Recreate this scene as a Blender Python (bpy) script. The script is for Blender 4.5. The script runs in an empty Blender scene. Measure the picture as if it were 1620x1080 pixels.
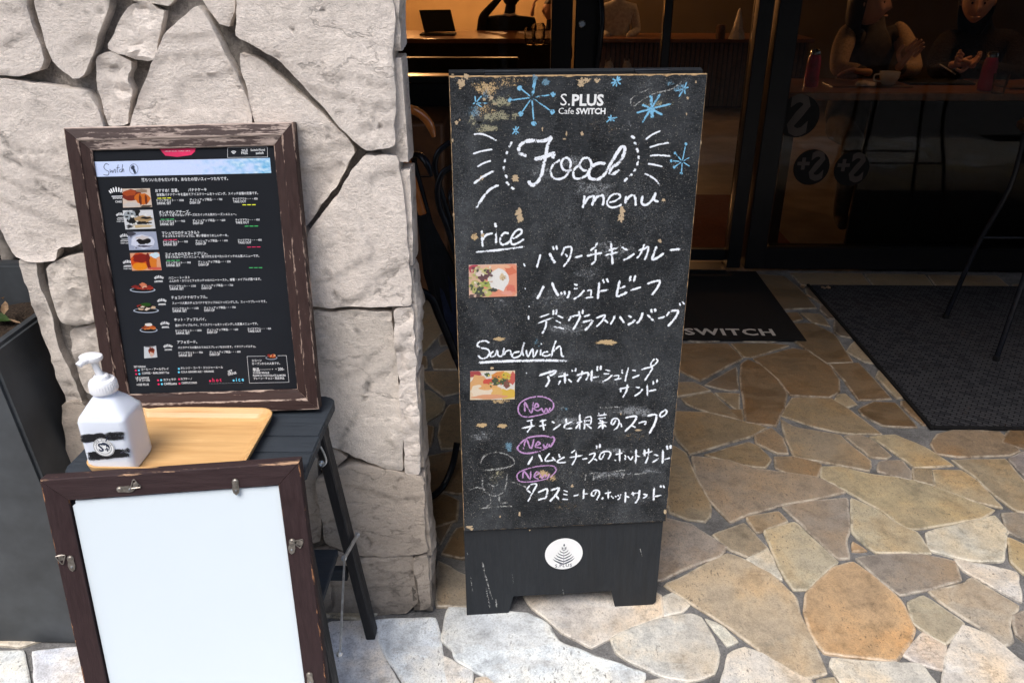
import bpy, bmesh, math, random
from mathutils import Vector, Matrix, noise
from mathutils.geometry import delaunay_2d_cdt
R = math.radians
SC = bpy.context.scene
COL = SC.collection
rnd = random.Random(7)

# ------------------------------------------------------------------ camera, sky, sun, exposure
FPX, TILT, YAW, EYE = 1249.3, .4481, .0194, 1.45
cam = bpy.data.cameras.new('camera'); cam.lens = FPX / 1620 * 36; cam.sensor_width = 36
cam.clip_start = .05; cam.clip_end = 300
co = bpy.data.objects.new('camera', cam); COL.objects.link(co)
co.location = (0, 0, EYE); co.rotation_euler = (math.pi / 2 - TILT, 0, YAW)
SC.camera = co
world = bpy.data.worlds.new('World'); SC.world = world; world.use_nodes = True
wn = world.node_tree; bg = wn.nodes['Background']
sky = wn.nodes.new('ShaderNodeTexSky'); sky.sky_type = 'NISHITA'; sky.sun_disc = False
SUN_EL, SUN_AZ = R(58), R(205)           # azimuth clockwise from +Y: behind the camera, to the left
sky.sun_elevation = SUN_EL; sky.sun_rotation = SUN_AZ
sky.air_density = 1.0; sky.dust_density = 3.0; sky.ozone_density = 1.0
wn.links.new(sky.outputs[0], bg.inputs[0]); bg.inputs[1].default_value = .13
sl = bpy.data.lights.new('sun', 'SUN'); sl.energy = 1.2; sl.angle = R(35); sl.color = (1, .98, .95)
so = bpy.data.objects.new('sun', sl); COL.objects.link(so)
sd = Vector((math.sin(SUN_AZ) * math.cos(SUN_EL), math.cos(SUN_AZ) * math.cos(SUN_EL), math.sin(SUN_EL)))
so.rotation_euler = sd.to_track_quat('Z', 'Y').to_euler(); so.location = sd * 20
SC.view_settings.view_transform = 'Standard'; SC.view_settings.look = 'None'
SC.view_settings.exposure = 1.12; SC.view_settings.gamma = 1; SC.view_settings.use_curve_mapping = False

# ------------------------------------------------------------------ measuring: a sight line met with a real plane of the place
FW = Vector((-math.sin(YAW) * math.cos(TILT), math.cos(YAW) * math.cos(TILT), -math.sin(TILT)))
RT = Vector((math.cos(YAW), math.sin(YAW), 0)); UP = RT.cross(FW)
C0 = Vector((0, 0, EYE))
def ray(px, py): return FW * FPX + RT * (px - 810) + UP * (540 - py)
def G(px, py, z=0.0):
    d = ray(px, py); return C0 + d * ((z - EYE) / d.z)
def W(px, py, Y):
    d = ray(px, py); return C0 + d * (Y / d.y)

# ------------------------------------------------------------------ materials
def nt(name):
    m = bpy.data.materials.new(name); m.use_nodes = True
    return m, m.node_tree, m.node_tree.nodes['Principled BSDF']
def ramp(t, src, stops):
    r = t.nodes.new('ShaderNodeValToRGB'); e = r.color_ramp.elements
    while len(e) < len(stops): e.new(.5)
    for k, (p, c) in zip(e, stops): k.position = p; k.color = (c, c, c, 1) if not hasattr(c, '__len__') else (*c, 1)
    t.links.new(src, r.inputs[0]); return r.outputs[0]
def tex(t, scale, detail=4, rough=.55, stretch=None, kind='N', dist=0, obj=True, seed=None):
    tc = t.nodes.new('ShaderNodeTexCoord'); src = tc.outputs['Object']
    mp = t.nodes.new('ShaderNodeMapping'); t.links.new(src, mp.inputs[0])
    if stretch: mp.inputs['Scale'].default_value = stretch
    if seed: mp.inputs['Location'].default_value = (seed, seed * 1.7, seed * .6)
    if kind == 'N':
        n = t.nodes.new('ShaderNodeTexNoise'); n.inputs['Scale'].default_value = scale; n.inputs['Detail'].default_value = detail
        n.inputs['Roughness'].default_value = rough; n.inputs['Distortion'].default_value = dist
        t.links.new(mp.outputs[0], n.inputs['Vector']); return n.outputs[0]
    n = t.nodes.new('ShaderNodeTexVoronoi'); n.inputs['Scale'].default_value = scale
    if kind == 'E': n.feature = 'DISTANCE_TO_EDGE'
    t.links.new(mp.outputs[0], n.inputs['Vector']); return n.outputs['Distance']
def mixc(t, fac, a, b, mode='MIX'):
    m = t.nodes.new('ShaderNodeMix'); m.data_type = 'RGBA'; m.blend_type = mode; m.clamp_factor = True
    for i, v in ((0, fac), (6, a), (7, b)):
        if hasattr(v, 'is_output') or isinstance(v, bpy.types.NodeSocket): t.links.new(v, m.inputs[i])
        elif i == 0: m.inputs[0].default_value = v
        else: m.inputs[i].default_value = (*v, 1)
    return m.outputs[2]
def mth(t, op, a, b=0.0, c=None):
    m = t.nodes.new('ShaderNodeMath'); m.operation = op
    for i, v in enumerate((a, b) + ((c,) if c is not None else ())):
        if isinstance(v, bpy.types.NodeSocket): t.links.new(v, m.inputs[i])
        else: m.inputs[i].default_value = v
    return m.outputs[0]
def bump(t, b, h, strength=.4, dist=.01):
    n = t.nodes.new('ShaderNodeBump'); n.inputs['Strength'].default_value = strength; n.inputs['Distance'].default_value = dist
    t.links.new(h, n.inputs['Height']); t.links.new(n.outputs[0], b.inputs['Normal'])
def attr(t, name):
    a = t.nodes.new('ShaderNodeAttribute'); a.attribute_name = name; return a
def simple(name, c, rough=.5, metal=0, spec=None, nscale=30, var=.25, bmp=.1, bd=.002, trans=0, coat=0):
    m, t, b = nt(name)
    n = tex(t, nscale, 5)
    lo = tuple(x * (1 - var) for x in c); hi = tuple(min(1, x * (1 + var)) for x in c)
    t.links.new(mixc(t, ramp(t, n, [(.3, 0), (.7, 1)]), lo, hi), b.inputs['Base Color'])
    b.inputs['Roughness'].default_value = rough; b.inputs['Metallic'].default_value = metal
    b.inputs['Specular IOR Level'].default_value = spec if spec is not None else (.2 if max(c) < .06 else .5); b.inputs['Transmission Weight'].default_value = trans
    b.inputs['Coat Weight'].default_value = coat
    if bmp: bump(t, b, n, bmp, bd)
    return m
def emis(name, c, s):
    m, t, b = nt(name); b.inputs['Base Color'].default_value = (*c, 1)
    b.inputs['Emission Color'].default_value = (*c, 1); b.inputs['Emission Strength'].default_value = s
    return m
def objcolor(t):
    o = t.nodes.new('ShaderNodeObjectInfo'); return o.outputs['Color'], o.outputs['Random']

def m_wallstone():
    m, t, b = nt('pillar_stone'); c, r = objcolor(t)
    n1 = tex(t, 5, 6, .6); n2 = tex(t, 70, 8, .75, (1, 1, 1.5)); n3 = tex(t, 260, 4, .75); n4 = tex(t, 16, 5, .65, seed=4)
    c1 = mixc(t, ramp(t, n1, [(.3, .78), (.7, 1.1)]), (0, 0, 0), c, 'MIX')
    m1 = mixc(t, 1.0, c, ramp(t, n1, [(.3, (.84, .82, .80)), (.7, (1.06, 1.04, 1.02))]), 'MULTIPLY')
    m2 = mixc(t, .8, m1, ramp(t, n2, [(.28, .72), (.5, 1), (.75, 1.08)]), 'MULTIPLY')
    m3 = mixc(t, .6, m2, ramp(t, n3, [(.3, .78), (.6, 1.06)]), 'MULTIPLY')
    rust = ramp(t, n4, [(.70, 0), (.78, 1)])
    m4 = mixc(t, mth(t, 'MULTIPLY', rust, .25), m3, (.40, .24, .16))
    # grime carried up from the paving, and a darker tone in cracks, ledges and stone sides
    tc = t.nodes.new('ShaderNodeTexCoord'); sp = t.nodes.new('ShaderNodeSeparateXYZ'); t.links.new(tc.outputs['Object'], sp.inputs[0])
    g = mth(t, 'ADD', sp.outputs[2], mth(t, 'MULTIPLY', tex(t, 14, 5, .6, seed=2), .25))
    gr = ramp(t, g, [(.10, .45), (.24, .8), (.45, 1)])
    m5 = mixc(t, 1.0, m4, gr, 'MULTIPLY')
    n5 = tex(t, 3.2, 9, .62, (1, 1, 2.0), dist=.25, seed=11); ln = ramp(t, mth(t, 'ABSOLUTE', mth(t, 'SUBTRACT', n5, .5)), [(.0, 1), (.0075, 0)])
    ln = mth(t, 'MULTIPLY', ln, ramp(t, tex(t, 6, 3, .5, seed=13), [(.46, 0), (.54, 1)]))
    m5 = mixc(t, mth(t, 'MULTIPLY', ln, .32), m5, (.09, .08, .07))
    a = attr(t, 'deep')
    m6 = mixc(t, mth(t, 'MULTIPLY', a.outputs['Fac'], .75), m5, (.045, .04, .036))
    t.links.new(m6, b.inputs['Base Color']); b.inputs['Roughness'].default_value = .92; b.inputs['Specular IOR Level'].default_value = .25
    h = mth(t, 'ADD', mth(t, 'MULTIPLY', n2, 1.0), mth(t, 'ADD', mth(t, 'MULTIPLY', n3, .55), mth(t, 'SUBTRACT', mth(t, 'MULTIPLY', n4, .35), mth(t, 'MULTIPLY', ln, .5))))
    bump(t, b, h, .7, .008); return m
def m_paving():
    m, t, b = nt('paving_stone'); c, r = objcolor(t)
    tc = t.nodes.new('ShaderNodeTexCoord')
    def n4d(scale, det, rg, st=(1, 1, 1)):
        mp = t.nodes.new('ShaderNodeMapping'); mp.inputs['Scale'].default_value = st; t.links.new(tc.outputs['Object'], mp.inputs[0])
        n = t.nodes.new('ShaderNodeTexNoise'); n.noise_dimensions = '4D'; n.inputs['Scale'].default_value = scale
        n.inputs['Detail'].default_value = det; n.inputs['Roughness'].default_value = rg
        t.links.new(mth(t, 'MULTIPLY', r, 37.0), n.inputs['W']); t.links.new(mp.outputs[0], n.inputs['Vector']); return n.outputs[0]
    big = n4d(6, 5, .65); mid = n4d(24, 8, .78); fine = n4d(120, 4, .75, (1, .6, 1)); fine2 = n4d(260, 4, .8); hue = n4d(4, 4, .6, (1.3, 1, 1))
    base = mixc(t, 1, c, ramp(t, big, [(.28, (.72, .74, .78)), (.5, (1, 1, 1)), (.72, (1.12, 1.0, .84))]), 'MULTIPLY')
    base = mixc(t, .6, base, ramp(t, hue, [(.34, (.80, .84, .92)), (.5, (1, 1, 1)), (.62, (1.12, .94, .72))]), 'MULTIPLY')
    base = mixc(t, .85, base, ramp(t, mid, [(.32, .55), (.5, 1.0), (.72, 1.22)]), 'MULTIPLY')
    base = mixc(t, .9, base, ramp(t, fine2, [(.34, .58), (.53, 1.08)]), 'MULTIPLY')
    lay = n4d(3.0, 8, .6, (1, 2.2, 1)); ll = mth(t, 'MULTIPLY', ramp(t, mth(t, 'ABSOLUTE', mth(t, 'SUBTRACT', lay, .47)), [(0, 1), (.012, 0)]), ramp(t, hue, [(.5, 0), (.6, 1)]))
    base = mixc(t, mth(t, 'MULTIPLY', ll, .45), base, (.16, .11, .07))
    base = mixc(t, ramp(t, lay, [(.47, 0), (.485, .16)]), base, (.34, .25, .16))
    pit = mth(t, 'MULTIPLY', ramp(t, fine, [(.36, 1), (.43, 0)]), ramp(t, big, [(.42, .12), (.60, 1)]))
    base = mixc(t, mth(t, 'MULTIPLY', pit, .8), base, (.05, .045, .04))
    e = attr(t, 'edge'); ef = mth(t, 'MULTIPLY', e.outputs['Fac'], ramp(t, mid, [(.40, 0), (.60, .62)]))
    base = mixc(t, ef, base, mixc(t, .6, c, (.80, .74, .62)))
    soot = mth(t, 'MULTIPLY', e.outputs['Fac'], ramp(t, n4d(11, 5, .7), [(.56, 0), (.66, .75)]))
    base = mixc(t, soot, base, (.09, .08, .07))
    t.links.new(base, b.inputs['Base Color'])
    t.links.new(ramp(t, mid, [(.3, .30), (.7, .58)]), b.inputs['Roughness']); b.inputs['Specular IOR Level'].default_value = .45
    h = mth(t, 'ADD', mth(t, 'MULTIPLY', mid, 1.0), mth(t, 'ADD', mth(t, 'MULTIPLY', fine, .5), mth(t, 'MULTIPLY', big, 1.6)))
    bump(t, b, h, .5, .005); return m
def m_mortar(name, c, sc=1):
    m, t, b = nt(name)
    n1 = tex(t, 9 * sc, 5); n2 = tex(t, 220, 4, .75); n3 = tex(t, 45, 5, .7)
    k = mixc(t, ramp(t, n1, [(.3, 0), (.7, 1)]), tuple(x * .62 for x in c), tuple(x * 1.25 for x in c))
    k = mixc(t, .8, k, ramp(t, n2, [(.3, .5), (.62, 1.15)]), 'MULTIPLY')
    k = mixc(t, .7, k, ramp(t, n3, [(.3, .62), (.65, 1.1)]), 'MULTIPLY')
    t.links.new(k, b.inputs['Base Color']); b.inputs['Roughness'].default_value = .9; b.inputs['Specular IOR Level'].default_value = .25
    bump(t, b, mth(t, 'ADD', n2, mth(t, 'MULTIPLY', n3, 2)), .8, .004); return m
def m_worn(name, dark, bare, axis, amt=.5, edgeamt=1.0, grain=(1, 1, 1)):
    """painted wood whose paint has rubbed through along the grain and the arrises"""
    m, t, b = nt(name)
    st = {'x': (.05, 1, 1), 'z': (1, 1, .05)}[axis]
    g = tex(t, 170, 4, .6, st); g2 = tex(t, 420, 3, .6, st); w = tex(t, 22, 5, .8, {'x': (.30, 1, 1), 'z': (1, 1, .30)}[axis]); s = tex(t, 110, 5, .8, {'x': (.16, 1, 1), 'z': (1, 1, .16)}[axis], seed=3)
    col = mixc(t, ramp(t, g, [(.3, 0), (.7, 1)]), tuple(x * .82 for x in dark), tuple(min(1, x * 1.22) for x in dark))
    e = attr(t, 'edge')
    wear = mth(t, 'ADD', mth(t, 'MULTIPLY', w, .55), mth(t, 'ADD', mth(t, 'MULTIPLY', s, .4), mth(t, 'MULTIPLY', g, .38)))
    wear = mth(t, 'ADD', wear, mth(t, 'MULTIPLY', e.outputs['Fac'], .16 * edgeamt))
    f = ramp(t, wear, [(.80 - .12 * amt, 0), (.845 - .12 * amt, 1)])
    bb = mixc(t, ramp(t, g2, [(.35, 0), (.65, 1)]), tuple(x * .5 for x in bare), bare)
    t.links.new(mixc(t, mth(t, 'MULTIPLY', f, .8), col, bb), b.inputs['Base Color'])
    t.links.new(ramp(t, wear, [(.6, .5), (.8, .8)]), b.inputs['Roughness']); b.inputs['Specular IOR Level'].default_value = .25
    bump(t, b, mth(t, 'ADD', g, g2), .35, .0015); return m
def m_board():
    m, t, b = nt('chalkboard_face')
    n = tex(t, 4.5, 5, .6); n2 = tex(t, 480, 2, .6); n3 = tex(t, 14, 5, .7, (1, 1, .6)); n4 = tex(t, 950, 2, .6, (.6, 1, 1), seed=5)
    gr = tex(t, 900, 2, .5, (.03, 1, 1))
    c = mixc(t, ramp(t, n, [(.3, 0), (.72, 1)]), (.0055, .0068, .0085), (.012, .0142, .017))
    c = mixc(t, mth(t, 'MULTIPLY', ramp(t, gr, [(.45, 0), (.6, 1)]), .35), c, (.055, .06, .065))
    sm = mth(t, 'MULTIPLY', ramp(t, tex(t, 7, 6, .65, (1, 1, .55), dist=.8, seed=21), [(.46, 0), (.72, 1)]), ramp(t, tex(t, 60, 4, .7, (.25, 1, .7), seed=22), [(.35, .35), (.65, 1)]))
    c = mixc(t, mth(t, 'MULTIPLY', sm, .34), c, (.15, .165, .18))
    dust = mth(t, 'MULTIPLY', ramp(t, n3, [(.44, 0), (.72, 1)]), ramp(t, tex(t, 420, 3, .7, seed=8), [(.47, 0), (.64, 1)]))
    c = mixc(t, mth(t, 'MULTIPLY', dust, .36), c, (.28, .30, .32))
    sp = mth(t, 'MULTIPLY', ramp(t, n2, [(.645, 0), (.69, 1)]), ramp(t, tex(t, 6, 4, .6, seed=6), [(.33, .35), (.6, 1)]))
    c = mixc(t, mth(t, 'MULTIPLY', sp, .75), c, (.42, .39, .33))
    t.links.new(c, b.inputs['Base Color']); b.inputs['Roughness'].default_value = .7; b.inputs['Specular IOR Level'].default_value = .2
    bump(t, b, gr, .25, .0008); return m
def m_chalk(name, c, thr=.53, soft=.72, amax=1.0, sc=400):
    """chalk: only the grains that caught on the board; 'fall' is 1 along the stroke's middle, 0 at its edge"""
    m, t, b = nt(name)
    n = tex(t, sc, 3, .7); n2 = tex(t, 110, 3, .6, seed=2)
    f = attr(t, 'fall')
    v = mth(t, 'ADD', mth(t, 'MULTIPLY', f.outputs['Fac'], soft), mth(t, 'ADD', mth(t, 'MULTIPLY', n, 1.0), mth(t, 'MULTIPLY', n2, .5)))
    a = ramp(t, mth(t, 'MULTIPLY', v, .5), [(thr, 0), (thr + .06, amax)])
    b.inputs['Base Color'].default_value = (*c, 1); b.inputs['Roughness'].default_value = .95; b.inputs['Specular IOR Level'].default_value = .1
    t.links.new(a, b.inputs['Alpha']); return m
def m_glass(name, tint, rough=0.0):
    m, t, b = nt(name); t.nodes.remove(b)
    tr = t.nodes.new('ShaderNodeBsdfTransparent'); tr.inputs[0].default_value = (*tint, 1)
    gl = t.nodes.new('ShaderNodeBsdfGlossy'); gl.inputs['Roughness'].default_value = rough; gl.inputs[0].default_value = (.9, .9, .9, 1)
    fr = t.nodes.new('ShaderNodeFresnel'); fr.inputs[0].default_value = 1.22
    mx = t.nodes.new('ShaderNodeMixShader'); t.links.new(fr.outputs[0], mx.inputs[0]); t.links.new(tr.outputs[0], mx.inputs[1]); t.links.new(gl.outputs[0], mx.inputs[2])
    t.links.new(mx.outputs[0], t.nodes['Material Output'].inputs[0]); return m
def m_vcol(name, rough=.4, nz=.12):
    m, t, b = nt(name); a = attr(t, 'Col')
    n = tex(t, 600, 3)
    t.links.new(mixc(t, nz, a.outputs['Color'], mixc(t, 1, a.outputs['Color'], ramp(t, n, [(.3, .4), (.7, 1.4)]), 'MULTIPLY')), b.inputs['Base Color'])
    b.inputs['Roughness'].default_value = rough; return m
def m_traywood():
    m, t, b = nt('tray_wood')
    g = tex(t, 60, 5, .65, (.07, 1, 1), dist=.6); g2 = tex(t, 300, 3, .6, (.04, 1, 1))
    c = mixc(t, ramp(t, g, [(.3, 0), (.7, 1)]), (.52, .285, .105), (.72, .45, .195))
    c = mixc(t, mth(t, 'MULTIPLY', ramp(t, g2, [(.52, 0), (.7, 1)]), .4), c, (.50, .28, .12))
    t.links.new(c, b.inputs['Base Color']); b.inputs['Roughness'].default_value = .38; b.inputs['Coat Weight'].default_value = .15
    bump(t, b, g2, .1, .0005); return m
def m_matweave():
    m, t, b = nt('mat_weave')
    w = t.nodes.new('ShaderNodeTexBrick'); tc = t.nodes.new('ShaderNodeTexCoord'); mp = t.nodes.new('ShaderNodeMapping')
    mp.inputs['Rotation'].default_value = (0, 0, .6); t.links.new(tc.outputs['Object'], mp.inputs[0]); t.links.new(mp.outputs[0], w.inputs[0])
    w.inputs['Scale'].default_value = 15; w.inputs['Mortar Size'].default_value = .03; w.inputs['Bias'].default_value = -.35
    w.inputs['Color1'].default_value = (.050, .050, .054, 1); w.inputs['Color2'].default_value = (.009, .010, .014, 1); w.inputs['Mortar'].default_value = (.008, .008, .01, 1)
    n = tex(t, 500, 3, .7); k = mixc(t, .8, w.outputs[0], ramp(t, n, [(.3, .4), (.7, 1.7)]), 'MULTIPLY')
    t.links.new(k, b.inputs['Base Color']); b.inputs['Roughness'].default_value = .9; b.inputs['Specular IOR Level'].default_value = .12
    bump(t, b, mth(t, 'ADD', n, w.outputs[1]), .8, .004); return m

M = dict(
    stone=m_wallstone(), pave=m_paving(), mortar=m_mortar('wall_mortar', (.33, .30, .27)), joint=m_mortar('floor_joint', (.205, .20, .195)),
    asphalt=simple('street_paving', (.10, .098, .095), .85, nscale=5), soffit=simple('soffit_paint', (.10, .09, .08), .8),
    facade=simple('opposite_facade', (.18, .175, .165), .85, nscale=2),
    board=m_board(), mdf=simple('board_edge_mdf', (.50, .33, .17), .8, nscale=120, var=.45),
    blackwood=m_worn('black_painted_wood', (.020, .023, .027), (.16, .19, .23), 'z', -.55, .5),
    stoolwood_x=m_worn('stool_paint_long', (.030, .037, .046), (.5, .47, .42), 'x', -.2, 1.4),
    stoolwood_z=m_worn('stool_paint_upright', (.020, .020, .022), (.45, .42, .38), 'z', -.75, .6),
    fr_x=m_worn('frame_wood_long', (.040, .022, .019), (.62, .47, .38), 'x', .15, 1.0),
    fr_z=m_worn('frame_wood_upright', (.034, .018, .016), (.55, .40, .32), 'z', -.1, 1.0),
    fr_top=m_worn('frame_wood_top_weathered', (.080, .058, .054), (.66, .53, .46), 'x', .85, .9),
    frb_x=m_worn('back_frame_wood_long', (.036, .021, .022), (.58, .36, .22), 'x', -.3, 1.0),
    frb_z=m_worn('back_frame_wood_upright', (.032, .018, .019), (.55, .26, .12), 'z', -.5, 1.2),
    rawwood=simple('bare_wood_edge', (.58, .40, .26), .75, nscale=90, var=.5),
    paper=simple('white_backing_board', (.66, .74, .79), .55, nscale=2, var=.015, bmp=.02, bd=.01),
    print_black=simple('printed_black', (.012, .014, .018), .42, nscale=3, var=.2, bmp=0), print_white=simple('printed_white', (.72, .74, .76), .5, var=.03, bmp=0),
    ink=simple('printed_ink', (.02, .03, .06), .5, bmp=0), vcol=m_vcol('printed_colours'),
    magenta=simple('printed_magenta', (.62, .02, .10), .45, bmp=0), pgreen=simple('printed_green', (.05, .42, .12), .5, bmp=0), pyellow=simple('printed_yellow', (.75, .80, .04), .5, bmp=0), pblue=simple('printed_blue', (.12, .55, .80), .5, bmp=0),
    chalk=m_chalk('white_chalk', (.82, .86, .92), .595, .72, 1.0), chalkb=m_chalk('blue_chalk', (.24, .55, .80), .60, .70, .9), chalkp=m_chalk('pink_chalk', (.55, .33, .60), .595, .68, .9),
    faint=m_chalk('rubbed_chalk', (.45, .46, .45), .53, .38, .75), dustw=m_chalk('chalk_dust', (.36, .38, .40), .535, .40, .5), dustg=m_chalk('yellowish_chalk_dust', (.40, .38, .26), .55, .42, .75), dustb=m_chalk('blue_chalk_dust', (.20, .36, .48), .55, .42, .65),
    chip=m_chalk('paint_chip', (.52, .40, .26), .535, .62, .95, 300), chips=m_chalk('paint_chip_specks', (.55, .40, .22), .575, .38, .9),
    vinyl=simple('white_vinyl', (.85, .86, .86), .35, var=.02, bmp=0),
    steel=simple('zinc_steel', (.52, .55, .58), .38, .9, nscale=80, var=.25), tarn=simple('tarnished_steel', (.34, .31, .27), .42, .85, nscale=150, var=.4), hinge=simple('black_hinge_metal', (.03, .034, .04), .4, .6),
    plastic=simple('white_bottle_plastic', (.74, .79, .88), .32, var=.01, bmp=0), pump=simple('white_pump_plastic', (.86, .87, .90), .28, var=.01, bmp=0),
    tray=m_traywood(), planter=simple('dark_planter', (.050, .056, .062), .55, nscale=7, var=.45, bmp=.05), soil=simple('potting_soil', (.05, .035, .025), .95, nscale=150, var=.6, bmp=.8, bd=.01),
    leafd=simple('dry_leaf', (.42, .28, .17), .7, nscale=60, var=.5), leafg=simple('green_leaf', (.06, .12, .03), .6, nscale=60), twig=simple('grey_twig', (.35, .31, .27), .8, nscale=60),
    darkmetal=simple('black_shopfront_metal', (.013, .013, .014), .35, .3, nscale=3), matblk=simple('black_rubber_mat', (.006, .006, .0065), .9, nscale=300, var=.6, bmp=.4), matlet=simple('mat_lettering', (.42, .38, .34), .9, nscale=300), weave=m_matweave(),
    glass=m_glass('shop_glass', (.74, .73, .70)), drink=m_glass('drinking_glass', (.85, .85, .85)),
    stick_d=simple('dark_window_sticker', (.006, .005, .005), .6, bmp=0), stick_l=simple('clear_window_sticker', (.06, .042, .034), .6, nscale=8, bmp=0),
    olive=simple('dimmed_wall_olive', (.13, .095, .05), .8, nscale=2, var=.2), cabwood=simple('streaky_cabinet_wood', (.085, .033, .012), .4, nscale=14, var=.55),
    plaster=simple('warm_plaster', (.55, .40, .22), .8, nscale=2, var=.1), darkwood=simple('dark_interior_wood', (.045, .024, .014), .45, nscale=12, var=.4), ribwood=simple('ribbed_counter_wood', (.11, .05, .022), .4, nscale=20, var=.4), tablewood=simple('table_wood', (.22, .09, .035), .3, nscale=20, var=.3, coat=.3),
    intfloor=simple('interior_floor_tile', (.20, .17, .15), .35, nscale=6, var=.3), redmat=simple('red_brown_mat', (.14, .03, .022), .9, nscale=60), ceil=simple('cafe_ceiling', (.12, .08, .05), .8),
    bulb=emis('lamp_glow', (1, .52, .20), 6), shade=simple('lamp_shade_metal', (.05, .04, .03), .4, .7),
    skin=simple('skin', (.50, .26, .17), .5, nscale=20, var=.08), tan=simple('tan_knit', (.36, .24, .14), .85, nscale=90, var=.25, bmp=.5), vest=simple('grey_green_vest', (.07, .055, .04), .9), black=simple('black_cloth', (.008, .008, .009), .85), hair=simple('dark_hair', (.018, .010, .007), .5, nscale=60, var=.4), shirt=simple('white_shirt', (.5, .45, .4), .8), navy=simple('navy_cloth', (.010, .014, .032), .7, nscale=40, var=.5),
    china=simple('white_china', (.78, .74, .68), .2, var=.02, bmp=0), pinkb=simple('pink_bottle', (.42, .03, .09), .25, bmp=0), chrome=simple('bright_steel', (.7, .7, .7), .15, 1), cane=simple('varnished_cane', (.42, .13, .028), .18, nscale=14, var=.3, coat=.9), blkplastic=simple('black_plastic', (.010, .011, .015), .25), furry=simple('dark_fur_trim', (.03, .022, .016), .95, nscale=120, var=.7, bmp=1, bd=.02),
    screen=emis('laptop_screen', (.10, .09, .08), .3), tissue=simple('white_tissue', (.7, .62, .55), .9))

_p = M['plastic'].node_tree.nodes['Principled BSDF']; _p.inputs['Subsurface Weight'].default_value = .35; _p.inputs['Subsurface Radius'].default_value = (.02, .018, .022); _p.inputs['Subsurface Scale'].default_value = 1.0

# ------------------------------------------------------------------ building helpers
MW = {}
def thing(name, label, cat, loc=(0, 0, 0), group=None, kind=None):
    o = bpy.data.objects.new(name, None); COL.objects.link(o); o.location = loc; o.empty_display_size = .05
    MW[o] = Matrix.Translation(Vector(loc)); tag(o, label, cat, group, kind); return o
def tag(o, label=None, cat=None, group=None, kind=None):
    for k, v in (('label', label), ('category', cat), ('group', group), ('kind', kind)):
        if v: o[k] = v
    return o
def link(name, me, mat=None, parent=None, origin=None, smooth=False):
    """mesh given in world coordinates; a child keeps them through its parent's inverse"""
    if mat and not me.materials:
        for q in (mat if isinstance(mat, (list, tuple)) else [mat]): me.materials.append(q)
    if smooth:
        for p in me.polygons: p.use_smooth = True
        me.set_sharp_from_angle(angle=R(48))
    o = bpy.data.objects.new(name, me); COL.objects.link(o)
    if origin is not None and len(me.vertices):
        me.transform(Matrix.Translation(-Vector(origin)))
        o.location = origin
    if parent:
        o.parent = parent; o.matrix_parent_inverse = MW[parent].inverted()
    MW[o] = Matrix.Translation(Vector(origin) if origin is not None else Vector())
    return o
def obj(name, bm, mat, parent=None, smooth=False, origin=None):
    me = bpy.data.meshes.new(name); bmesh.ops.recalc_face_normals(bm, faces=bm.faces[:]); bm.to_mesh(me); bm.free()
    return link(name, me, mat, parent, origin, smooth)
def setattrib(me, name, vals):
    a = me.attributes.new(name, 'FLOAT', 'POINT'); a.data.foreach_set('value', vals)
class Fr:
    """a local frame: origin, x axis, up axis, n = into the surface (away from the viewer)"""
    def __init__(s, o, x, u): s.o = Vector(o); s.x = Vector(x).normalized(); s.u = Vector(u).normalized(); s.n = (s.u.cross(s.x)).normalized()
    def __call__(s, a, v, n=0.0): return s.o + s.x * a + s.u * v + s.n * n
    def hit(s, px, py, off=0.0):
        d = ray(px, py); o = s.o + s.n * off; k = (o - C0).dot(s.n) / d.dot(s.n); p = C0 + d * k - o
        return p.dot(s.x), p.dot(s.u)
def bx(bm, f, a0, a1, v0, v1, n0, n1, bev=0.0, seg=1):
    vs = [bm.verts.new(f(a, v, n)) for a in (a0, a1) for v in (v0, v1) for n in (n0, n1)]
    fs = [bm.faces.new([vs[i] for i in q]) for q in ((0, 1, 3, 2), (4, 6, 7, 5), (0, 4, 5, 1), (2, 3, 7, 6), (0, 2, 6, 4), (1, 5, 7, 3))]
    if bev:
        es = list({e for fa in fs for e in fa.edges}); bmesh.ops.bevel(bm, geom=es, offset=bev, segments=seg, affect='EDGES', profile=.5)
WF = Fr((0, 0, 0), (1, 0, 0), (0, 0, 1))      # x, z, y
def box(x0, x1, y0, y1, z0, z1, bev=0.0, seg=1, bm=None):
    b = bm or bmesh.new(); bx(b, WF, x0, x1, z0, z1, y0, y1, bev, seg); return b
def tube(bm, pts, r, seg=8, caps=True):
    pts = [Vector(p) for p in pts]; rings = []; rr = r if hasattr(r, '__len__') else [r] * len(pts); prev = None
    for i, p in enumerate(pts):
        t = (pts[min(i + 1, len(pts) - 1)] - pts[max(i - 1, 0)]).normalized()
        if prev is None: a = t.orthogonal().normalized()
        else: a = (prev - t * prev.dot(t)).normalized()
        prev = a; b = t.cross(a)
        rings.append([bm.verts.new(p + (a * math.cos(k * 2 * math.pi / seg) + b * math.sin(k * 2 * math.pi / seg)) * rr[i]) for k in range(seg)])
    for q, w in zip(rings, rings[1:]):
        for k in range(seg): bm.faces.new((q[k], q[(k + 1) % seg], w[(k + 1) % seg], w[k]))
    if caps: bm.faces.new(rings[0][::-1]); bm.faces.new(rings[-1])
    return bm
def curve(pts, n=6):
    P = [Vector(p) for p in pts]
    if len(P) < 3: return P
    out = []
    for i in range(len(P) - 1):
        a, b, c, d = P[max(i - 1, 0)], P[i], P[i + 1], P[min(i + 2, len(P) - 1)]
        for k in range(n):
            t = k / n; out.append(.5 * ((2 * b) + (c - a) * t + (2 * a - 5 * b + 4 * c - d) * t * t + (3 * b - a - 3 * c + d) * t ** 3))
    out.append(P[-1]); return out
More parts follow.
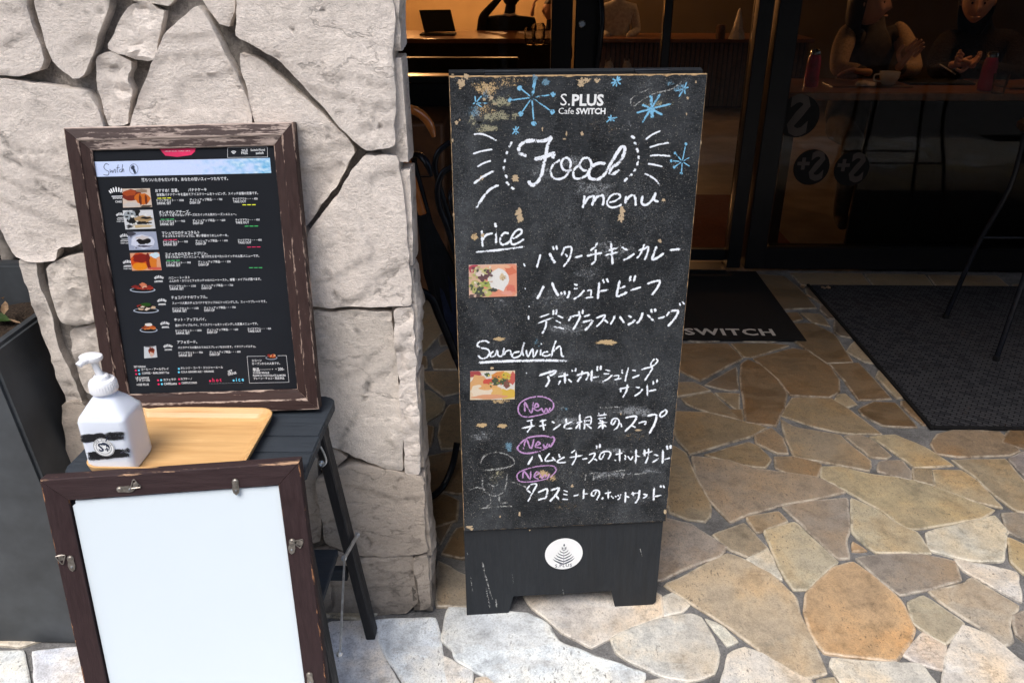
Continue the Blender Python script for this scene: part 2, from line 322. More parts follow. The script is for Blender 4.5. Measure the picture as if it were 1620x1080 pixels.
def lathe(bm, c, prof, seg=20, axis=Vector((0, 0, 1))):
    c = Vector(c); q = axis.to_track_quat('Z', 'Y'); rings = []
    for r, z in prof: rings.append([bm.verts.new(c + q @ Vector((r * math.cos(k * 2 * math.pi / seg), r * math.sin(k * 2 * math.pi / seg), z))) for k in range(seg)])
    for a, b in zip(rings, rings[1:]):
        for k in range(seg): bm.faces.new((a[k], a[(k + 1) % seg], b[(k + 1) % seg], b[k]))
    if prof[0][0] > 1e-5: bm.faces.new(rings[0][::-1])
    if prof[-1][0] > 1e-5: bm.faces.new(rings[-1])
    return bm
def beam(bm, a, b, w, d, side=Vector((1, 0, 0)), bev=.002):
    a = Vector(a); b = Vector(b); u = (b - a); L = u.length; u.normalize(); x = (side - u * side.dot(u)).normalized()
    bx(bm, Fr(a, x, u), -w / 2, w / 2, 0, L, -d / 2, d / 2, bev); return bm
def inside(p, poly):
    c = False; x, y = p; j = len(poly) - 1
    for i in range(len(poly)):
        xi, yi = poly[i]; xj, yj = poly[j]
        if (yi > y) != (yj > y) and x < (xj - xi) * (y - yi) / (yj - yi) + xi: c = not c
        j = i
    return c
def segd(p, a, b):
    ax, ay = a; bx_, by = b; dx, dy = bx_ - ax, by - ay; L = dx * dx + dy * dy
    t = 0 if L == 0 else max(0, min(1, ((p[0] - ax) * dx + (p[1] - ay) * dy) / L))
    return math.hypot(p[0] - ax - t * dx, p[1] - ay - t * dy)
def area(p): return .5 * sum(p[i][0] * p[(i + 1) % len(p)][1] - p[(i + 1) % len(p)][0] * p[i][1] for i in range(len(p)))
def dens(poly, step, jit, seed):
    if area(poly) < 0: poly = poly[::-1]
    out = []
    for i in range(len(poly)):
        a = Vector(poly[i]); b = Vector(poly[(i + 1) % len(poly)]); L = (b - a).length; n = max(1, int(L / step)); nr = Vector((b - a).yx) / max(L, 1e-6); nr.y = -nr.y
        for k in range(n):
            t = k / n; p = a.lerp(b, t)
            if k == 0: # soften the corner a little
                z = Vector(poly[i - 1]); p = a + ((z - a).normalized() + (b - a).normalized()) * min(.0025, L * .05)
            s = noise.noise(Vector((p.x * 22 + seed, p.y * 22, seed))) + .5 * noise.noise(Vector((p.x * 60 + seed, p.y * 60, seed)))
            out.append((p + nr * s * jit)[:])
    return out

# ------------------------------------------------------------------ ground and paving
obj('street', box(-14, 14, -14, .25, -.3, -.012), M['asphalt'])['kind'] = 'structure'
floor = obj('floor', box(-2.6, 4.2, .2501, 4.02, -.3, -.0065), M['joint']); floor['kind'] = 'structure'
obj('interior_floor', box(-3.4, 6.2, 4.0201, 12.2, -.3, 0), M['intfloor'])['kind'] = 'structure'

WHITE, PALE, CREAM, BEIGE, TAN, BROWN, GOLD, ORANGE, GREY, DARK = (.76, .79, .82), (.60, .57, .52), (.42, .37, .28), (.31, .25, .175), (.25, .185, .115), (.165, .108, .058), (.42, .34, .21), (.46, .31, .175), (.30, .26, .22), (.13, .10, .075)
SLABS = []
def slabs(ox, oy, s, lst):
    for colr, poly in lst: SLABS.append((colr, [G(ox + x / s, oy + y / s)[:2] for x, y in poly]))
slabs(1040, 650, 2.512, [
 (TAN, [(75,0),(190,5),(350,42),(430,62),(375,95),(130,167),(75,100)]), (BROWN, [(200,-8),(335,-8),(338,34),(215,0)]),
 (TAN, [(390,95),(455,68),(495,105),(515,165),(478,165),(395,125)]), (TAN, [(192,172),(365,122),(400,140),(450,190),(430,220),(340,212)]),
 (BEIGE, [(490,30),(540,62),(725,94),(760,130),(845,195),(840,232),(700,205),(545,178),(515,110)]),
 (TAN, [(470,180),(560,180),(648,208),(635,258),(540,250),(475,225)]),
 (BEIGE, [(140,178),(290,195),(385,228),(640,262),(742,318),(650,340),(500,365),(345,410),(290,435),(210,350),(165,270)]),
 (BEIGE, [(60,135),(110,165),(150,260),(205,360),(210,415),(190,435),(120,425),(50,400),(40,300)]),
 (GOLD, [(655,220),(720,218),(850,250),(1020,272),(1170,325),(1335,390),(1300,415),(1180,438),(1040,462),(990,460),(900,395),(740,305),(655,260)]),
 (BEIGE, [(750,98),(800,92),(850,110),(925,175),(910,185),(850,180)]), (GOLD, [(850,100),(945,92),(1060,140),(1172,212),(1020,220),(985,190),(880,115)]),
 (GREY, [(885,200),(970,195),(1005,240),(1005,270),(880,235)]), (BEIGE, [(1018,228),(1085,232),(1095,290),(1022,272)]),
 (GOLD, [(1100,232),(1210,235),(1270,275),(1365,378),(1250,350),(1110,300)]), (TAN, [(1115,90),(1180,74),(1360,80),(1440,155),(1400,170),(1200,178),(1110,165),(1090,130)]),
 (BEIGE, [(1175,195),(1380,192),(1457,280),(1500,330),(1500,400),(1430,395),(1340,330),(1240,240)]), (GREY, [(1400,190),(1457,160),(1540,180),(1540,290),(1470,262)]),
 (GREY, [(1375,405),(1457,408),(1560,440),(1560,540),(1480,520),(1390,470)]), (PALE, [(1070,485),(1200,450),(1340,418),(1385,470),(1370,590),(1240,590),(1090,550)]),
 (CREAM, [(775,348),(850,380),(950,445),(1030,480),(1085,560),(960,555),(870,557),(800,500),(780,480)]), (GREY, [(505,378),(620,355),(750,345),(762,470),(745,510),(760,580),(720,580),(620,490)]),
 (BEIGE, [(358,420),(480,398),(515,435),(395,478)]), (CREAM, [(425,470),(545,440),(620,510),(712,595),(590,705),(545,705),(505,650),(470,570)]),
 (PALE, [(362,585),(440,550),(495,665),(430,635)]), (BEIGE, [(225,490),(345,445),(435,540),(360,575),(290,545)]), (GREY, [(30,425),(130,450),(270,540),(240,575),(100,625),(15,665),(-45,660),(-45,470)]),
 ((.50,.42,.30), [(35,690),(150,630),(280,565),(350,590),(450,640),(545,735),(560,800),(610,900),(668,1035),(590,1055),(430,960),(300,860),(120,745)]),
 (ORANGE, [(595,725),(700,620),(780,600),(850,650),(960,740),(1020,860),(1000,910),(945,985),(850,975),(665,955),(610,880),(590,800)]),
 (GREY, [(795,585),(900,568),(1050,568),(1180,595),(1205,665),(1080,700),(965,725),(880,660)]), (PALE, [(1190,590),(1320,615),(1425,640),(1442,750),(1350,700),(1220,630)]),
 (CREAM, [(1085,715),(1220,685),(1250,662),(1430,770),(1390,850),(1410,910),(1380,925),(1280,850),(1150,770)]), (CREAM, [(1000,760),(1060,735),(1130,780),(1215,840),(1145,920),(1100,895),(1020,840)]),
 (PALE, [(985,965),(1060,880),(1145,930),(1130,1020),(1060,1000)]), (PALE, [(1215,850),(1320,890),(1457,1000),(1560,1060),(1560,1200),(1110,1200),(1160,960)]),
 (PALE, [(700,985),(900,1000),(1040,1005),(1110,1090),(1060,1180),(800,1190),(740,1080),(690,1010)]), (PALE, [(285,965),(350,938),(480,990),(600,1060),(640,1140),(500,1200),(290,1180),(262,1080),(275,1020)]),
 (PALE, [(190,820),(250,850),(315,910),(280,925),(240,870)]), (PALE, [(20,738),(60,722),(125,765),(100,790),(25,805)]), (GOLD, [(1400,505),(1457,530),(1540,580),(1540,700),(1457,640),(1410,600)]),
 (GREY, [(1415,810),(1500,790),(1560,860),(1560,960),(1457,905),(1432,885)]), (ORANGE, [(780,520),(825,550),(780,550)]), (CREAM, [(640,1070),(700,1062),(720,1120),(690,1190),(650,1150)])])
slabs(500, 700, 2.7, [
 (WHITE, [(570,705),(700,715),(900,730),(980,770),(1030,850),(1170,905),(1400,985),(1390,1015),(1350,1060),(1250,1130),(860,1120),(750,1005),(600,920),(590,880),(540,835),(555,760)]),
 (PALE, [(890,650),(950,610),(1290,600),(1470,650),(1480,735),(1350,780),(1175,865),(1050,800),(980,735),(930,700)]),
 (WHITE, [(60,765),(240,762),(250,830),(275,900),(345,1026),(400,1150),(60,1150),(-60,1000)]), (WHITE, [(252,758),(505,748),(525,830),(530,880),(545,960),(570,1060),(540,1160),(430,1140),(385,1026),(320,930),(275,850)]),
 (WHITE, [(545,910),(665,975),(655,1026),(640,1120),(600,1110),(560,1010)]), (PALE, [(690,1005),(740,998),(830,1090),(780,1160),(680,1140),(675,1050)]),
 (GREY, [(520,505),(630,565),(760,600),(760,690),(635,692),(520,692)]), ((.52,.50,.46), [(1330,800),(1440,762),(1600,730),(1640,748),(1680,810),(1720,900),(1700,980),(1600,1010),(1480,990),(1350,930),(1285,890),(1265,840)]),
 (PALE, [(1420,1015),(1500,1005),(1640,1040),(1700,1100),(1600,1180),(1400,1160),(1350,1090)])])
slabs(1040, 400, 2.793, [
 (BROWN, [(40,400),(310,400),(375,462),(310,495),(190,560),(105,520),(40,470)]), (BROWN, [(330,400),(520,400),(580,407),(420,455),(385,455)]),
 ((.19,.115,.055), [(430,465),(600,420),(660,430),(760,500),(800,560),(800,610),(760,635),(590,625),(540,560)]), ((.17,.105,.055), [(375,490),(400,470),(450,490),(520,550),(570,620),(560,670),(520,760),(395,745),(385,650),(368,560)]),
 (DARK, [(215,580),(350,500),(355,600),(320,605)]), (TAN, [(40,575),(160,570),(230,605),(95,630),(40,630)]), (TAN, [(110,640),(240,615),(365,730),(240,705),(130,665)]), (TAN, [(260,617),(360,620),(362,702)]),
 (TAN, [(552,715),(600,638),(770,642),(860,700),(985,795),(840,793),(700,765)]), (BROWN, [(765,490),(890,485),(940,540),(1030,640),(890,645),(830,560)]), (BEIGE, [(800,622),(830,620),(880,665),(840,680),(785,650)]),
 (BROWN, [(890,690),(960,655),(1050,660),(1145,765),(1000,760),(910,715)]), (TAN, [(640,265),(720,270),(760,320),(690,305)]), (BROWN, [(530,262),(620,265),(640,290),(600,300),(540,290)]),
 (BROWN, [(390,88),(560,102),(620,150),(700,240),(500,248)]), (BROWN, [(560,310),(690,312),(780,360),(860,480),(750,485),(600,380)]), (TAN, [(590,88),(900,90),(940,143),(640,138)]), (TAN, [(920,92),(1180,96),(1220,150),(960,144)]), (TAN, [(1200,97),(1500,101),(1560,155),(1240,150)]),
 (BROWN, [(-420,90),(-300,60),(-160,120),(-180,260),(-330,300),(-430,200)])])
slabs(630, 320, 3.375, [(TAN, [(60,480),(170,510),(250,670),(130,800),(60,760)]), (TAN, [(180,840),(290,770),(420,790),(420,885),(195,885)]), (TAN, [(135,900),(300,900),(400,905),(380,990),(245,1030),(150,950)]), (TAN, [(-40,520),(50,490),(50,760),(-60,800)])])
slabs(630, 640, 3.177, [(TAN, [(215,90),(260,0),(340,-10),(400,60),(390,210),(220,215),(205,150)]), (BROWN, [(120,262),(290,230),(400,240),(400,420),(295,440),(240,430),(120,440)]), (BROWN, [(100,470),(230,450),(300,480),(290,575),(170,612),(100,590)]), (DARK, [(175,622),(270,592),(210,700)]), (BROWN, [(225,745),(300,620),(420,600),(440,740),(325,765)])])
slabs(0, 350, 1.477, [(WHITE, [(-140,1005),(50,1005),(65,1080),(40,1160),(-140,1160)]), (WHITE, [(80,1005),(180,995),(290,990),(300,1070),(195,1090),(120,1085),(85,1070)]), (WHITE, [(90,1100),(220,1105),(330,1090),(360,1180),(90,1190)])])
# seeds fill what the traced stones leave: hidden parts and the margins
sites = []
for c, p in SLABS:
    cx = sum(q[0] for q in p) / len(p); cy = sum(q[1] for q in p) / len(p); n = len(p)
    for i in range(n):
        a = p[i]; b = p[(i + 1) % n]; k = max(1, int(math.dist(a, b) / .06))
        for j in range(k):
            t = j / k; x, y = a[0] + (b[0] - a[0]) * t, a[1] + (b[1] - a[1]) * t
            sites.append((x, y, False))
seeds = []
y = .3
while y < 4.02:
    x = -2.55
    while x < 4.2:
        q = (x + rnd.uniform(-.07, .07), y + rnd.uniform(-.07, .07))
        if not any(inside(q, p) for _, p in SLABS) and min((math.dist(q, s[:2]) for s in sites), default=9) > .055: seeds.append((q[0], q[1], True))
        x += .24
    y += .22
for _ in range(6000):                      # then fill every gap still wide enough for a stone
    q = (rnd.uniform(-2.5, 4.15), rnd.uniform(.32, 3.95))
    if any(abs(q[0] - a[0]) < .055 and abs(q[1] - a[1]) < .055 and math.dist(q, a[:2]) < .055 for a in sites) or any(math.dist(q, a[:2]) < .15 for a in seeds): continue
    if not any(inside(q, p) for _, p in SLABS): seeds.append((q[0], q[1], True))
FILL = []
allp = sites + seeds
for sx, sy, _ in seeds:
    poly = [Vector((sx + dx, sy + dy)) for dx, dy in ((-.26, -.26), (.26, -.26), (.26, .26), (-.26, .26))]
    for x, y, isseed in allp:
        if (x, y) == (sx, sy) or abs(x - sx) > .5 or abs(y - sy) > .5: continue
        m_ = Vector(((x + sx) / 2, (y + sy) / 2)) if isseed else Vector((x, y)); d = Vector((x - sx, y - sy)).normalized(); m_ = m_ - d * (.0125 if isseed else .024); out = []
        for i in range(len(poly)):
            a, b = poly[i], poly[(i + 1) % len(poly)]; da, db = (a - m_).dot(d), (b - m_).dot(d)
            if da <= 0: out.append(a)
            if (da < 0) != (db < 0) and abs(da - db) > 1e-9: out.append(a + (b - a) * (da / (da - db)))
        poly = out
        if len(poly) < 3: break
    if len(poly) >= 3 and area([p[:] for p in poly]) > .0035 and min(p.y for p in poly) > .26 and max(p.y for p in poly) < 3.97:
        # drop needle-short edges
        q = [poly[0]]
        for p in poly[1:]:
            if (p - q[-1]).length > .02: q.append(p)
        yy = sy
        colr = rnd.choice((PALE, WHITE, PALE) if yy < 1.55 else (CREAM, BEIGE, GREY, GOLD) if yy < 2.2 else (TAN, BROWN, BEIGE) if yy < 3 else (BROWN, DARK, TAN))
        if len(q) >= 3: FILL.append((colr, [p[:] for p in q]))
def grow(poly, d):
    if area(poly) < 0: poly = poly[::-1]
    out = []; n = len(poly)
    for i in range(n):
        a, b, c = Vector(poly[i - 1]), Vector(poly[i]), Vector(poly[(i + 1) % n]); u, v = (b - a).normalized(), (c - b).normalized()
        n1, n2 = Vector((u.y, -u.x)), Vector((v.y, -v.x)); k = (n1 + n2); k = k / max(.6, k.length_squared / 2) if k.length > .1 else n1
        out.append((b + k * d)[:])
    return out
def slab(colr, poly, i):
    far = poly[0][1] > 2.2
    o = dens(grow(poly, .0064), .030 if far else .014, .0028, i * 3.1)
    if area(o) < 0: o = o[::-1]
    n = len(o); ins = []
    for k in range(n):
        a, b, c = Vector(o[k - 1]), Vector(o[k]), Vector(o[(k + 1) % n]); t = (c - a).normalized(); nr = Vector((-t.y, t.x)); ins.append(b + nr * .0035)
    dz = rnd.uniform(-.0012, .0012); tx, ty = rnd.uniform(-.004, .004), rnd.uniform(-.004, .004); cx = sum(p[0] for p in o) / n; cy = sum(p[1] for p in o) / n
    bm = bmesh.new(); zt = lambda p: dz + (p[0] - cx) * tx + (p[1] - cy) * ty
    r0 = [bm.verts.new((p[0], p[1], -.02)) for p in o]; r1 = [bm.verts.new((p[0], p[1], zt(p) - .0022 + .001 * noise.noise(Vector((p[0] * 90, p[1] * 90, 0))))) for p in o]
    r2 = [bm.verts.new((p.x, p.y, zt(p) - .0002)) for p in ins]
    for a, b in ((r0, r1), (r1, r2)):
        for k in range(n): bm.faces.new((a[k], a[(k + 1) % n], b[(k + 1) % n], b[k]))
    big = []
    for k in range(n):
        a, b, c = Vector(o[k - 1]), Vector(o[k]), Vector(o[(k + 1) % n]); t = (c - a).normalized(); big.append(b + Vector((-t.y, t.x)) * .0085)
    r3 = [bm.verts.new((p.x, p.y, zt(p) + .0009 * noise.noise(Vector((p.x * 15, p.y * 15, i))))) for p in big]
    for k in range(n): bm.faces.new((r2[k], r2[(k + 1) % n], r3[(k + 1) % n], r3[k]))
    bm.faces.new(r3)
    me = bpy.data.meshes.new('paving_stone'); bm.to_mesh(me); bm.free()
    setattrib(me, 'edge', [0.6] * n + [1.0] * n + [1.0] * n + [0.0] * n)
    so_ = link('paving_stone', me, M['pave'], floor)
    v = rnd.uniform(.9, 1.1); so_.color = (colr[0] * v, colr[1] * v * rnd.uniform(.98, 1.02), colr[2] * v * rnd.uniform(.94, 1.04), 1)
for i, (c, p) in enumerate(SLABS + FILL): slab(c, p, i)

# ------------------------------------------------------------------ the stone pillar
PX0, PX1, PY, PT, PH = -1.02, -.217, 1.455, .13, 2.62
pillar = thing('stone_pillar', 'pale cleft stone pillar with deep dark joints behind the framed menu', 'pillar', ((PX0 + PX1) / 2, PY + .07, 0))
bm = box(PX0 + .03, PX1 - .03, PY + .029, PY + .075, 0, PH)
obj('mortar_core', bm, M['mortar'], pillar)
def relief(x, z, s, rough):
    v = Vector((x, z, s))
    h = .0030 * noise.fractal(v * 5, 1.0, 2.0, 3)
    t = noise.noise(Vector((x * 2.2 + s * 5, z * 6 + s, s))) * 4.2 + noise.noise(Vector((x * 14, z * 20, s))) * .35
    fr = t - math.floor(t); st = math.floor(t) + min(1, max(0, (fr - .91) / .09))
    h += st * .0042
    c = abs(noise.noise(Vector((x * 5 + 9 * s, z * 5, s + 3))))
    crack = max(0, 1 - c / .012); h -= crack * .004
    h += .0011 * noise.fractal(v * 60, 1.0, 2.0, 3)
    if rough: h += .007 * noise.fractal(v * 30, .8, 2.0, 4)
    return h, crack, fr
def wallstone(poly, s, colr, y=PY, thick=.06, step=.008, rough=False, front=0.0, plane='x', px=None):
    poly = grow(poly, .0032 if plane == 'x' else .0025)
    if area(poly) < 0: poly = poly[::-1]
    o = dens(poly, step * 1.1, .005, s * 7.3); n = len(o)
    xs = [p[0] for p in o]; zs = [p[1] for p in o]; pts = list(o)
    x = min(xs)
    while x < max(xs):
        z = min(zs)
        while z < max(zs):
            q = (x + rnd.uniform(-.35, .35) * step, z + rnd.uniform(-.35, .35) * step)
            if inside(q, o) and min(segd(q, o[k], o[(k + 1) % n]) for k in range(n)) > step * .45: pts.append(q)
            z += step
        x += step
    vs, es, fs, *_ = delaunay_2d_cdt([Vector(p) for p in pts], [(k, (k + 1) % n) for k in range(n)], [list(range(n))], 1, 1e-6)
    bm = bmesh.new(); deep = []; V = []
    tx, tz = rnd.uniform(-.02, .02), rnd.uniform(-.02, .02); cx, cz = sum(xs) / n, sum(zs) / n
    P = lambda a, b, d: (a, y + d, b) if plane == 'x' else (px + d, a, b)
    sg = 1 if plane == 'x' else -1
    for v in vs:
        d = min(segd(v, o[k], o[(k + 1) % n]) for k in range(n))
        h, cr, fr = relief(v.x, v.y, s, rough)
        e = .0012 if d < 1e-4 else 0; h *= min(1, .35 + d / .012)
        V.append(bm.verts.new(P(v.x, v.y, sg * (e - h + front + (v.x - cx) * tx + (v.y - cz) * tz))))
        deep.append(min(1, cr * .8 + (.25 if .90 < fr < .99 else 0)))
    for f in fs:
        try: bm.faces.new([V[k] for k in f])
        except ValueError: pass
    bd = [e for e in bm.edges if len(e.link_faces) == 1]
    r = bmesh.ops.extrude_edge_only(bm, edges=bd); nv = [g for g in r['geom'] if isinstance(g, bmesh.types.BMVert)]
    for v in nv:
        if plane == 'x': v.co.y = y + thick
        else: v.co.x = px - thick
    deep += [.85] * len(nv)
    bmesh.ops.recalc_face_normals(bm, faces=bm.faces[:])
    me = bpy.data.meshes.new('stone'); bm.to_mesh(me); bm.free(); deep = (deep + [0] * len(me.vertices))[:len(me.vertices)]
    setattrib(me, 'deep', deep)
    for p in me.polygons: p.use_smooth = True
    me.set_sharp_from_angle(angle=R(38))
    o_ = link('stone', me, M['stone'], pillar); o_.color = (*colr, 1); return o_
def wp(ox, oy, s, pts): return [(lambda q: (q.x, q.z))(W(ox + x / s, oy + y / s, PY)) for x, y in pts]
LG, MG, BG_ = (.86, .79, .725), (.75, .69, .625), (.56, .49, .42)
Z1 = (0, 0, 2.2986)
WALL = [
 (LG, wp(*Z1, [(-60,-160),(60,-160),(92,0),(104,80),(134,150),(150,215),(132,250),(60,270),(-60,262)]), 0, False),
 (LG, wp(*Z1, [(112,-120),(410,-120),(390,0),(368,90),(335,170),(300,270),(265,285),(215,245),(180,195),(150,100)]), -.003, False),
 (LG, wp(*Z1, [(478,20),(530,14),(556,40),(580,50),(552,214),(490,205),(392,176),(425,90)]), .004, True),
 (MG, wp(*Z1, [(440,-120),(620,-130),(640,-20),(600,20),(545,8),(450,-10)]), .012, False),
 (LG, wp(*Z1, [(345,208),(400,197),(468,232),(446,290),(470,330),(455,450),(392,460),(352,330)]), .004, True),
 (LG, wp(*Z1, [(598,130),(650,78),(722,28),(760,95),(800,180),(850,270),(905,420),(915,640),(470,700),(480,450),(520,330),(555,240),(580,170)]), -.002, False),
 (LG, wp(*Z1, [(740,-130),(842,-130),(842,0),(832,98),(795,88),(735,0)]), .006, False),
 (LG, wp(*Z1, [(868,-160),(1412,-160),(1425,0),(1432,528),(1335,542),(1275,488),(1185,388),(1062,256),(955,176),(862,128)]), -.006, False),
 (LG, wp(*Z1, [(872,202),(945,232),(1045,310),(1140,402),(1255,508),(1280,560),(1205,678),(1110,815),(1000,900),(960,800),(940,640),(925,430),(880,260)]), .003, False),
 (LG, wp(*Z1, [(1325,572),(1440,576),(1480,870),(1494,1105),(1118,1108),(1118,862),(1225,718)]), -.004, False),
 (LG, wp(*Z1, [(-150,292),(0,294),(150,312),(312,342),(355,420),(372,480),(390,700),(300,790),(285,885),(200,900),(190,945),(110,950),(60,930),(-10,800),(-90,520),(-150,400)]), -.002, False),
 (MG, wp(0, 380, 4.5, [(135,155),(165,138),(240,168),(246,245),(300,400),(345,560),(392,770),(490,960),(560,1130),(560,1230),(500,1250),(430,1080),(380,900),(300,680),(240,500),(205,370),(165,270)]), .004, False),
 (MG, wp(0, 380, 4.5, [(318,212),(380,168),(575,112),(900,60),(900,540),(665,572),(540,612),(440,592),(400,480),(345,330)]), .002, True),
 (MG, wp(0, 380, 4.5, [(495,660),(665,607),(900,570),(900,1100),(720,1130),(610,1090),(535,900),(505,790)]), .004, True),
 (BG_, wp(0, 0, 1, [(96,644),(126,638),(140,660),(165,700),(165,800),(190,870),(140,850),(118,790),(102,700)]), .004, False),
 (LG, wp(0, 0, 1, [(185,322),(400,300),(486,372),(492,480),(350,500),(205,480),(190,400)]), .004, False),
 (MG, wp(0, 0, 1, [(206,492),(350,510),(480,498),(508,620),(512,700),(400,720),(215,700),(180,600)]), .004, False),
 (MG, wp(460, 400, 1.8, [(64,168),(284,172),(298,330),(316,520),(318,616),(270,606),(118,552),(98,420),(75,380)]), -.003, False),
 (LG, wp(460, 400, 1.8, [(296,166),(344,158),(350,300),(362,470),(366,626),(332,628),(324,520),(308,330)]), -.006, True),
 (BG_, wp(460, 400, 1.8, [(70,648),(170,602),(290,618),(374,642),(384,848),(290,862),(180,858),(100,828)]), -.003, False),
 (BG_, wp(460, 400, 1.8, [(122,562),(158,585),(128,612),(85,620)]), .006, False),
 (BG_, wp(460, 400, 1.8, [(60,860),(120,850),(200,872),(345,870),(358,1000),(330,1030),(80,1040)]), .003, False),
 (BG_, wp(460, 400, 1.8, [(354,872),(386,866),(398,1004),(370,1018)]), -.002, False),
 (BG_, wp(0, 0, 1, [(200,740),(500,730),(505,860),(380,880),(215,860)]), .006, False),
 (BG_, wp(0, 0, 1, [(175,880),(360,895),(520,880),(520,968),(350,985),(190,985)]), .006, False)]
for i, (c, p, fo, rg) in enumerate(WALL):
    near = i in (0, 1, 2, 4, 5, 7, 8, 9, 10, 17, 18, 19, 12, 13, 11, 21)
    wallstone(p, 1.7 + i * 2.31, c, step=.0085 if near else .014, rough=rg, front=fo)
z = 1.42                                   # the courses above the picture
rowk = 0
while z < PH - .02:
    x = PX0; h = rnd.uniform(.22, .32); z1 = min(PH, z + h)
    while x < PX1 - .05:
        w = min(rnd.uniform(.2, .38), PX1 - x)
        if PX1 - (x + w) < .12: w = PX1 - x
        wallstone([(x + .008, z + .008), (x + w - .008, z + .012), (x + w - .01, z1 - .008), (x + .012, z1 - .01)], 40 + x * 9 + z, LG, step=.03); x += w
    z = z1
side = [(0, .17), (.175, .42), (.425, .66), (.665, .90), (.905, 1.10), (1.105, 1.30), (1.305, 1.62), (1.63, 1.95), (1.96, 2.3), (2.31, 2.6)]
for k, (a, b) in enumerate(side):           # the return face towards the entrance
    d = rnd.uniform(0, .012)
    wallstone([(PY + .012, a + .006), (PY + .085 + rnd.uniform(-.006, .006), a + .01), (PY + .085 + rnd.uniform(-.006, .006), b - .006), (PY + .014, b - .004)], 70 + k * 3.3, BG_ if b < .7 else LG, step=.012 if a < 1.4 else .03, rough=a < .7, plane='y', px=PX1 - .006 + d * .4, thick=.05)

# ------------------------------------------------------------------ building around the entrance
o = obj('soffit', box(-3.4, 6.2, 1.0, 12.3, 2.64, 2.9), M['soffit']); tag(o, kind='structure')
o = obj('upper_facade', box(-3.4, 6.2, .95, 1.1, 2.9, 6.5), M['facade']); tag(o, 'plain wall of the storey above the entrance', 'wall')
o = obj('side_wall', box(3.95, 4.15, 1.4, 3.9, 0, 2.64), M['darkmetal']); tag(o, 'dark side wall at the right end of the entrance', 'wall')
o = obj('left_wall', box(-3.4, -3.2, 1.4, 3.9, 0, 2.64), M['darkmetal']); tag(o, 'dark wall far left beyond the planter', 'wall')
b_ = thing('opposite_building', 'plain grey building across the street behind the viewer', 'building', (0, -11, 0))
obj('wall', box(-14, 14, -12, -11, 0, 10), M['facade'], b_)
for k in range(7):
    for zz in (1.0, 4.2, 7.2): obj('window', box(-12 + k * 3.6, -10.2 + k * 3.6, -11.0, -10.96, zz, zz + 1.7), M['darkmetal'], b_)

# ------------------------------------------------------------------ shop front
SY = 3.92
shop = thing('shop_front', 'black metal glazed cafe front with door across the entrance', 'shop front', (.6, SY, 0))
def rail(name, x0, x1, y0, y1, z0, z1, m='darkmetal', bev=.004, p=shop): return obj(name, box(x0, x1, y0, y1, z0, z1, bev), M[m], p)
rail('mullion', 1.035, 1.105, SY - .05, SY + .05, .02, 2.64); rail('mullion', 1.125, 1.225, SY - .06, SY + .05, .02, 2.64)
rail('door_jamb', .105, .20, SY - .05, SY + .06, .02, 2.64); rail('door_stile', .215, .325, SY - .03, SY + .03, .05, 2.5)
rail('mullion', .62, .66, SY + .0, SY + .05, .05, 2.5)
rail('sill', 1.226, 3.9, SY - .04, SY + .05, .012, .125); rail('threshold', .2, 1.03, SY - .07, SY + .05, -.004, .018)
rail('door_rail', .326, 1.034, SY - .02, SY + .02, .05, .11)
rail('panel', -3.2, .1, SY - .03, SY + .05, .0, .93); rail('sill', -3.2, .1, SY - .05, SY + .07, .935, .965)
rail('head_frame', -3.2, 3.9, SY - .05, SY + .05, 2.52, 2.64)
for x in (-3.15, -1.5): rail('mullion', x, x + .06, SY - .05, SY + .05, .97, 2.5)
for k, (x0, x1, z0) in enumerate(((-3.1, -1.5, .97), (-1.44, .1, .97), (.33, .62, .11), (.66, 1.03, .11), (1.23, 3.9, .13))):
    obj('glass_pane', box(x0, x1, SY - .004, SY + .004, z0, 2.5), M['glass'], shop)
lk = W(921, 38, SY - .035)
bm = bmesh.new(); lathe(bm, lk, [(.017, 0), (.017, .006), (.012, .009), (.0, .009)], 20, Vector((0, -1, 0))); lock = obj('lock', bm, M['chrome'], shop)
bm = bmesh.new(); tube(bm, curve([W(945, -40, SY - .04), W(952, 20, SY - .09), W(950, 60, SY - .09), W(944, 108, SY - .05), W(938, 140, SY - .03)]), .014, 10); obj('door_handle', bm, M['blkplastic'], shop, True)
# round stickers on the big pane, the second a reflection modelled as a disc, lettering seen from the back
def disc(bm, f, a, v, r, n0, n1, seg=40):
    q = [bm.verts.new(f(a + r * math.cos(k * 2 * math.pi / seg), v + r * math.sin(k * 2 * math.pi / seg), n0)) for k in range(seg)]
    w = [bm.verts.new(f(a + r * math.cos(k * 2 * math.pi / seg), v + r * math.sin(k * 2 * math.pi / seg), n1)) for k in range(seg)]
    bm.faces.new(q); bm.faces.new(w[::-1])
    for k in range(seg): bm.faces.new((q[k], q[(k + 1) % seg], w[(k + 1) % seg], w[k]))
def textmesh(body, bold=False, shear=0, res=2, off=0.0, space=1.0):
    c = bpy.data.curves.new('t', 'FONT'); c.body = body; c.resolution_u = res; c.shear = shear; c.offset = off; c.space_character = space
    o = bpy.data.objects.new('t', c); COL.objects.link(o)
    me = bpy.data.meshes.new_from_object(o.evaluated_get(bpy.context.evaluated_depsgraph_get()))
    bpy.data.objects.remove(o); bpy.data.curves.remove(c); return me
TC = {}
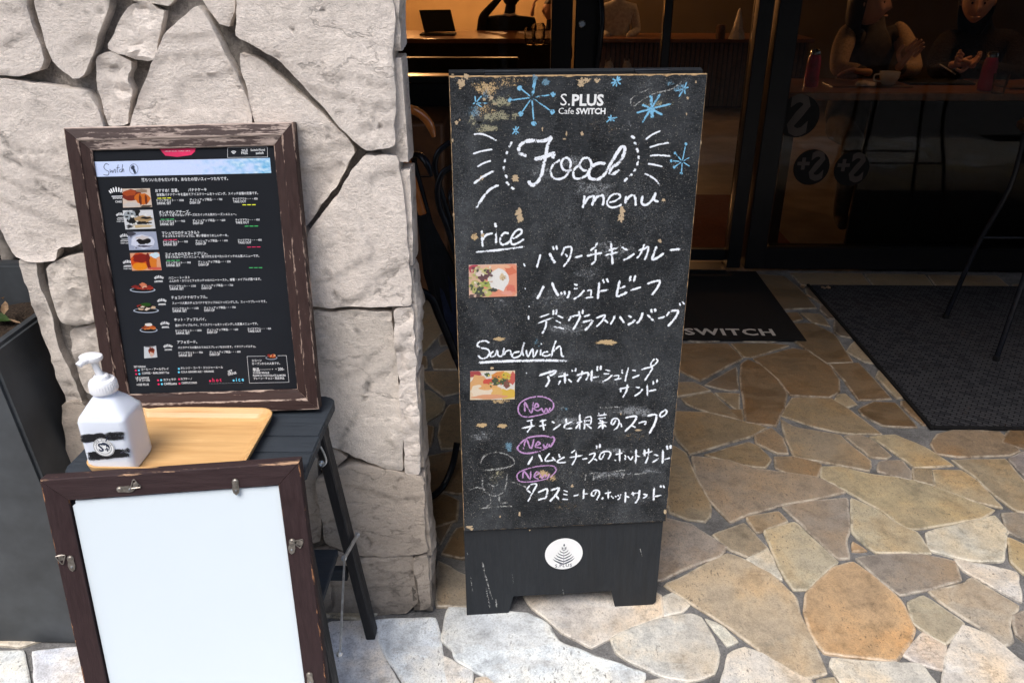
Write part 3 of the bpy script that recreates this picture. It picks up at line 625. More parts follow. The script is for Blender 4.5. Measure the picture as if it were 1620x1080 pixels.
def text_into(bm, f, body, a0, v0, a1, v1, h=None, n=-.0006, off=0.0, shear=0, mirror=False, hscale=1.0, space=1.0):
    """lay a line of type from (a0,v0) to (a1,v1) (baseline) on the frame f"""
    key = (body, off, shear, space)
    if key not in TC:
        me = textmesh(body, off=off, shear=shear, space=space); TC[key] = ([v.co.copy() for v in me.vertices], [tuple(p.vertices) for p in me.polygons])
    vs, fs = TC[key]
    if not vs: return
    x0 = min(v.x for v in vs); x1 = max(v.x for v in vs); L = math.hypot(a1 - a0, v1 - v0); s = L / (x1 - x0); sv = (h if h else s) * hscale
    ca, sa = (a1 - a0) / L, (v1 - v0) / L; nv = []
    for v in vs:
        x = (v.x - x0) * s; yy = v.y * sv
        if mirror: x = L - x
        nv.append(bm.verts.new(f(a0 + ca * x - sa * yy, v0 + sa * x + ca * yy, n)))
    for q in fs:
        try: bm.faces.new([nv[k] for k in q])
        except ValueError: pass
SF = Fr((0, SY - .008, 0), (1, 0, 0), (0, 0, 1))
for (cx, cz, r, rot) in ((1.402, .535, .088, 0), (1.60, .528, .086, 1), (1.30, .78, .10, 2)):
    bm = bmesh.new(); disc(bm, SF, cx, cz, r, 0, .002); st = obj('sticker', bm, M['stick_d'], shop)
    bm = bmesh.new()
    if rot < 2:
        text_into(bm, SF, 'S', cx - .01, cz - .06, cx + .062, cz - .06, n=-.0005, off=.03, mirror=True, hscale=1.25)
        text_into(bm, SF, '+', cx - .072, cz - .02, cx - .012, cz - .02, n=-.0005, off=.04)
    else: text_into(bm, SF, 'S', cx - .05, cz - .085, cx + .05, cz - .085, n=-.0005, off=.03, mirror=True, hscale=1.2)
    q = obj('sticker_lettering', bm, M['stick_l'], st)

# ------------------------------------------------------------------ the cafe behind the glass
for nm, b4, m in (('interior_back_wall', (-3.4, 6.2, 11.2, 11.4, 0, 2.64), 'plaster'), ('interior_left_wall', (-3.4, -3.2, 4.02, 11.2, 0, 2.64), 'plaster'), ('interior_right_wall', (6.0, 6.2, 4.02, 11.2, 0, 2.64), 'darkwood')):
    tag(obj(nm, box(*b4), M[m]), {'interior_back_wall': 'warm lit plaster wall at the back of the cafe', 'interior_left_wall': 'warm plaster wall on the left inside the cafe', 'interior_right_wall': 'dark wood wall on the right inside the cafe'}[nm], 'wall')
tag(obj('entrance_runner', box(.75, 1.5, 4.1, 5.35, .001, .008), M['redmat']), 'red brown mat just inside the glass door', 'mat')
tag(obj('added_dark_wall', box(.36, 6.0, 10.3, 10.4, 0, 2.64), M['olive']), 'added dark olive wall dimming the view behind the service counter', 'wall')  # added wall, coloured dark to keep this stretch of the room dim
ct = thing('service_counter', 'ribbed wood counter at the back seen through the glass door', 'counter', (1.6, 9.2, 0))
obj('countertop', box(.72, 3.0, 8.88, 9.6, .68, .72, .004), M['tablewood'], ct); obj('body', box(.78, 2.95, 8.98, 9.55, 0, .68), M['darkwood'], ct)
bm = bmesh.new(); x = .79
while x < 2.94: bx(bm, WF, x, x + .035, .02, .67, 8.96, 8.979); x += .05
o = obj('rib', bm, M['ribwood'], ct); o['kind'] = 'stuff'
# wooden divider behind the left window
dv = thing('dark_bar_counter', 'dark bar counter inside the left window below the orange wall', 'counter', (-.6, 5.8, 0))
obj('countertop', box(-2.6, .35, 7.4, 8.3, .80, .84, .004), M['tablewood'], dv); obj('body', box(-2.6, .30, 7.5, 8.2, 0, .80), M['darkwood'], dv)
obj('panel', box(-2.6, -.05, 4.6, 4.68, 0, .97, .01), M['darkwood'], dv)
def pendant(x, y, z, e):
    p = thing('pendant_lamp', 'dark pendant lamp ' + {-1.4: 'near the back wall on the far left', -.3: 'near the back wall behind the door jamb', 1.9: 'above the ribbed service counter', 2.35: 'above the person in tan', 4.0: 'at the right end over the window table', -1.0: 'above the laptop on the bar'}[x], 'lamp', (x, y, z), 'pendant lamps in the cafe')
    bm = bmesh.new(); lathe(bm, (x, y, z), [(.13, 0), (.10, .10), (.03, .15), (.015, .17)], 20); obj('shade', bm, M['shade'], p)
    bm = bmesh.new(); tube(bm, [(x, y, z + .16), (x, y, 2.64)], .004, 6); obj('cord', bm, M['shade'], p)
    bm = bmesh.new(); bmesh.ops.create_uvsphere(bm, u_segments=12, v_segments=8, radius=.035, matrix=Matrix.Translation((x, y, z + .03))); obj('bulb', bm, M['bulb'], p)
    l = bpy.data.lights.new('lamp_light', 'POINT'); l.energy = e; l.color = (1, .50, .20); l.shadow_soft_size = .06
    q = bpy.data.objects.new('lamp_light', l); COL.objects.link(q); q.location = (x, y, z - .02)
for a in ((-1.4, 9.6, 1.95, 75), (-.3, 9.9, 1.95, 80), (1.9, 9.2, 1.95, 7), (2.35, 4.45, 1.75, 4.2), (4.0, 4.9, 1.9, 1.6), (-1.0, 7.3, 1.95, 10)): pendant(*a)
TZ = .873
def sleeves(chs, mat, parent, name='sleeve'):
    for ch in chs: skin_mesh(name, [[(Vector(p), r + .007) for p, r in ch]], [M[mat]], parent)
tb = thing('cafe_table', 'dark wood table by the right window with cups on it', 'table', (3.0, 4.3, 0))
obj('tabletop', box(1.27, 4.6, 4.045, 4.55, TZ - .04, TZ, .005), M['tablewood'], tb)
obj('panel', box(1.70, 4.5, 4.06, 4.08, 0.02, TZ - .041), M['black'], tb)  # added black sheet standing in for the darkness below the tabletop
for x in (1.32, 3.2, 4.5): 
    for y in (4.10, 4.48): obj('leg', box(x - .025, x + .025, y - .025, y + .025, 0, TZ - .041), M['darkwood'], tb)
def cup(p, r=.050, h=.064):
    c = thing('coffee_cup', 'white coffee cup on the table in front of the person in tan', 'cup', p)
    bm = bmesh.new(); lathe(bm, p, [(.0, .004), (r * .5, 0), (r * .72, .008), (r * .95, h * .6), (r, h), (r * .93, h), (r * .85, h * .6), (r * .5, .014), (0, .012)], 24); obj('bowl', bm, M['china'], c, True)
    bm = bmesh.new(); P = Vector(p); tube(bm, curve([P + Vector((-r * .85, 0, h * .82)), P + Vector((-r * 1.5, 0, h * .75)), P + Vector((-r * 1.45, 0, h * .35)), P + Vector((-r * .8, 0, h * .28))]), .005, 6); obj('handle', bm, M['china'], c, True)
def atable(px, py): q = G(px, py, TZ); return (q.x, q.y, TZ)
q = atable(1404, 137); cup((q[0], q[1], TZ + .008))
bd = thing('serving_board', 'round edged wooden board under the coffee cup', 'board', (q[0] - .1, q[1], TZ)); bm = bmesh.new(); bx(bm, WF, q[0] - .30, q[0] + .11, TZ, TZ + .007, q[1] - .05, q[1] + .10, .003, 2); obj('board', bm, M['ribwood'], bd)
bm = bmesh.new(); bmesh.ops.create_icosphere(bm, subdivisions=3, radius=.05, matrix=Matrix.Translation((q[0] - .12, q[1] - .02, TZ + .012)) @ Matrix.Diagonal((1.1, .6, .34, 1)))
for v in bm.verts: v.co += Vector((0, 0, 1)) * .010 * noise.noise(v.co * 50); v.co.z = max(v.co.z, TZ + .0075)
tag(obj('paper_napkin', bm, M['tissue'], origin=(q[0] - .12, q[1] - .02, TZ + .008)), 'crumpled white napkin beside the coffee cup', 'napkin')
def pbottle(px, py, label):
    q = atable(px, py); c = thing('seasoning_bottle', label, 'bottle', q, 'pink bottles on the window table')
    bm = bmesh.new(); lathe(bm, q, [(.034, 0), (.036, .02), (.034, .11), (.03, .14), (.024, .155)], 20); obj('body', bm, M['pinkb'], c, True)
    bm = bmesh.new(); lathe(bm, (q[0], q[1], TZ + .1555), [(.026, 0), (.026, .015), (.018, .026), (0, .028)], 16); obj('cap', bm, M['chrome'], c, True)
pbottle(1282, 137, 'pink bottle with bright cap left of the person in tan'); pbottle(1557, 143, 'dark pink bottle right of the tapping hands')
q = atable(1578, 148); bm = bmesh.new(); lathe(bm, q, [(.028, 0), (.036, .09), (.033, .09), (.026, .006), (0, .006)], 20); tag(obj('water_glass', bm, M['drink'], origin=q), 'small water glass beside the dark pink bottle', 'glass')
q = atable(1490, 134); tag(obj('dark_tray', box(q[0] - .18, q[0] + .16, q[1] - .03, q[1] + .14, TZ, TZ + .012, .004), M['black'], origin=q), 'black tray on the table under the tapping hands', 'tray')
q = atable(1620, 140); tag(obj('wooden_plate', box(q[0] - .10, q[0] + .2, q[1] - .05, q[1] + .1, TZ, TZ + .014, .005), M['ribwood'], origin=q), 'wooden plate at the right edge of the table', 'plate')

# people: one skinned body each, head on a neck, hair and hands' fingers grown in the same mesh
def skin_mesh(name, chains, mats, parent, sub=2, face_mat=None):
    vs, es, rad = [], [], []; idx = {}
    for ch in chains:
        prev = None
        for k, (p, r) in enumerate(ch):
            key = tuple(round(c, 4) for c in p)
            if key in idx: i = idx[key]
            else: i = len(vs); vs.append(p); rad.append(r); idx[key] = i
            if prev is not None and prev != i: es.append((prev, i))
            prev = i
    me = bpy.data.meshes.new(name); me.from_pydata([tuple(v) for v in vs], es, [])
    for m in mats: me.materials.append(m)
    o = bpy.data.objects.new(name, me); COL.objects.link(o)
    md = o.modifiers.new('skin', 'SKIN'); md.use_smooth_shade = True
    sv = me.skin_vertices[0].data
    for i, r in enumerate(rad): sv[i].radius = (r, r) if not hasattr(r, '__len__') else r
    # a root per island
    seen = set(); adj = {i: [] for i in range(len(vs))}
    for a, b in es: adj[a].append(b); adj[b].append(a)
    for i in range(len(vs)):
        if i in seen: continue
        sv[i].use_root = True; st = [i]
        while st:
            k = st.pop()
            if k in seen: continue
            seen.add(k); st += adj[k]
    o.modifiers.new('sub', 'SUBSURF').levels = sub; o.modifiers['sub'].render_levels = sub
    if parent: o.parent = parent; o.matrix_parent_inverse = MW[parent].inverted()
    MW[o] = Matrix.Identity(4); return o
def hand(wrist, direction, palm_n, curl=.5, s=1.0, mat='skin', parent=None):
    d = Vector(direction).normalized(); n = Vector(palm_n); n = (n - d * n.dot(d)).normalized(); x = d.cross(n); w = Vector(wrist)
    ch = [[(w - d * .03, .021 * s), (w, .022 * s), (w + d * .035 * s, (.036 * s, .016 * s)), (w + d * .075 * s, (.038 * s, .014 * s))]]
    for k, (off, L) in enumerate(((-.028, .068), (-.009, .078), (.010, .073), (.028, .058))):
        b = w + d * .078 * s + x * off * s; p = [(w + d * .062 * s + x * off * s * .8, .011 * s), (b, .010 * s)]
        dd = d.copy(); q = b
        for j in range(3):
            dd = (Matrix.Rotation(curl * .75, 3, x) @ dd); q = q + dd * L * s * (.44, .32, .24)[j]; p.append((q, (.0088, .008, .007)[j] * s))
        ch.append(p)
    t0 = w + d * .02 * s - x * .024 * s; t1 = t0 + (d * .6 - x * .8).normalized() * .035 * s; t2 = t1 + (d * .9 - x * .2 + n * .3).normalized() * .03 * s; t3 = t2 + (d - x * .0 + n * .4).normalized() * .024 * s
    ch.append([(w + d * .012 * s - x * .008 * s, .013 * s), (t0, .013 * s), (t1, .0115 * s), (t2, .0095 * s), (t3, .008 * s)])
    return skin_mesh('hand', ch, [M[mat]], parent, 1)
def head(c, face, parent, s=1.0, hair='hair', long=True, tilt=0):
    """c = centre of the skull; face = direction looked at"""
    c = Vector(c); f = Vector(face).normalized(); r = f.cross(Vector((0, 0, 1))).normalized(); u = r.cross(f)
    bm = bmesh.new(); bmesh.ops.create_uvsphere(bm, u_segments=32, v_segments=24, radius=1)
    for v in bm.verts:
        x, y, z = v.co; a, b, h = x * .074, y * .092, z * .112
        if z < 0: a *= 1 - .34 * z * z; b *= 1 - .16 * z * z
        if y > .3:
            g = lambda X, Z, sx, sz: math.exp(-((x - X) / sx) ** 2 - ((z - Z) / sz) ** 2)
            b += .022 * g(0, -.16, .12, .16) + .008 * g(0, .05, .10, .2) - .010 * (g(.33, .06, .17, .13) + g(-.33, .06, .17, .13)) + .006 * g(0, -.44, .24, .05) + .005 * g(0, -.53, .2, .05) + .008 * g(0, -.8, .3, .2) + .004 * (g(.45, -.25, .2, .2) + g(-.45, -.25, .2, .2))
        v.co = c + (r * a + f * b + u * h) * s
    hd = obj('head', bm, M['skin'], parent, True)
    for sgn in (-1, 1):
        bm = bmesh.new(); e = c + (r * .026 * sgn + f * .074 + u * .008) * s; bmesh.ops.create_uvsphere(bm, u_segments=10, v_segments=8, radius=.008 * s, matrix=Matrix.Translation(e)); obj('eye', bm, M['black'], hd, True)
        bm = bmesh.new(); tube(bm, [e + (r * -.014 + u * .017 + f * .010) * s, e + (u * .021 + f * .011) * s, e + (r * .014 + u * .017 + f * .008) * s], .0025 * s, 6); obj('eyebrow', bm, M['hair'], hd, True)
        bm = bmesh.new(); bmesh.ops.create_uvsphere(bm, u_segments=10, v_segments=8, radius=1, matrix=Matrix.Translation(c + (r * .074 * sgn - f * .005 - u * .005) * s) @ Matrix.Diagonal((.010, .018, .028, 1))); obj('ear', bm, M['skin'], hd, True)
    bm = bmesh.new(); tube(bm, curve([c + (r * k * .022 + f * (.098 - .006 * abs(k)) - u * .055) * s for k in (-1, 0, 1)]), [.002, .0035, .0045, .005, .0055, .006, .006, .006, .0055, .005, .0045, .0035, .002][:13], 6); obj('lips', bm, M['pinkb'] if False else M['skin'], hd, True)
    bm = bmesh.new(); bmesh.ops.create_uvsphere(bm, u_segments=28, v_segments=20, radius=1)
    kill = []
    for v in bm.verts:
        x, y, z = v.co
        if y > .35 and z < .45 - .1 * abs(x): kill.append(v)
        dz = 0
        if long and z < -.1: dz = -.9 * (-.1 - z)
        v.co = c + (r * x * .088 + f * (y * .102 - .010) + u * (z * .124 + .006 + dz * .12)) * s
        v.co += (v.co - c).normalized() * .006 * noise.noise(v.co * 40)
    bmesh.ops.delete(bm, geom=kill, context='VERTS'); obj('hair', bm, M[hair], hd, True)
    return hd
def V(px, py, Y): return W(px, py, Y)
# 1: person in tan, arms folded on the table
p1 = thing('person', 'person in tan knit and dark vest with folded arms behind the window', 'person', (2.0, 4.8, 0))
ls, rs, le, re = V(1336, 52, 4.69), V(1428, 50, 4.69), V(1324, 118, 4.49), V(1446, 112, 4.47)
nk, ch_, pv = (ls + rs) / 2 + Vector((0, .02, .03)), (ls + rs) / 2 + Vector((0, .03, -.15)), (ls + rs) / 2 + Vector((0, .12, -.50)); pv.z = .60
lh, rh = V(1418, 108, 4.37), V(1372, 112, 4.37); le.z = max(le.z, TZ + .05); re.z = max(re.z, TZ + .05); lh.z = TZ + .075; rh.z = TZ + .055
hc = V(1377, 3, 4.64)
skin_mesh('torso', [[(pv, (.16, .12)), ((pv + ch_) / 2, (.135, .10)), (ch_, (.15, .105)), (nk, (.075, .07)), (nk + Vector((0, 0, .07)), .052), (hc - Vector((0, 0, .07)), .05)],
  [(ch_, (.15, .105)), (ls + Vector((.03, 0, 0)), .062), (ls.lerp(le, .5), .05), (le, .045), (le.lerp(rh, .55), .040), (rh, .029)],
  [(ch_, (.15, .105)), (rs - Vector((.03, 0, 0)), .062), (rs.lerp(re, .5), .05), (re, .045), (re.lerp(lh, .55), .040), (lh, .029)],
  [(pv, (.16, .12)), (pv + Vector((-.1, -.1, -.02)), .085), (pv + Vector((-.12, -.42, -.02)), .062), (pv + Vector((-.12, -.42, -.45)), .045), (pv + Vector((-.12, -.52, -.49)), .035)],
  [(pv, (.16, .12)), (pv + Vector((.1, -.1, -.02)), .085), (pv + Vector((.12, -.42, -.02)), .062), (pv + Vector((.12, -.42, -.45)), .045), (pv + Vector((.12, -.52, -.49)), .035)]], [M['vest']], p1)
sleeves([[(ls + Vector((.05, .0, -.01)), .058), (ls + Vector((.02, 0, 0)), .062), (ls.lerp(le, .5), .05), (le, .045), (le.lerp(rh, .55), .040), (le.lerp(rh, .85), .031)], [(rs - Vector((.05, 0, .01)), .058), (rs - Vector((.02, 0, 0)), .062), (rs.lerp(re, .5), .05), (re, .045), (re.lerp(lh, .55), .040), (re.lerp(lh, .85), .031)]], 'tan', p1)
sleeves([[(nk + Vector((0, 0, .0)), .06), (nk + Vector((0, 0, .06)), .05)]], 'tan', p1, 'collar')
head(hc, (.9, -.75, -.10), p1, 1.05)
hand(V(1424, 104, 4.34), (.25, -.1, .45), (-.1, -1, 0), .25, 1.0, parent=p1); hand(rh, (-.9, .1, .1), (0, -.3, -1), .4, 1.0, parent=p1)
# 2: person in dark clothes tapping something held in the hands
p2 = thing('person', 'person in dark fur trimmed clothes holding a thin stick at the table', 'person', (2.65, 4.8, 0))
ls, rs = V(1490, 60, 4.73), V(1610, 58, 4.73); nk = (ls + rs) / 2 + Vector((0, .02, .04)); ch_ = nk + Vector((0, .02, -.18)); pv = nk + Vector((0, .1, -.52)); pv.z = .60
lh, rh = V(1505, 121, 4.49), V(1532, 118, 4.47); lh.z = TZ + .08; rh.z = TZ + .085; le, re = V(1478, 118, 4.62), V(1612, 120, 4.59); hc = V(1548, 0, 4.66)
skin_mesh('torso', [[(pv, (.17, .13)), ((pv + ch_) / 2, (.15, .12)), (ch_, (.16, .12)), (nk, (.08, .075)), (nk + Vector((0, 0, .07)), .052), (hc - Vector((0, 0, .07)), .05)],
  [(ch_, (.16, .12)), (ls + Vector((.03, 0, 0)), .07), (ls.lerp(le, .5), .062), (le, .055), (le.lerp(lh, .6), .042), (lh + (le - lh).normalized() * .03, .03)],
  [(ch_, (.16, .12)), (rs - Vector((.03, 0, 0)), .07), (rs.lerp(re, .5), .062), (re, .055), (re.lerp(rh, .6), .042), (rh + (re - rh).normalized() * .03, .03)],
  [(pv, (.17, .13)), (pv + Vector((-.1, -.1, -.02)), .085), (pv + Vector((-.12, -.40, -.02)), .062), (pv + Vector((-.12, -.40, -.45)), .045)], [(pv, (.17, .13)), (pv + Vector((.1, -.1, -.02)), .085), (pv + Vector((.12, -.40, -.02)), .062), (pv + Vector((.12, -.40, -.45)), .045)]], [M['furry']], p2)
head(hc, (-.45, -1, -.30), p2, 1.05)
hand(lh, (.9, -.3, .12), (0, -.2, 1), .7, 1.0, parent=p2); hand(rh, (-.95, -.2, .35), (0, -1, .3), .5, 1.0, parent=p2)
bm = bmesh.new(); tube(bm, [V(1487, 102, 4.45), V(1512, 118, 4.45)], .0035, 8); tag(obj('thin_stick', bm, M['china'], origin=V(1500, 110, 4.45)), 'thin pale stick held in the hand at the table', 'stick')
# 3: person in a dark suit at the far table, seen from behind
p3 = thing('person', 'person in a black jacket with back turned below the orange wall', 'person', (-.1, 8.4, 0))
c = V(800, 40, 8.4); nk = V(806, 24, 8.4); hc = nk + Vector((.02, 0, .19)); pv = Vector((c.x, 8.45, .5)); ls, rs = nk + Vector((-.2, 0, -.07)), nk + Vector((.2, 0, -.07))
skin_mesh('torso', [[(pv, (.18, .13)), ((pv + nk) / 2, (.16, .12)), (nk + Vector((0, 0, -.12)), (.18, .12)), (nk, .06), (hc - Vector((0, 0, .06)), .05)],
  [(nk + Vector((0, 0, -.12)), (.18, .12)), (ls, .07), (ls + Vector((-.10, .05, -.2)), .055), (ls + Vector((-.06, -.1, .06)), .045), (hc + Vector((-.10, .0, -.02)), .03)],
  [(nk + Vector((0, 0, -.12)), (.18, .12)), (rs, .07), (rs + Vector((.05, .05, -.25)), .05), (rs + Vector((.0, .25, -.3)), .04)],
  [(pv, (.18, .13)), (pv + Vector((-.1, .35, 0)), .07), (pv + Vector((-.1, .4, -.45)), .05)], [(pv, (.18, .13)), (pv + Vector((.1, .35, 0)), .07), (pv + Vector((.1, .4, -.45)), .05)]], [M['black']], p3)
head(hc, (.3, 1, -.1), p3, 1.0, long=False); hand(hc + Vector((-.10, .0, .0)), (0.2, 0, 1), (1, 0, 0), .5, 1.0, parent=p3)
bm = bmesh.new(); tube(bm, [nk + Vector((-.06, -.05, .01)), nk + Vector((0, -.065, 0)), nk + Vector((.06, -.05, .01))], .012, 8); obj('shirt_collar', bm, M['shirt'], p3, True)
# 5: dark haired person opposite
p5 = thing('person', 'dark haired person with hands raised to the face behind the glass jars', 'person', (.2, 9.2, 0))
hc = V(872, 16, 9.2); nk = hc - Vector((0, -.02, .19)); pv = Vector((nk.x, 9.35, .5)); hl = V(842, 22, 9.0)
skin_mesh('torso', [[(pv, (.17, .12)), ((pv + nk) / 2, (.15, .11)), (nk + Vector((0, 0, -.12)), (.16, .11)), (nk, .055), (hc - Vector((0, 0, .06)), .05)],
  [(nk + Vector((0, 0, -.12)), (.16, .11)), (nk + Vector((-.17, 0, -.07)), .06), (nk + Vector((-.22, -.1, -.28)), .05), (hl + Vector((0, 0, -.05)), .03)],
  [(nk + Vector((0, 0, -.12)), (.16, .11)), (nk + Vector((.17, 0, -.07)), .06), (nk + Vector((.2, -.1, -.3)), .05), (nk + Vector((.05, -.25, -.32)), .035)],
  [(pv, (.17, .12)), (pv + Vector((-.1, -.35, 0)), .07), (pv + Vector((-.1, -.4, -.45)), .05)], [(pv, (.17, .12)), (pv + Vector((.1, -.35, 0)), .07), (pv + Vector((.1, -.4, -.45)), .05)]], [M['black']], p5)
head(hc, (-.8, -.4, 0), p5, 1.0); hand(hl, (.1, 0, 1), (1, 0, 0), .5, 1.1, parent=p5)
# 4: person beyond the door glass
p4 = thing('person', 'person in a pale top seen through the narrow glass beside the door', 'person', (1.0, 8.9, 0))
nk = V(978, 2, 9.3); hc = nk + Vector((0, 0, .19)); pv = Vector((nk.x, 9.35, .5))
skin_mesh('torso', [[(pv, (.16, .12)), ((pv + nk) / 2, (.15, .11)), (nk + Vector((0, 0, -.12)), (.16, .11)), (nk, .055), (hc - Vector((0, 0, .06)), .05)],
  [(nk + Vector((0, 0, -.12)), (.16, .11)), (nk + Vector((-.17, 0, -.07)), .06), (nk + Vector((-.22, -.02, -.3)), .05), (nk + Vector((-.10, -.2, -.34)), .035)],
  [(nk + Vector((0, 0, -.12)), (.16, .11)), (nk + Vector((.17, 0, -.07)), .06), (nk + Vector((.22, -.02, -.3)), .05), (nk + Vector((.10, -.2, -.34)), .035)],
  [(pv, (.16, .12)), (pv + Vector((-.1, -.35, 0)), .07), (pv + Vector((-.1, -.4, -.45)), .05)], [(pv, (.16, .12)), (pv + Vector((.1, -.35, 0)), .07), (pv + Vector((.1, -.4, -.45)), .05)]], [M['shirt']], p4)
head(hc, (0, -1, -.2), p4, 1.0)
# things on the far counter
lp = thing('laptop', 'open dark laptop standing on the bar behind the left window', 'laptop', (-.95, 7.7, .84))
q = G(690, 56, .845); obj('keyboard_base', box(q.x - .15, q.x + .17, q.y - .02, q.y + .2, .841, .855, .003), M['black'], lp)
obj('screen', (lambda b: (bx(b, Fr((q.x - .13, q.y + .20, .856), (1, .35, 0), (-.25, .3, 1)), 0, .3, 0, .2, 0, .008), b)[1])(bmesh.new()), M['black'], lp)
for px, s in ((838, 1.0), (852, 1.25), (866, .9)):
    q = G(px, 70, .845); bm = bmesh.new(); lathe(bm, (q.x, q.y, .841), [(.03 * s, 0), (.045 * s, .05 * s), (.045 * s, .11 * s), (.03 * s, .13 * s), (.028 * s, .13 * s), (.04 * s, .1 * s), (.04 * s, .05 * s), (0, .01)], 18)
    tag(obj('glass_jar', bm, M['drink'], origin=(q.x, q.y, .841)), {838: 'small clear glass jar nearest the person in the black jacket', 852: 'largest clear glass jar on the bar behind the left window', 866: 'small clear glass jar nearest the door jamb'}[px], 'jar')
for px, py in ((1139, 62),):
    q = G(px, py, .72); bm = bmesh.new(); lathe(bm, (q.x, q.y, .721), [(.05, 0), (.05, .12), (.04, .14), (0, .14)], 14); tag(obj('small_red_pot', bm, M['ribwood'], origin=(q.x, q.y, .721)), 'small reddish pot on the back counter beside the folded napkin', 'pot')
q = G(1150, 62, .72); bm = bmesh.new(); lathe(bm, (q.x + .1, q.y, .721), [(.09, 0), (.05, .12), (.015, .28), (0, .3)], 8); tag(obj('folded_napkin', bm, M['tissue'], origin=(q.x + .1, q.y, .721)), 'white napkin folded to a point on the back counter', 'napkin')

# ------------------------------------------------------------------ mats
mt = thing('door_mat', 'black door mat lettered in grey in front of the glass door', 'mat', (.75, 3.45, 0))
bm = box(.30, 1.19, 3.04, 3.87, -.002, .006, .002); obj('mat_body', bm, M['matblk'], mt)
bm = bmesh.new(); a = G(1226, 528, .0065); b = G(1083, 525, .0065)
text_into(bm, Fr((0, 0, .0066), (1, 0, 0), (0, 1, 0)), 'SWITCH', b.x, 3.085, a.x, 3.085, n=0, off=.028, space=1.12, hscale=.95); obj('mat_lettering', bm, M['matlet'], mt)
mt2 = thing('woven_mat', 'large dark woven mat under the thin black table legs', 'mat', (2.3, 3.0, 0))
mb = obj('mat_surface', box(1.409, 3.29, 2.362, 3.68, -.002, .007, .001), M['weave'], mt2)
for nm, q in (('left', (1.393, 1.407, 2.345, 3.69)), ('near', (1.4071, 3.29, 2.345, 2.36))): obj('mat_border', box(q[0], q[1], q[2], q[3], -.002, .0085, .002), M['matblk'], mt2)
# few dry leaves
for k, (px, py) in enumerate(((1306, 457), (1270, 455), (1277, 470))):
    q = G(px, py, .001); bm = bmesh.new(); n = 9; pts = []
    for i in range(n): a = i * 2 * math.pi / n; r = .022 * (1 + .35 * math.cos(2 * a)) * rnd.uniform(.8, 1.15) * (1 - .3 * k * .5); pts.append(bm.verts.new((q.x + r * math.cos(a + k), q.y + r * math.sin(a + k), .009 + .004 * math.sin(3 * a))))
    c_ = bm.verts.new((q.x, q.y, .007))
    for i in range(n): bm.faces.new((c_, pts[i], pts[(i + 1) % n]))
    bmesh.ops.solidify(bm, geom=bm.faces[:], thickness=.0008)
    tag(obj('dry_leaf', bm, M['leafd'], origin=q), ('tan dry leaf on the far left corner of the woven mat', 'small dry leaf at the tip of the woven mat', 'smallest dry leaf just inside the woven mat corner')[k], 'leaf')

# ------------------------------------------------------------------ thin legged table on the woven mat
ft = thing('bistro_table', 'thin legged black table standing on the woven mat at the right edge', 'table', (2.08, 3.06, 0))
bm = bmesh.new(); lathe(bm, (2.16, 3.06, .86), [(.0, 0), (.27, 0), (.28, .01), (.28, .022), (.27, .03), (0, .03)], 40); obj('tabletop', bm, M['darkmetal'], ft)
for x0, y0, x1, y1 in ((1.885, 3.283, 1.96, 3.2), (1.89, 2.866, 1.96, 2.93), (2.45, 3.283, 2.36, 3.2), (2.45, 2.866, 2.36, 2.93)):
    bm = bmesh.new(); tube(bm, curve([(x0, y0, .008), (x0 + (x1 - x0) * .45, y0 + (y1 - y0) * .4, .35), (x1, y1, .62), (x1, y1, .86)], 4), .0105, 10); lg = obj('leg', bm, M['blkplastic'], ft, True)
    bm = bmesh.new(); lathe(bm, (x0, y0, .0072), [(.014, 0), (.014, .012), (.011, .02)], 10); obj('rubber_foot', bm, M['matblk'], lg)
for y0 in (3.235, 2.905):
    bm = bmesh.new(); tube(bm, [(1.925, y0, .40), (2.40, y0, .40)], .006, 8); obj('crossbar', bm, M['blkplastic'], ft, True)

# ------------------------------------------------------------------ umbrella stand behind the A-board
us = thing('umbrella_stand', 'black bent metal stand holding umbrellas between pillar and chalkboard', 'umbrella stand', (-.22, 2.2, 0))
def ring(bm, c, r, zz, rad=.008, squash=1.0): tube(bm, [(c[0] + r * math.cos(k * math.pi / 16), c[1] + r * squash * math.sin(k * math.pi / 16), zz) for k in range(33)], rad, 8, False)
for zz, r in ((.66, .09), (.60, .095), (.54, .09), (.30, .08), (.06, .09)):
    bm = bmesh.new(); ring(bm, (-.10, 2.24), r, zz, .009); obj('ring', bm, M['blkplastic'], us, True)
for k in range(6):
    a = k * math.pi / 3 + .3; c, s = math.cos(a), math.sin(a); P0 = Vector((-.10, 2.24, 0))
    bm = bmesh.new(); tube(bm, curve([P0 + Vector((c * .11, s * .11, .010)), P0 + Vector((c * .10, s * .10, .12)), P0 + Vector((c * .08, s * .08, .34)), P0 + Vector((c * .09, s * .09, .60)), P0 + Vector((c * .10, s * .10, .70)), P0 + Vector((c * .08, s * .08, .74))]), .009, 8); obj('upright', bm, M['blkplastic'], us, True)
for k in range(2):
    f0 = 2.05 + k * .25
    bm = bmesh.new(); tube(bm, curve([W(712, 225, f0), W(694, 240, f0), W(688, 262, f0), W(694, 290, f0), W(706, 330, f0), W(722, 380, f0)] if k else [W(716, 264, f0), W(700, 274, f0), W(692, 300, f0), W(696, 330, f0), W(708, 360, f0), W(726, 420, f0)]), .0085, 8); obj('loop', bm, M['blkplastic'], us, True)
bm = bmesh.new(); tube(bm, curve([W(655, 460, 2.0), W(668, 462, 2.0), W(684, 474, 2.0), W(694, 498, 2.0), W(708, 530, 2.0), W(722, 566, 2.0)]), .012, 8); obj('brace', bm, M['blkplastic'], us, True)
bm = bmesh.new(); tube(bm, curve([G(723, 700, .12), G(716, 735, .06), G(700, 770, .012), G(676, 788, .012), G(655, 782, .012)]), .010, 8); obj('foot_loop', bm, M['blkplastic'], us, True)
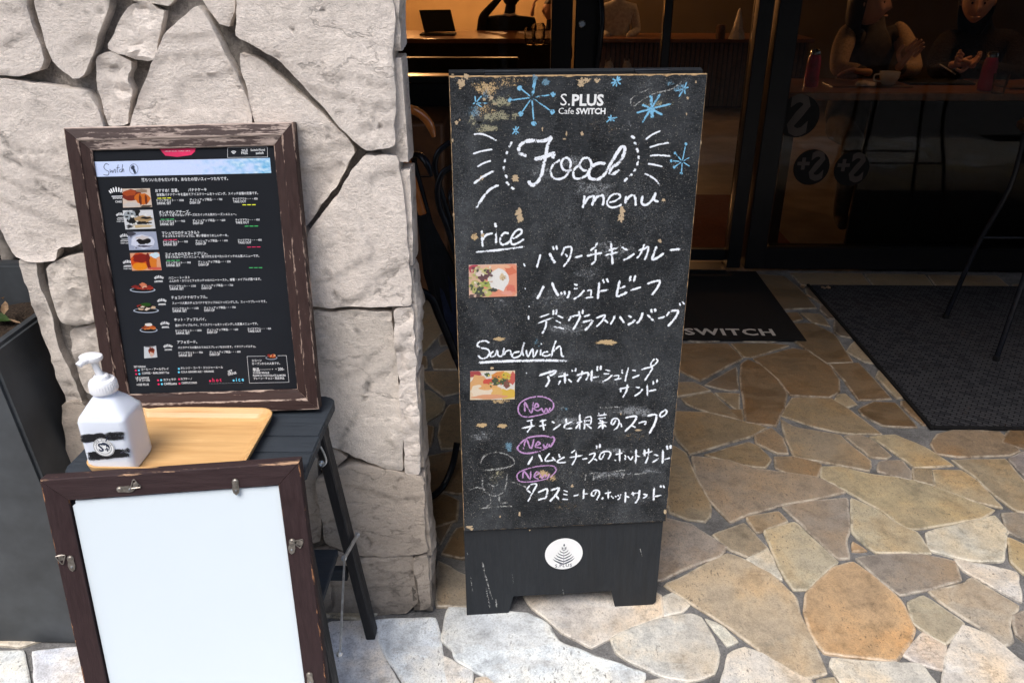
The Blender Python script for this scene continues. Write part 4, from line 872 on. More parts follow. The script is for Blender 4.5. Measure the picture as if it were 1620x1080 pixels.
def umbrella(lbl, base, top, hookdir, hm, cloth, hr=.011, hookr=.05):
    base, top = Vector(base), Vector(top); u = (top - base).normalized(); h = Vector(hookdir).normalized(); t = thing('umbrella', lbl, 'umbrella', base, 'umbrellas in the stand')
    bm = bmesh.new(); pts = [base + u * (top - base).length * k / 12 for k in range(10)]; seg = 16; rings = []
    for i, p in enumerate(pts):
        r = .008 + .030 * min(1, i / 5) - (.012 * max(0, i - 7)); a = u.orthogonal().normalized(); b = u.cross(a)
        rings.append([bm.verts.new(p + (a * math.cos(k * 2 * math.pi / seg + i * .12) + b * math.sin(k * 2 * math.pi / seg + i * .12)) * (r * (1 + .28 * (k % 2)))) for k in range(seg)])
    for q, w in zip(rings, rings[1:]):
        for k in range(seg): bm.faces.new((q[k], q[(k + 1) % seg], w[(k + 1) % seg], w[k]))
    obj('canopy', bm, M[cloth], t, True)
    bm = bmesh.new(); pp = [top - u * .28, top] + [top + h * hookr * (1 - math.cos(a)) + u * hookr * math.sin(a) for a in [k * math.pi / 10 for k in range(1, 11)]] + [top + h * 2 * hookr - u * .02]
    tube(bm, pp, [hr] * (len(pp) - 4) + [hr, hr, hr * .85, hr * .5], 12); obj('handle', bm, M[hm], t, True)
ha = W(655, 166, 2.2)
umbrella('umbrella with curved varnished wooden handle peeping past the pillar', (-.13, 2.26, .03), (ha.x - .052, 2.2, ha.z - .052), (1, -.1, -.12), 'cane', 'black', .0125, .050)
hb = W(667, 240, 2.2)
umbrella('navy umbrella with black curved handle in the stand', (-.12, 2.20, .03), (hb.x - .03, 2.25, hb.z - .05), (.8, -.8, 0), 'blkplastic', 'navy', .010, .035)
umbrella('second dark umbrella with handle low between the metal loops', (-.08, 2.28, .03), (-.19, 2.22, .84), (-.3, -1, 0), 'blkplastic', 'navy', .010, .035)
cb = thing('wooden_cabinet', 'dark streaky wooden cabinet with rounded top behind the umbrella stand', 'cabinet', (-.8, 3.6, 0))
bm = box(-1.5, -.355, 3.42, 3.84, .05, .835, .018, 3); obj('body', bm, M['cabwood'], cb)
obj('plinth', box(-1.46, -.40, 3.46, 3.83, .0, .0495), M['darkmetal'], cb); obj('drawer_line', box(-1.44, -.42, 3.414, 3.419, .60, .606), M['darkmetal'], cb)

# ------------------------------------------------------------------ planter on the left
pl = thing('planter', 'tall dark tapered planter with dry leaves at the left edge', 'planter', (-1.4, 1.65, 0))
def taper(bm, x0, x1, y0, y1, z0, X0, X1, Y0, Y1, z1, bev=.01):
    v = [bm.verts.new(p) for p in ((x0, y0, z0), (x1, y0, z0), (x1, y1, z0), (x0, y1, z0), (X0, Y0, z1), (X1, Y0, z1), (X1, Y1, z1), (X0, Y1, z1))]
    fs = [bm.faces.new([v[k] for k in q]) for q in ((3, 2, 1, 0), (4, 5, 6, 7), (0, 1, 5, 4), (1, 2, 6, 5), (2, 3, 7, 6), (3, 0, 4, 7))]
    if bev: bmesh.ops.bevel(bm, geom=[e for e in bm.edges], offset=bev, segments=3, affect='EDGES')
    return bm
bm = bmesh.new(); outer = [(-1.62, 1.355), (-.98, 1.355), (-.98, 1.80), (-1.62, 1.80)]; topo = [(-1.70, 1.365), (-1.05, 1.365), (-1.05, 1.90), (-1.70, 1.90)]; topi = [(-1.672, 1.393), (-1.078, 1.393), (-1.078, 1.86), (-1.672, 1.86)]
L = [[bm.verts.new((x, y, z)) for x, y in q] for q, z in ((outer, 0.0), (topo, .76), (topi, .76), (topi, .60))]
for a, b in zip(L, L[1:]):
    for k in range(4): bm.faces.new((a[k], a[(k + 1) % 4], b[(k + 1) % 4], b[k]))
bm.faces.new(L[0][::-1]); bm.faces.new(L[3]); bmesh.ops.bevel(bm, geom=[e for e in bm.edges if e.calc_length() > .02 and max(v.co.z for v in e.verts) > .7], offset=.007, segments=2, affect='EDGES')
obj('pot', bm, M['planter'], pl)
bm = bmesh.new(); bmesh.ops.create_grid(bm, x_segments=24, y_segments=20, size=1, matrix=Matrix.Translation((-1.375, 1.626, .655)) @ Matrix.Diagonal((.29, .228, 1, 1)))
for v in bm.verts: v.co.z += .02 * noise.noise(v.co * 12) + .006 * noise.noise(v.co * 50)
obj('soil', bm, M['soil'], pl, True)
for k in range(26):
    bm = bmesh.new(); x, y = rnd.uniform(-1.5, -1.09), rnd.uniform(1.41, 1.84); a = rnd.uniform(0, 6.28); L_ = rnd.uniform(.03, .075); w = L_ * rnd.uniform(.16, .4); z = .678 + rnd.uniform(0, .02)
    d = Vector((math.cos(a), math.sin(a), rnd.uniform(-.15, .3))); s = Vector((-d.y, d.x, rnd.uniform(-.3, .3))); c = Vector((x, y, z)); q = [bm.verts.new(c - d * L_ / 2), bm.verts.new(c - d * L_ * .15 + s * w / 2), bm.verts.new(c + d * L_ * .25 + s * w * .4), bm.verts.new(c + d * L_ / 2), bm.verts.new(c + d * L_ * .25 - s * w * .4), bm.verts.new(c - d * L_ * .15 - s * w / 2)]
    m_ = bm.verts.new(c - Vector((0, 0, .004)))
    for i in range(6): bm.faces.new((q[i], q[(i + 1) % 6], m_))
    bmesh.ops.solidify(bm, geom=bm.faces[:], thickness=.0007); obj('leaf', bm, M['leafg' if k % 5 == 0 else 'leafd'], pl)
tk = thing('bare_tree', 'pale thin bare tree trunk leaning behind the dark planter', 'tree', (-1.5, 2.12, 0))
bm = bmesh.new(); tube(bm, curve([(-1.20, 2.12, 0), (-1.30, 2.12, .3), W(34, 440, 2.12), W(12, 400, 2.12), W(-10, 365, 2.12), W(-60, 280, 2.12), W(-150, 120, 2.12)]), [.019 + .0012 * (k % 3) for k in range(37)], 12); obj('trunk', bm, M['twig'], tk, True)

# ------------------------------------------------------------------ chalkboard stand
BYAW, BLEAN = .0966, .0324
e_ = Vector((math.cos(BYAW), math.sin(BYAW), 0)); n_ = Vector((-math.sin(BYAW), math.cos(BYAW), 0)); u_ = Vector((0, 0, 1)) * math.cos(BLEAN) + n_ * math.sin(BLEAN)
B = Fr(Vector((-.1393, 1.4536, 0)), e_, u_); BW, BH, BV = .4763, 1.2638, .2605
ab = thing('sandwich_board', 'tall black chalkboard stand with a handwritten food menu', 'sign board', B(BW / 2, 0, .12))
def notch_panel(f, w, h, n0, n1, legw=.115, legh=.052):
    pr = [(0, 0), (legw - .012, 0), (legw, legh), (w - legw, legh), (w - legw + .012, 0), (w - .008, 0), (w, .01), (w, h), (0, h)]
    bm = bmesh.new(); a = [bm.verts.new(f(x, v, n0)) for x, v in pr]; b = [bm.verts.new(f(x, v, n1)) for x, v in pr]; bm.faces.new(a); bm.faces.new(b[::-1])
    for k in range(len(pr)): bm.faces.new((a[k], a[(k + 1) % len(pr)], b[(k + 1) % len(pr)], b[k]))
    return bm
obj('front_panel', notch_panel(B, BW - .004, BH - .004, .0045, .020), M['blackwood'], ab)
# chalk panel: tan core with a dark writing face, its arris chewed
bm = bmesh.new(); bx(bm, B, 0, BW, BV, BH, -.0035, .0044); obj('panel_core', bm, M['mdf'], ab)
def chewed(f, w, v0, v1, n, step=.004):
    pts = []
    def wob(t, k): return .0008 + .0022 * max(0, noise.noise(Vector((t * 60, k, 1))) + .15) + .0015 * max(0, noise.noise(Vector((t * 240, k, 2))))
    m_ = int(w / step); pts += [(w * i / m_, v0 + wob(w * i / m_, 0) * .5) for i in range(m_)]
    k_ = int((v1 - v0) / step); pts += [(w - wob((v1 - v0) * i / k_, 3) * .55, v0 + (v1 - v0) * i / k_) for i in range(k_)]
    pts += [(w - w * i / m_, v1 - wob(w * i / m_, 5) * 1.5) for i in range(m_)]
    pts += [(wob((v1 - v0) * i / k_, 8) * .55, v1 - (v1 - v0) * i / k_) for i in range(k_)]
    bm = bmesh.new(); a = [bm.verts.new(f(x, v, n - .0005)) for x, v in pts]; b = [bm.verts.new(f(x, v, n)) for x, v in pts]; bm.faces.new(a)
    for k in range(len(pts)): bm.faces.new((a[k], a[(k + 1) % len(pts)], b[(k + 1) % len(pts)], b[k]))
    return bm
face = obj('writing_face', chewed(B, BW, BV, BH, -.0037), M['board'], ab)
# rear leaf, hinged at the top
rl = Fr(B(.002, BH + .003, .024), e_, (B(0, BH, .024) - (Vector((-.165, 1.80, 0)))).normalized())
rl = Fr(Vector((-.171, 1.775, 0)), e_, (B(0, BH, .026) - Vector((-.171, 1.775, 0))).normalized() )
rh_ = (B(0, BH, .026) - Vector((-.171, 1.775, 0))).length
rear_u = rl.u - e_ * rl.u.dot(e_); rl = Fr(Vector((-.171, 1.775, 0)), e_, rear_u)
def rearp():
    bm = bmesh.new(); Lr = rh_ + .004
    top = B(.0, BH + .004, .026); d = top - rl.o; sh = d.dot(e_)
    pr = [(0, 0), (.10, 0), (.112, .05), (BW - .112, .05), (BW - .10, 0), (BW, 0), (BW + sh, d.dot(rl.u)), (sh, d.dot(rl.u))]
    a = [bm.verts.new(rl(x, v, 0)) for x, v in pr]; b = [bm.verts.new(rl(x, v, .016)) for x, v in pr]; bm.faces.new(a); bm.faces.new(b[::-1])
    for k in range(len(pr)): bm.faces.new((a[k], a[(k + 1) % len(pr)], b[(k + 1) % len(pr)], b[k]))
    return bm
obj('rear_panel', rearp(), M['blackwood'], ab)
for x in (.065, .345):
    bm = bmesh.new(); bx(bm, B, x, x + .065, BH - .003, BH + .0035, .0, .05, .001); h_ = obj('hinge', bm, M['hinge'], ab)
    bm = bmesh.new(); tube(bm, [B(x, BH + .005, .022), B(x + .065, BH + .005, .022)], .0035, 8); obj('hinge_pin', bm, M['hinge'], h_)
# sticker with leaf emblem
sa, sv = B.hit(892, 875.5, .0045); SR = .0455
bm = bmesh.new(); disc(bm, B, sa, sv, SR, .0038, .0046, 48); st = obj('round_sticker', bm, M['vinyl'], ab)
bm = bmesh.new(); N_ = .0035
def blade(bm, f, pts, wds, n):
    L_, R_ = [], []
    for i, p in enumerate(pts):
        a = Vector(pts[max(0, i - 1)]); b = Vector(pts[min(len(pts) - 1, i + 1)]); t = (b - a).normalized(); nn = Vector((-t.y, t.x)) * wds[i] / 2
        L_.append(bm.verts.new(f(p[0] + nn.x, p[1] + nn.y, n))); R_.append(bm.verts.new(f(p[0] - nn.x, p[1] - nn.y, n)))
    for i in range(len(pts) - 1): bm.faces.new((L_[i], R_[i], R_[i + 1], L_[i + 1]))
for k in range(6):
    w = (.0058, .0105, .0150, .0195, .0240, .0265)[k]; yb = sv + .0145 - k * .0062; dr = w * .50
    for sg in (-1, 1):
        pts = [(sa, yb - dr), (sa + sg * w * .35, yb - dr * .70), (sa + sg * w * .75, yb - dr * .22), (sa + sg * w, yb + .0035)]
        blade(bm, B, pts, [.0012 + .0003 * k, .0020 + .0004 * k, .0018 + .0002 * k, .0004], N_)
for cx, cy, a, l in ((0, .0265, 0, .0085), (-.0038, .0185, .7, .0065), (.0038, .0185, -.7, .0065)):
    v = []
    for t, ww in ((-1, .08), (-.3, 1), (.3, .8), (1, .05)):
        v.append((t, ww))
    blade(bm, B, [(sa + cx - math.sin(a) * l * t / 2, sv + cy + math.cos(a) * l * t / 2) for t, _ in v], [l * .45 * ww for _, ww in v], N_)
blade(bm, B, [(sa, sv + .0225), (sa, sv - .029)], [.0006, .0008], N_)
obj('leaf_emblem', bm, M['ink'], st)
bm = bmesh.new(); text_into(bm, B, 'S.PLUS', sa - .0205, sv - .0385, sa + .0205, sv - .0385, n=N_, off=.008, space=1.15); obj('sticker_lettering', bm, M['ink'], st)
# painted cafe name
bm = bmesh.new()
def btext(bm, body, p0, p1, f, off=0.0, h=None, n=-.0046, hscale=1.0, shear=0, space=1.0):
    a0 = f.hit(*p0); a1 = f.hit(*p1); text_into(bm, f, body, a0[0], a0[1], a1[0], a1[1], n=n, off=off, h=h, hscale=hscale, shear=shear, space=space)
btext(bm, 'S.', (886, 166.5), (901, 166.5), B, .0, hscale=1.0); btext(bm, 'PLUS', (904, 166.5), (954, 166.5), B, .035); btext(bm, 'Cafe', (883, 180), (907, 180), B, .0); btext(bm, 'SWITCH', (910.5, 180), (957, 180), B, .035)
obj('painted_lettering', bm, M['vinyl'], ab)

# chalk strokes
LAY = [0]
def cs(f, px, py): return f.hit(px, py, -.0042)
class Chalk:
    def __init__(s, f): s.f = f; s.v = []; s.fc = []; s.fall = []
    def stroke(s, pts, w, n=-.0046, wob=.16, curved=True):
        LAY[0] += 1; n = n - (LAY[0] % 40) * .00001
        P = [Vector(cs(s.f, *p)) for p in pts]; m_ = sum(((Vector(cs(s.f, p[0] + 1, p[1])) - Vector(cs(s.f, *p))).length) for p in pts[:1]); w = w * m_
        Q = curve([p.to_3d() for p in P], 5) if curved and len(P) > 2 else [P[0].lerp(P[-1], k / 5).to_3d() for k in range(6)] if len(P) == 2 else [p.to_3d() for p in P]
        Q = [q.xy for q in Q]; i0 = len(s.v); k = len(Q); sd_ = LAY[0] * 1.37
        t0 = (Q[1] - Q[0]).normalized(); t1 = (Q[-1] - Q[-2]).normalized(); Q[0] = Q[0] - t0 * w * .25; Q[-1] = Q[-1] + t1 * w * .25
        for i, q in enumerate(Q):
            t = (Q[min(i + 1, k - 1)] - Q[max(i - 1, 0)]).normalized(); nn = Vector((-t.y, t.x)); ww = w * .62 * (1 + wob * noise.noise(Vector((i * .7, sd_, 0)))) * (.55 if i in (0, k - 1) else 1)
            q = q + nn * w * .08 * noise.noise(Vector((i * .9, sd_, 5)))
            for o_, fl in ((-1, 0), (-.55, .8), (0, 1), (.55, .8), (1, 0)): s.v.append(s.f(q.x + nn.x * ww * o_, q.y + nn.y * ww * o_, n)); s.fall.append(fl * (.35 if i in (0, k - 1) else 1) * (1 + .35 * noise.noise(Vector((i * .35, sd_, 9)))))
        for i in range(k - 1):
            for j in range(4): a = i0 + i * 5 + j; s.fc.append((a, a + 1, a + 6, a + 5))
    def blob(s, px, py, rx, ry, n=-.0045, core=.5, jag=.3, rot=0, strength=1.0):
        LAY[0] += 1; n = n - (LAY[0] % 40) * .00001; c = Vector(cs(s.f, px, py)); ex = Vector(cs(s.f, px + 1, py)) - c; ey = Vector(cs(s.f, px, py + 1)) - c; i0 = len(s.v); S = 22
        s.v.append(s.f(c.x, c.y, n)); s.fall.append(strength)
        for ri, (rr_, fl) in enumerate(((core, strength * .85), (1.0, 0.0))):
            for k in range(S):
                a = k * 2 * math.pi / S; j = max(.3, 1 + jag * (noise.noise(Vector((math.cos(a) * 1.5 + px, math.sin(a) * 1.5 + py, ri))) * 1.4 + noise.noise(Vector((math.cos(a) * 5 + px, math.sin(a) * 5 + py, 3))) * .9))
                dx, dy = math.cos(a) * rx * rr_ * j, math.sin(a) * ry * rr_ * j; dx, dy = dx * math.cos(rot) - dy * math.sin(rot), dx * math.sin(rot) + dy * math.cos(rot)
                q = c + ex * dx + ey * dy; s.v.append(s.f(q.x, q.y, n)); s.fall.append(fl)
        for k in range(S): s.fc.append((i0, i0 + 1 + k, i0 + 1 + (k + 1) % S)); s.fc.append((i0 + 1 + k, i0 + 1 + S + k, i0 + 1 + S + (k + 1) % S, i0 + 1 + (k + 1) % S))
    def done(s, name, mat, parent, label=None):
        me = bpy.data.meshes.new(name); me.from_pydata(s.v, [], s.fc); setattrib(me, 'fall', s.fall); o = link(name, me, mat, parent)
        if label: o['label'] = label
        if name in ('chalk_snowflakes', 'chalk_dust', 'chipped_paint', 'scratches', 'rubbed_chalk', 'chalk_marks'): o['kind'] = 'stuff'
        return o
def chalkset(name, mat, label, groups):
    c = Chalk(B)
    for (ox, oy, s, w), strokes in groups:
        for st_ in strokes:
            ww = w
            if isinstance(st_, tuple): ww, st_ = st_
            c.stroke([(ox + x / s, oy + y / s) for x, y in st_], ww * 1.05)
    return c.done(name, M[mat], ab, label)
A_ = (740, 190, 4.765)
G1 = [((*A_, 6.6), [[(440,270),(400,255),(385,225),(395,190),(430,165),(490,155),(560,158),(600,148),(635,122)], [(632,126),(605,180),(590,260),(575,330),(560,400),(530,460),(495,490),(470,480),(460,460)],
   [(500,292),(550,285),(600,265),(650,250),(638,290)], (5.5, [(505,298),(560,290),(640,256)]), (4.6, [(700,300),(650,330),(625,380),(640,430),(680,445),(730,430),(765,380),(775,320),(750,285),(715,300),(705,340),(730,380),(790,375)]),
   (4.6, [(850,340),(812,360),(795,400),(805,435),(840,440),(890,420),(925,370),(930,320),(905,285),(865,295),(845,335),(865,375),(920,385)]), (6, [(1040,330),(990,325),(940,350),(910,400),(925,440),(980,445),(1030,410),(1060,360),(1100,290),(1150,210),(1180,205),(1180,250),(1140,320),(1085,360),(1070,400),(1100,405),(1145,370)])]),
  ((*A_, 4.6), [[(880,565),(875,620),(865,665)], [(878,640),(905,590),(945,570),(950,600),(935,645)], [(945,620),(975,580),(1015,568),(1025,600),(1015,645)], (3.8, [(1060,620),(1110,610),(1150,580),(1130,555),(1080,570),(1050,620),(1070,655),(1120,655),(1160,635)]),
   [(1195,570),(1185,640)], [(1190,620),(1215,580),(1250,565),(1265,600),(1265,645)], [(1320,565),(1310,620),(1335,640),(1375,620),(1405,570)], [(1415,545),(1405,600),(1440,615)]]),
  ((*A_, 3.4), [[(45,108),(100,105),(160,125),(220,158)], [(40,255),(100,235),(190,220)], [(70,352),(120,325),(180,305)], (4.4, [(45,480),(110,430),(200,382)]), (4.6, [(60,670),(110,590),(170,520),(235,488)]),
   [(1340,148),(1390,110),(1455,80)], [(1365,207),(1440,185),(1520,170)], [(1365,270),(1440,265),(1530,272)], [(1355,330),(1400,335),(1470,352)], [(1330,405),(1370,420),(1420,455),(1450,500)]]),
  ((*A_, 4.6), [[(335,160),(310,210)],[(300,235),(290,260)],[(285,290),(278,318)],[(272,345),(272,385)],[(283,410),(297,435)],[(285,460),(315,492)],[(325,505),(350,522)],[(1230,120),(1260,138)],[(1252,165),(1270,185)],[(1272,210),(1285,245)],[(1288,270),(1285,295)],[(1283,310),(1275,345)],[(1265,365),(1250,390)],[(1240,405),(1215,425)],[(1205,435),(1180,462)]])]
chalkset('chalk_lettering', 'chalk', 'large white chalk words Food menu with dashes and rays', G1)
D_ = (740, 340, 7.717)
chalkset('chalk_lettering', 'chalk', 'underlined white chalk word rice', [((*D_, 4.2), [[(170,185),(175,290),(180,390)],[(178,310),(220,250),(310,220)],[(345,205),(345,360)],(4.8,[(330,95),(345,150)]),[(500,225),(450,220),(405,265),(395,330),(430,365),(490,340),(510,320)],[(540,290),(600,265),(655,220),(650,180),(600,185),(545,250),(525,310),(540,355),(600,350),(690,290)],[(80,455),(250,440),(450,420),(700,385)]])])
E_ = (830, 370, 6.231)
chalkset('chalk_lettering', 'chalk', 'white chalk line of katakana for butter chicken curry', [((*E_, 4.0), [[(155,200),(140,260),(118,335)],(5.2,[(245,190),(270,240),(300,285)]),[(275,115),(290,165)],[(310,110),(322,160)],
 [(395,130),(380,170),(360,215)],[(390,135),(460,130),(455,200),(430,260),(380,325)],[(395,195),(425,225)],[(495,232),(575,212)],[(715,85),(690,130),(645,165)],[(610,218),(690,200),(765,185)],[(700,150),(700,220),(690,270),(655,300)],
 [(815,165),(935,130)],[(780,215),(930,175)],(4.6,[(850,80),(860,190),(868,305)]),[(950,125),(1010,160)],[(965,262),(1030,230),(1085,190)],[(1115,165),(1180,145),(1220,130),(1205,200),(1180,260)],[(1180,95),(1150,180),(1105,240)],(4.8,[(1300,120),(1270,200),(1260,250),(1310,235),(1370,190)]),(4.6,[(1420,160),(1540,148)])])])
chalkset('chalk_lettering', 'chalk', 'white chalk line of katakana for hashed beef', [((*E_, 4.0), [(4.8,[(190,505),(160,570),(120,645)]),(5,[(270,480),(295,545),(335,610)]),[(355,570),(370,600)],[(390,560),(400,600)],[(440,560),(435,600),(415,635)],[(480,495),(525,505)],[(480,535),(530,542)],[(480,645),(540,605),(590,550)],
 (3.2,[(615,560),(655,555),(650,615)]),(3.2,[(590,632),(685,618)]),(4.6,[(735,475),(728,560),(720,640)]),[(735,565),(825,548)],[(770,445),(785,490)],[(805,435),(825,480)],(4.8,[(940,455),(915,560),(910,610),(960,600),(1010,570)]),[(925,540),(1000,510)],(4.6,[(1045,410),(1035,470)]),(4.6,[(1090,405),(1075,470)]),
 [(1040,555),(1160,520)],(4.4,[(1195,495),(1330,460),(1300,540),(1245,610)])])])
chalkset('chalk_lettering', 'chalk', 'white chalk line of katakana for demi-glace hamburg', [((*E_, 4.0), [(3.2,[(140,822),(250,785)]),(3.4,[(115,885),(285,820)]),[(215,850),(205,920),(170,985)],[(285,745),(280,800)],[(315,740),(310,800)],(3.2,[(320,800),(385,830)]),(3.2,[(300,850),(365,880)]),(3.2,[(280,910),(400,935)]),
 [(460,810),(430,860)],[(460,815),(545,800),(520,870),(475,945)],[(535,755),(540,800)],[(575,745),(570,790)],[(575,815),(645,795)],(4.6,[(565,870),(665,850),(640,900),(590,950)]),[(705,830),(790,800),(760,860),(705,915)],[(780,840),(830,880)],[(890,800),(870,850),(845,890)],(4.6,[(930,805),(990,885)]),
 [(1020,800),(1055,825)],(4.8,[(1015,895),(1060,870),(1090,845)]),(4.8,[(1165,770),(1140,840),(1105,880)]),[(1205,790),(1280,865)],(4.6,[(1245,740),(1255,775)]),(4.6,[(1280,735),(1292,770)]),[(1310,832),(1385,815)],[(1430,760),(1395,810)],(4.8,[(1430,762),(1510,755),(1480,830),(1410,910)]),(3,[(1525,680),(1535,705)]),(3,[(1550,660),(1575,695)])])])
chalkset('chalk_marks', 'chalk', None, [((700,370,3.723,3.0), [[(478,170),(486,192)],[(485,318),(488,328)],[(508,424),(512,428)],[(506,480),(508,505)],[(493,815),(496,824)]])])
F_ = (740, 530, 8.3056)
chalkset('chalk_lettering', 'chalk', 'underlined white chalk word Sandwich', [((*F_, 3.6), [[(280,100),(230,75),(150,90),(125,135),(180,165),(260,185),(285,230),(250,290),(180,305),(130,255)],[(345,205),(300,250),(310,290),(360,260),(385,200),(390,260)],[(390,200),(400,265),(450,270),(475,170),(465,270)],[(480,260),(500,215),(555,200),(570,265)],
 [(680,215),(610,230),(580,270),(610,295),(680,270),(720,190),(745,95),(715,200),(735,270)],[(765,185),(790,280),(850,180),(865,285),(925,180)],[(960,180),(955,270)],[(965,100),(968,125)],[(1060,215),(1000,225),(985,265),(1040,270),(1090,250)],[(1160,65),(1120,180),(1100,285)],[(1115,220),(1200,145),(1225,190),(1235,270),(1275,275)],(5.4,[(125,360),(400,345),(700,335),(1000,330),(1330,338)])])])
H_ = (840, 560, 7.364)
chalkset('chalk_lettering', 'chalk', 'white chalk lines of katakana for avocado shrimp sandwich', [((*H_, 3.6), [(4.4,[(85,250),(285,190),(260,230),(215,250)]),(4.4,[(195,255),(210,310),(170,380)]),[(310,265),(450,235)],(4.4,[(390,190),(400,370)]),[(345,300),(315,360)],[(430,285),(480,330)],[(475,170),(485,205)],[(525,155),(515,205)],(4.4,[(520,250),(665,215),(640,310)]),(4.2,[(600,190),(580,260),(535,325)]),
 (4.2,[(710,175),(700,330)]),[(710,275),(800,255)],(4.2,[(775,135),(770,200)]),(4.2,[(815,130),(810,190)]),(3,[(860,180),(925,195)]),(3,[(835,225),(925,230)]),(3.4,[(830,320),(890,290),(945,240)]),(2.8,[(960,255),(1020,245),(1010,290)]),(2.8,[(965,298),(1060,280)]),[(1065,170),(1060,230)],[(1140,140),(1110,250),(1095,320)],(3,[(1170,180),(1230,195)]),[(1170,280),(1265,240)],
 (3.6,[(1275,180),(1410,150),(1380,220),(1320,310)]),(3,[(1440,50),(1400,100),(1400,135),(1440,120),(1475,75),(1450,48)]),[(1015,405),(1175,375)],[(1045,380),(1045,445)],[(1125,345),(1110,430),(1065,510)],[(1205,385),(1275,390)],[(1205,490),(1260,450),(1305,400)],[(1355,345),(1355,500)],[(1360,430),(1465,412)],[(1425,310),(1425,355)],[(1470,295),(1465,330)]])])
I_ = (815, 640, 6.352)
chalkset('chalk_lettering', 'chalk', 'white chalk line for chicken and root vegetable soup', [((*I_, 3.5), [(3,[(180,150),(115,165)]),(4,[(50,238),(205,205)]),[(160,165),(160,220),(115,280)],[(240,165),(320,150)],[(235,215),(325,195)],(4,[(270,130),(290,265)]),[(370,165),(395,185)],(4,[(370,258),(465,190)]),[(510,130),(515,190)],[(575,165),(505,200),(500,235),(575,235)],[(600,185),(680,165)],(4,[(650,75),(648,262)]),[(648,180),(605,240)],(3,[(700,130),(760,120),(755,190),(700,195)]),[(700,130),(695,262)],(2.8,[(705,160),(755,155)]),(3,[(720,200),(770,240)]),
 (2.8,[(810,110),(930,95)]),(2.8,[(840,75),(845,115)]),(2.8,[(895,70),(890,110)]),(2.8,[(820,140),(925,125)]),[(825,185),(935,170)],(4,[(875,150),(880,245)]),[(870,195),(825,240)],[(885,195),(915,220)],(3,[(850,150),(860,165)]),[(1010,150),(985,195),(965,180),(985,140),(1030,140),(1045,180),(1020,230),(985,250)],(4.2,[(1100,130),(1215,115),(1180,190),(1095,270)]),[(1160,200),(1215,230)],(3,[(1060,180),(1070,225)]),(3.6,[(1230,185),(1310,165),(1300,200)]),(4.2,[(1325,110),(1415,100),(1400,190),(1345,290)]),(3.6,[(1510,50),(1460,85),(1460,120),(1500,105),(1525,65),(1500,48)])])])
chalkset('chalk_lettering', 'chalk', 'white chalk line for ham and cheese hot sandwich', [((*I_, 3.4), [(4,[(185,510),(120,610)]),(3.6,[(235,490),(275,580)]),[(350,480),(300,560),(400,550)],[(370,520),(410,570)],[(440,490),(450,530)],[(500,520),(430,560),(440,580),(515,575)],[(610,450),(560,485)],[(535,530),(685,505)],[(610,460),(610,530),(570,605)],[(665,548),(730,535)],
 [(740,500),(800,485),(780,540),(730,590)],[(790,540),(830,560)],(4.6,[(820,400),(820,445)]),(4.6,[(850,390),(850,435)]),[(900,480),(870,540),(845,530),(870,480),(930,465),(960,490),(930,550)],[(1000,500),(1090,480)],[(1050,430),(1050,580)],[(1000,545),(1010,560)],[(1095,530),(1110,550)],(2.8,[(1100,500),(1115,530)]),(2.8,[(1130,510),(1160,550),(1185,510)]),(4,[(1215,430),(1210,595)]),[(1215,510),(1260,520)],
 [(1270,490),(1390,465)],(4.2,[(1300,440),(1300,530)]),[(1340,430),(1335,520),(1305,590)],[(1390,495),(1440,510)],(4,[(1375,580),(1450,530)]),(4,[(1485,440),(1480,600)]),[(1490,550),(1560,530)],(4.2,[(1525,405),(1530,450)]),(4.2,[(1560,400),(1560,440)])])])
chalkset('chalk_lettering', 'chalk', 'lowest white chalk line for taco meat hot sandwich', [((*I_, 3.4), [(3.2,[(150,800),(110,860)]),[(150,800),(215,795),(180,870),(125,975)],[(120,855),(160,885)],(4,[(220,885),(320,845),(305,945)]),(4,[(220,955),(320,930)]),(4.4,[(350,860),(440,835),(400,910),(345,970)]),(4.2,[(400,900),(450,955)]),(2.8,[(480,855),(535,875)]),(2.8,[(480,895),(530,905)]),(2.8,[(470,945),(540,950)]),[(580,915),(645,900)],[(690,835),(685,960)],[(690,895),(735,890)],
 [(820,860),(790,910),(765,900),(790,860),(835,860),(845,900),(815,960)],(4,[(870,950),(885,925)]),[(895,890),(970,875)],[(935,840),(935,945)],[(960,910),(990,940)],(2.8,[(1005,910),(1015,925)]),(2.8,[(1030,900),(1040,920)]),(2.8,[(1060,890),(1050,935),(1030,950)]),[(1110,860),(1105,990)],[(1110,915),(1150,930)],[(1155,895),(1255,880)],[(1180,870),(1190,925)],(4,[(1250,850),(1240,930),(1205,990)]),[(1285,895),(1335,905)],[(1280,940),(1335,905)],(4,[(1395,815),(1390,980)]),[(1395,920),(1475,905)],[(1460,805),(1465,830)],[(1485,805),(1500,835)]])])
chalkset('chalk_lettering', 'chalkp', 'pink chalk circled word New, uppermost', [((*F_, 3.0), [[(905,805),(800,825),(700,880),(662,960),(690,1045),(780,1072),(920,1050),(1060,1010),(1125,945),(1110,870),(1020,815),(905,800)],(3.4,[(755,1020),(748,880),(835,1020),(862,860)]),(3.2,[(870,950),(930,930),(900,895),(875,960),(920,990),(975,955)]),(3.4,[(965,950),(1000,1010),(1030,960),(1055,1000),(1085,945)])])])
chalkset('chalk_lettering', 'chalkp', 'pink chalk circled word New, middle one', [((*I_, 3.0), [(3.6,[(380,330),(280,310),(130,330),(40,400),(28,450),(100,485),(240,465),(360,400),(395,345),(370,315)]),(3.4,[(80,460),(110,345),(160,440),(190,330)]),(3.4,[(200,410),(250,390),(225,370),(205,420),(265,430)]),(3.6,[(280,390),(300,430),(335,380),(350,420),(385,380)])])])
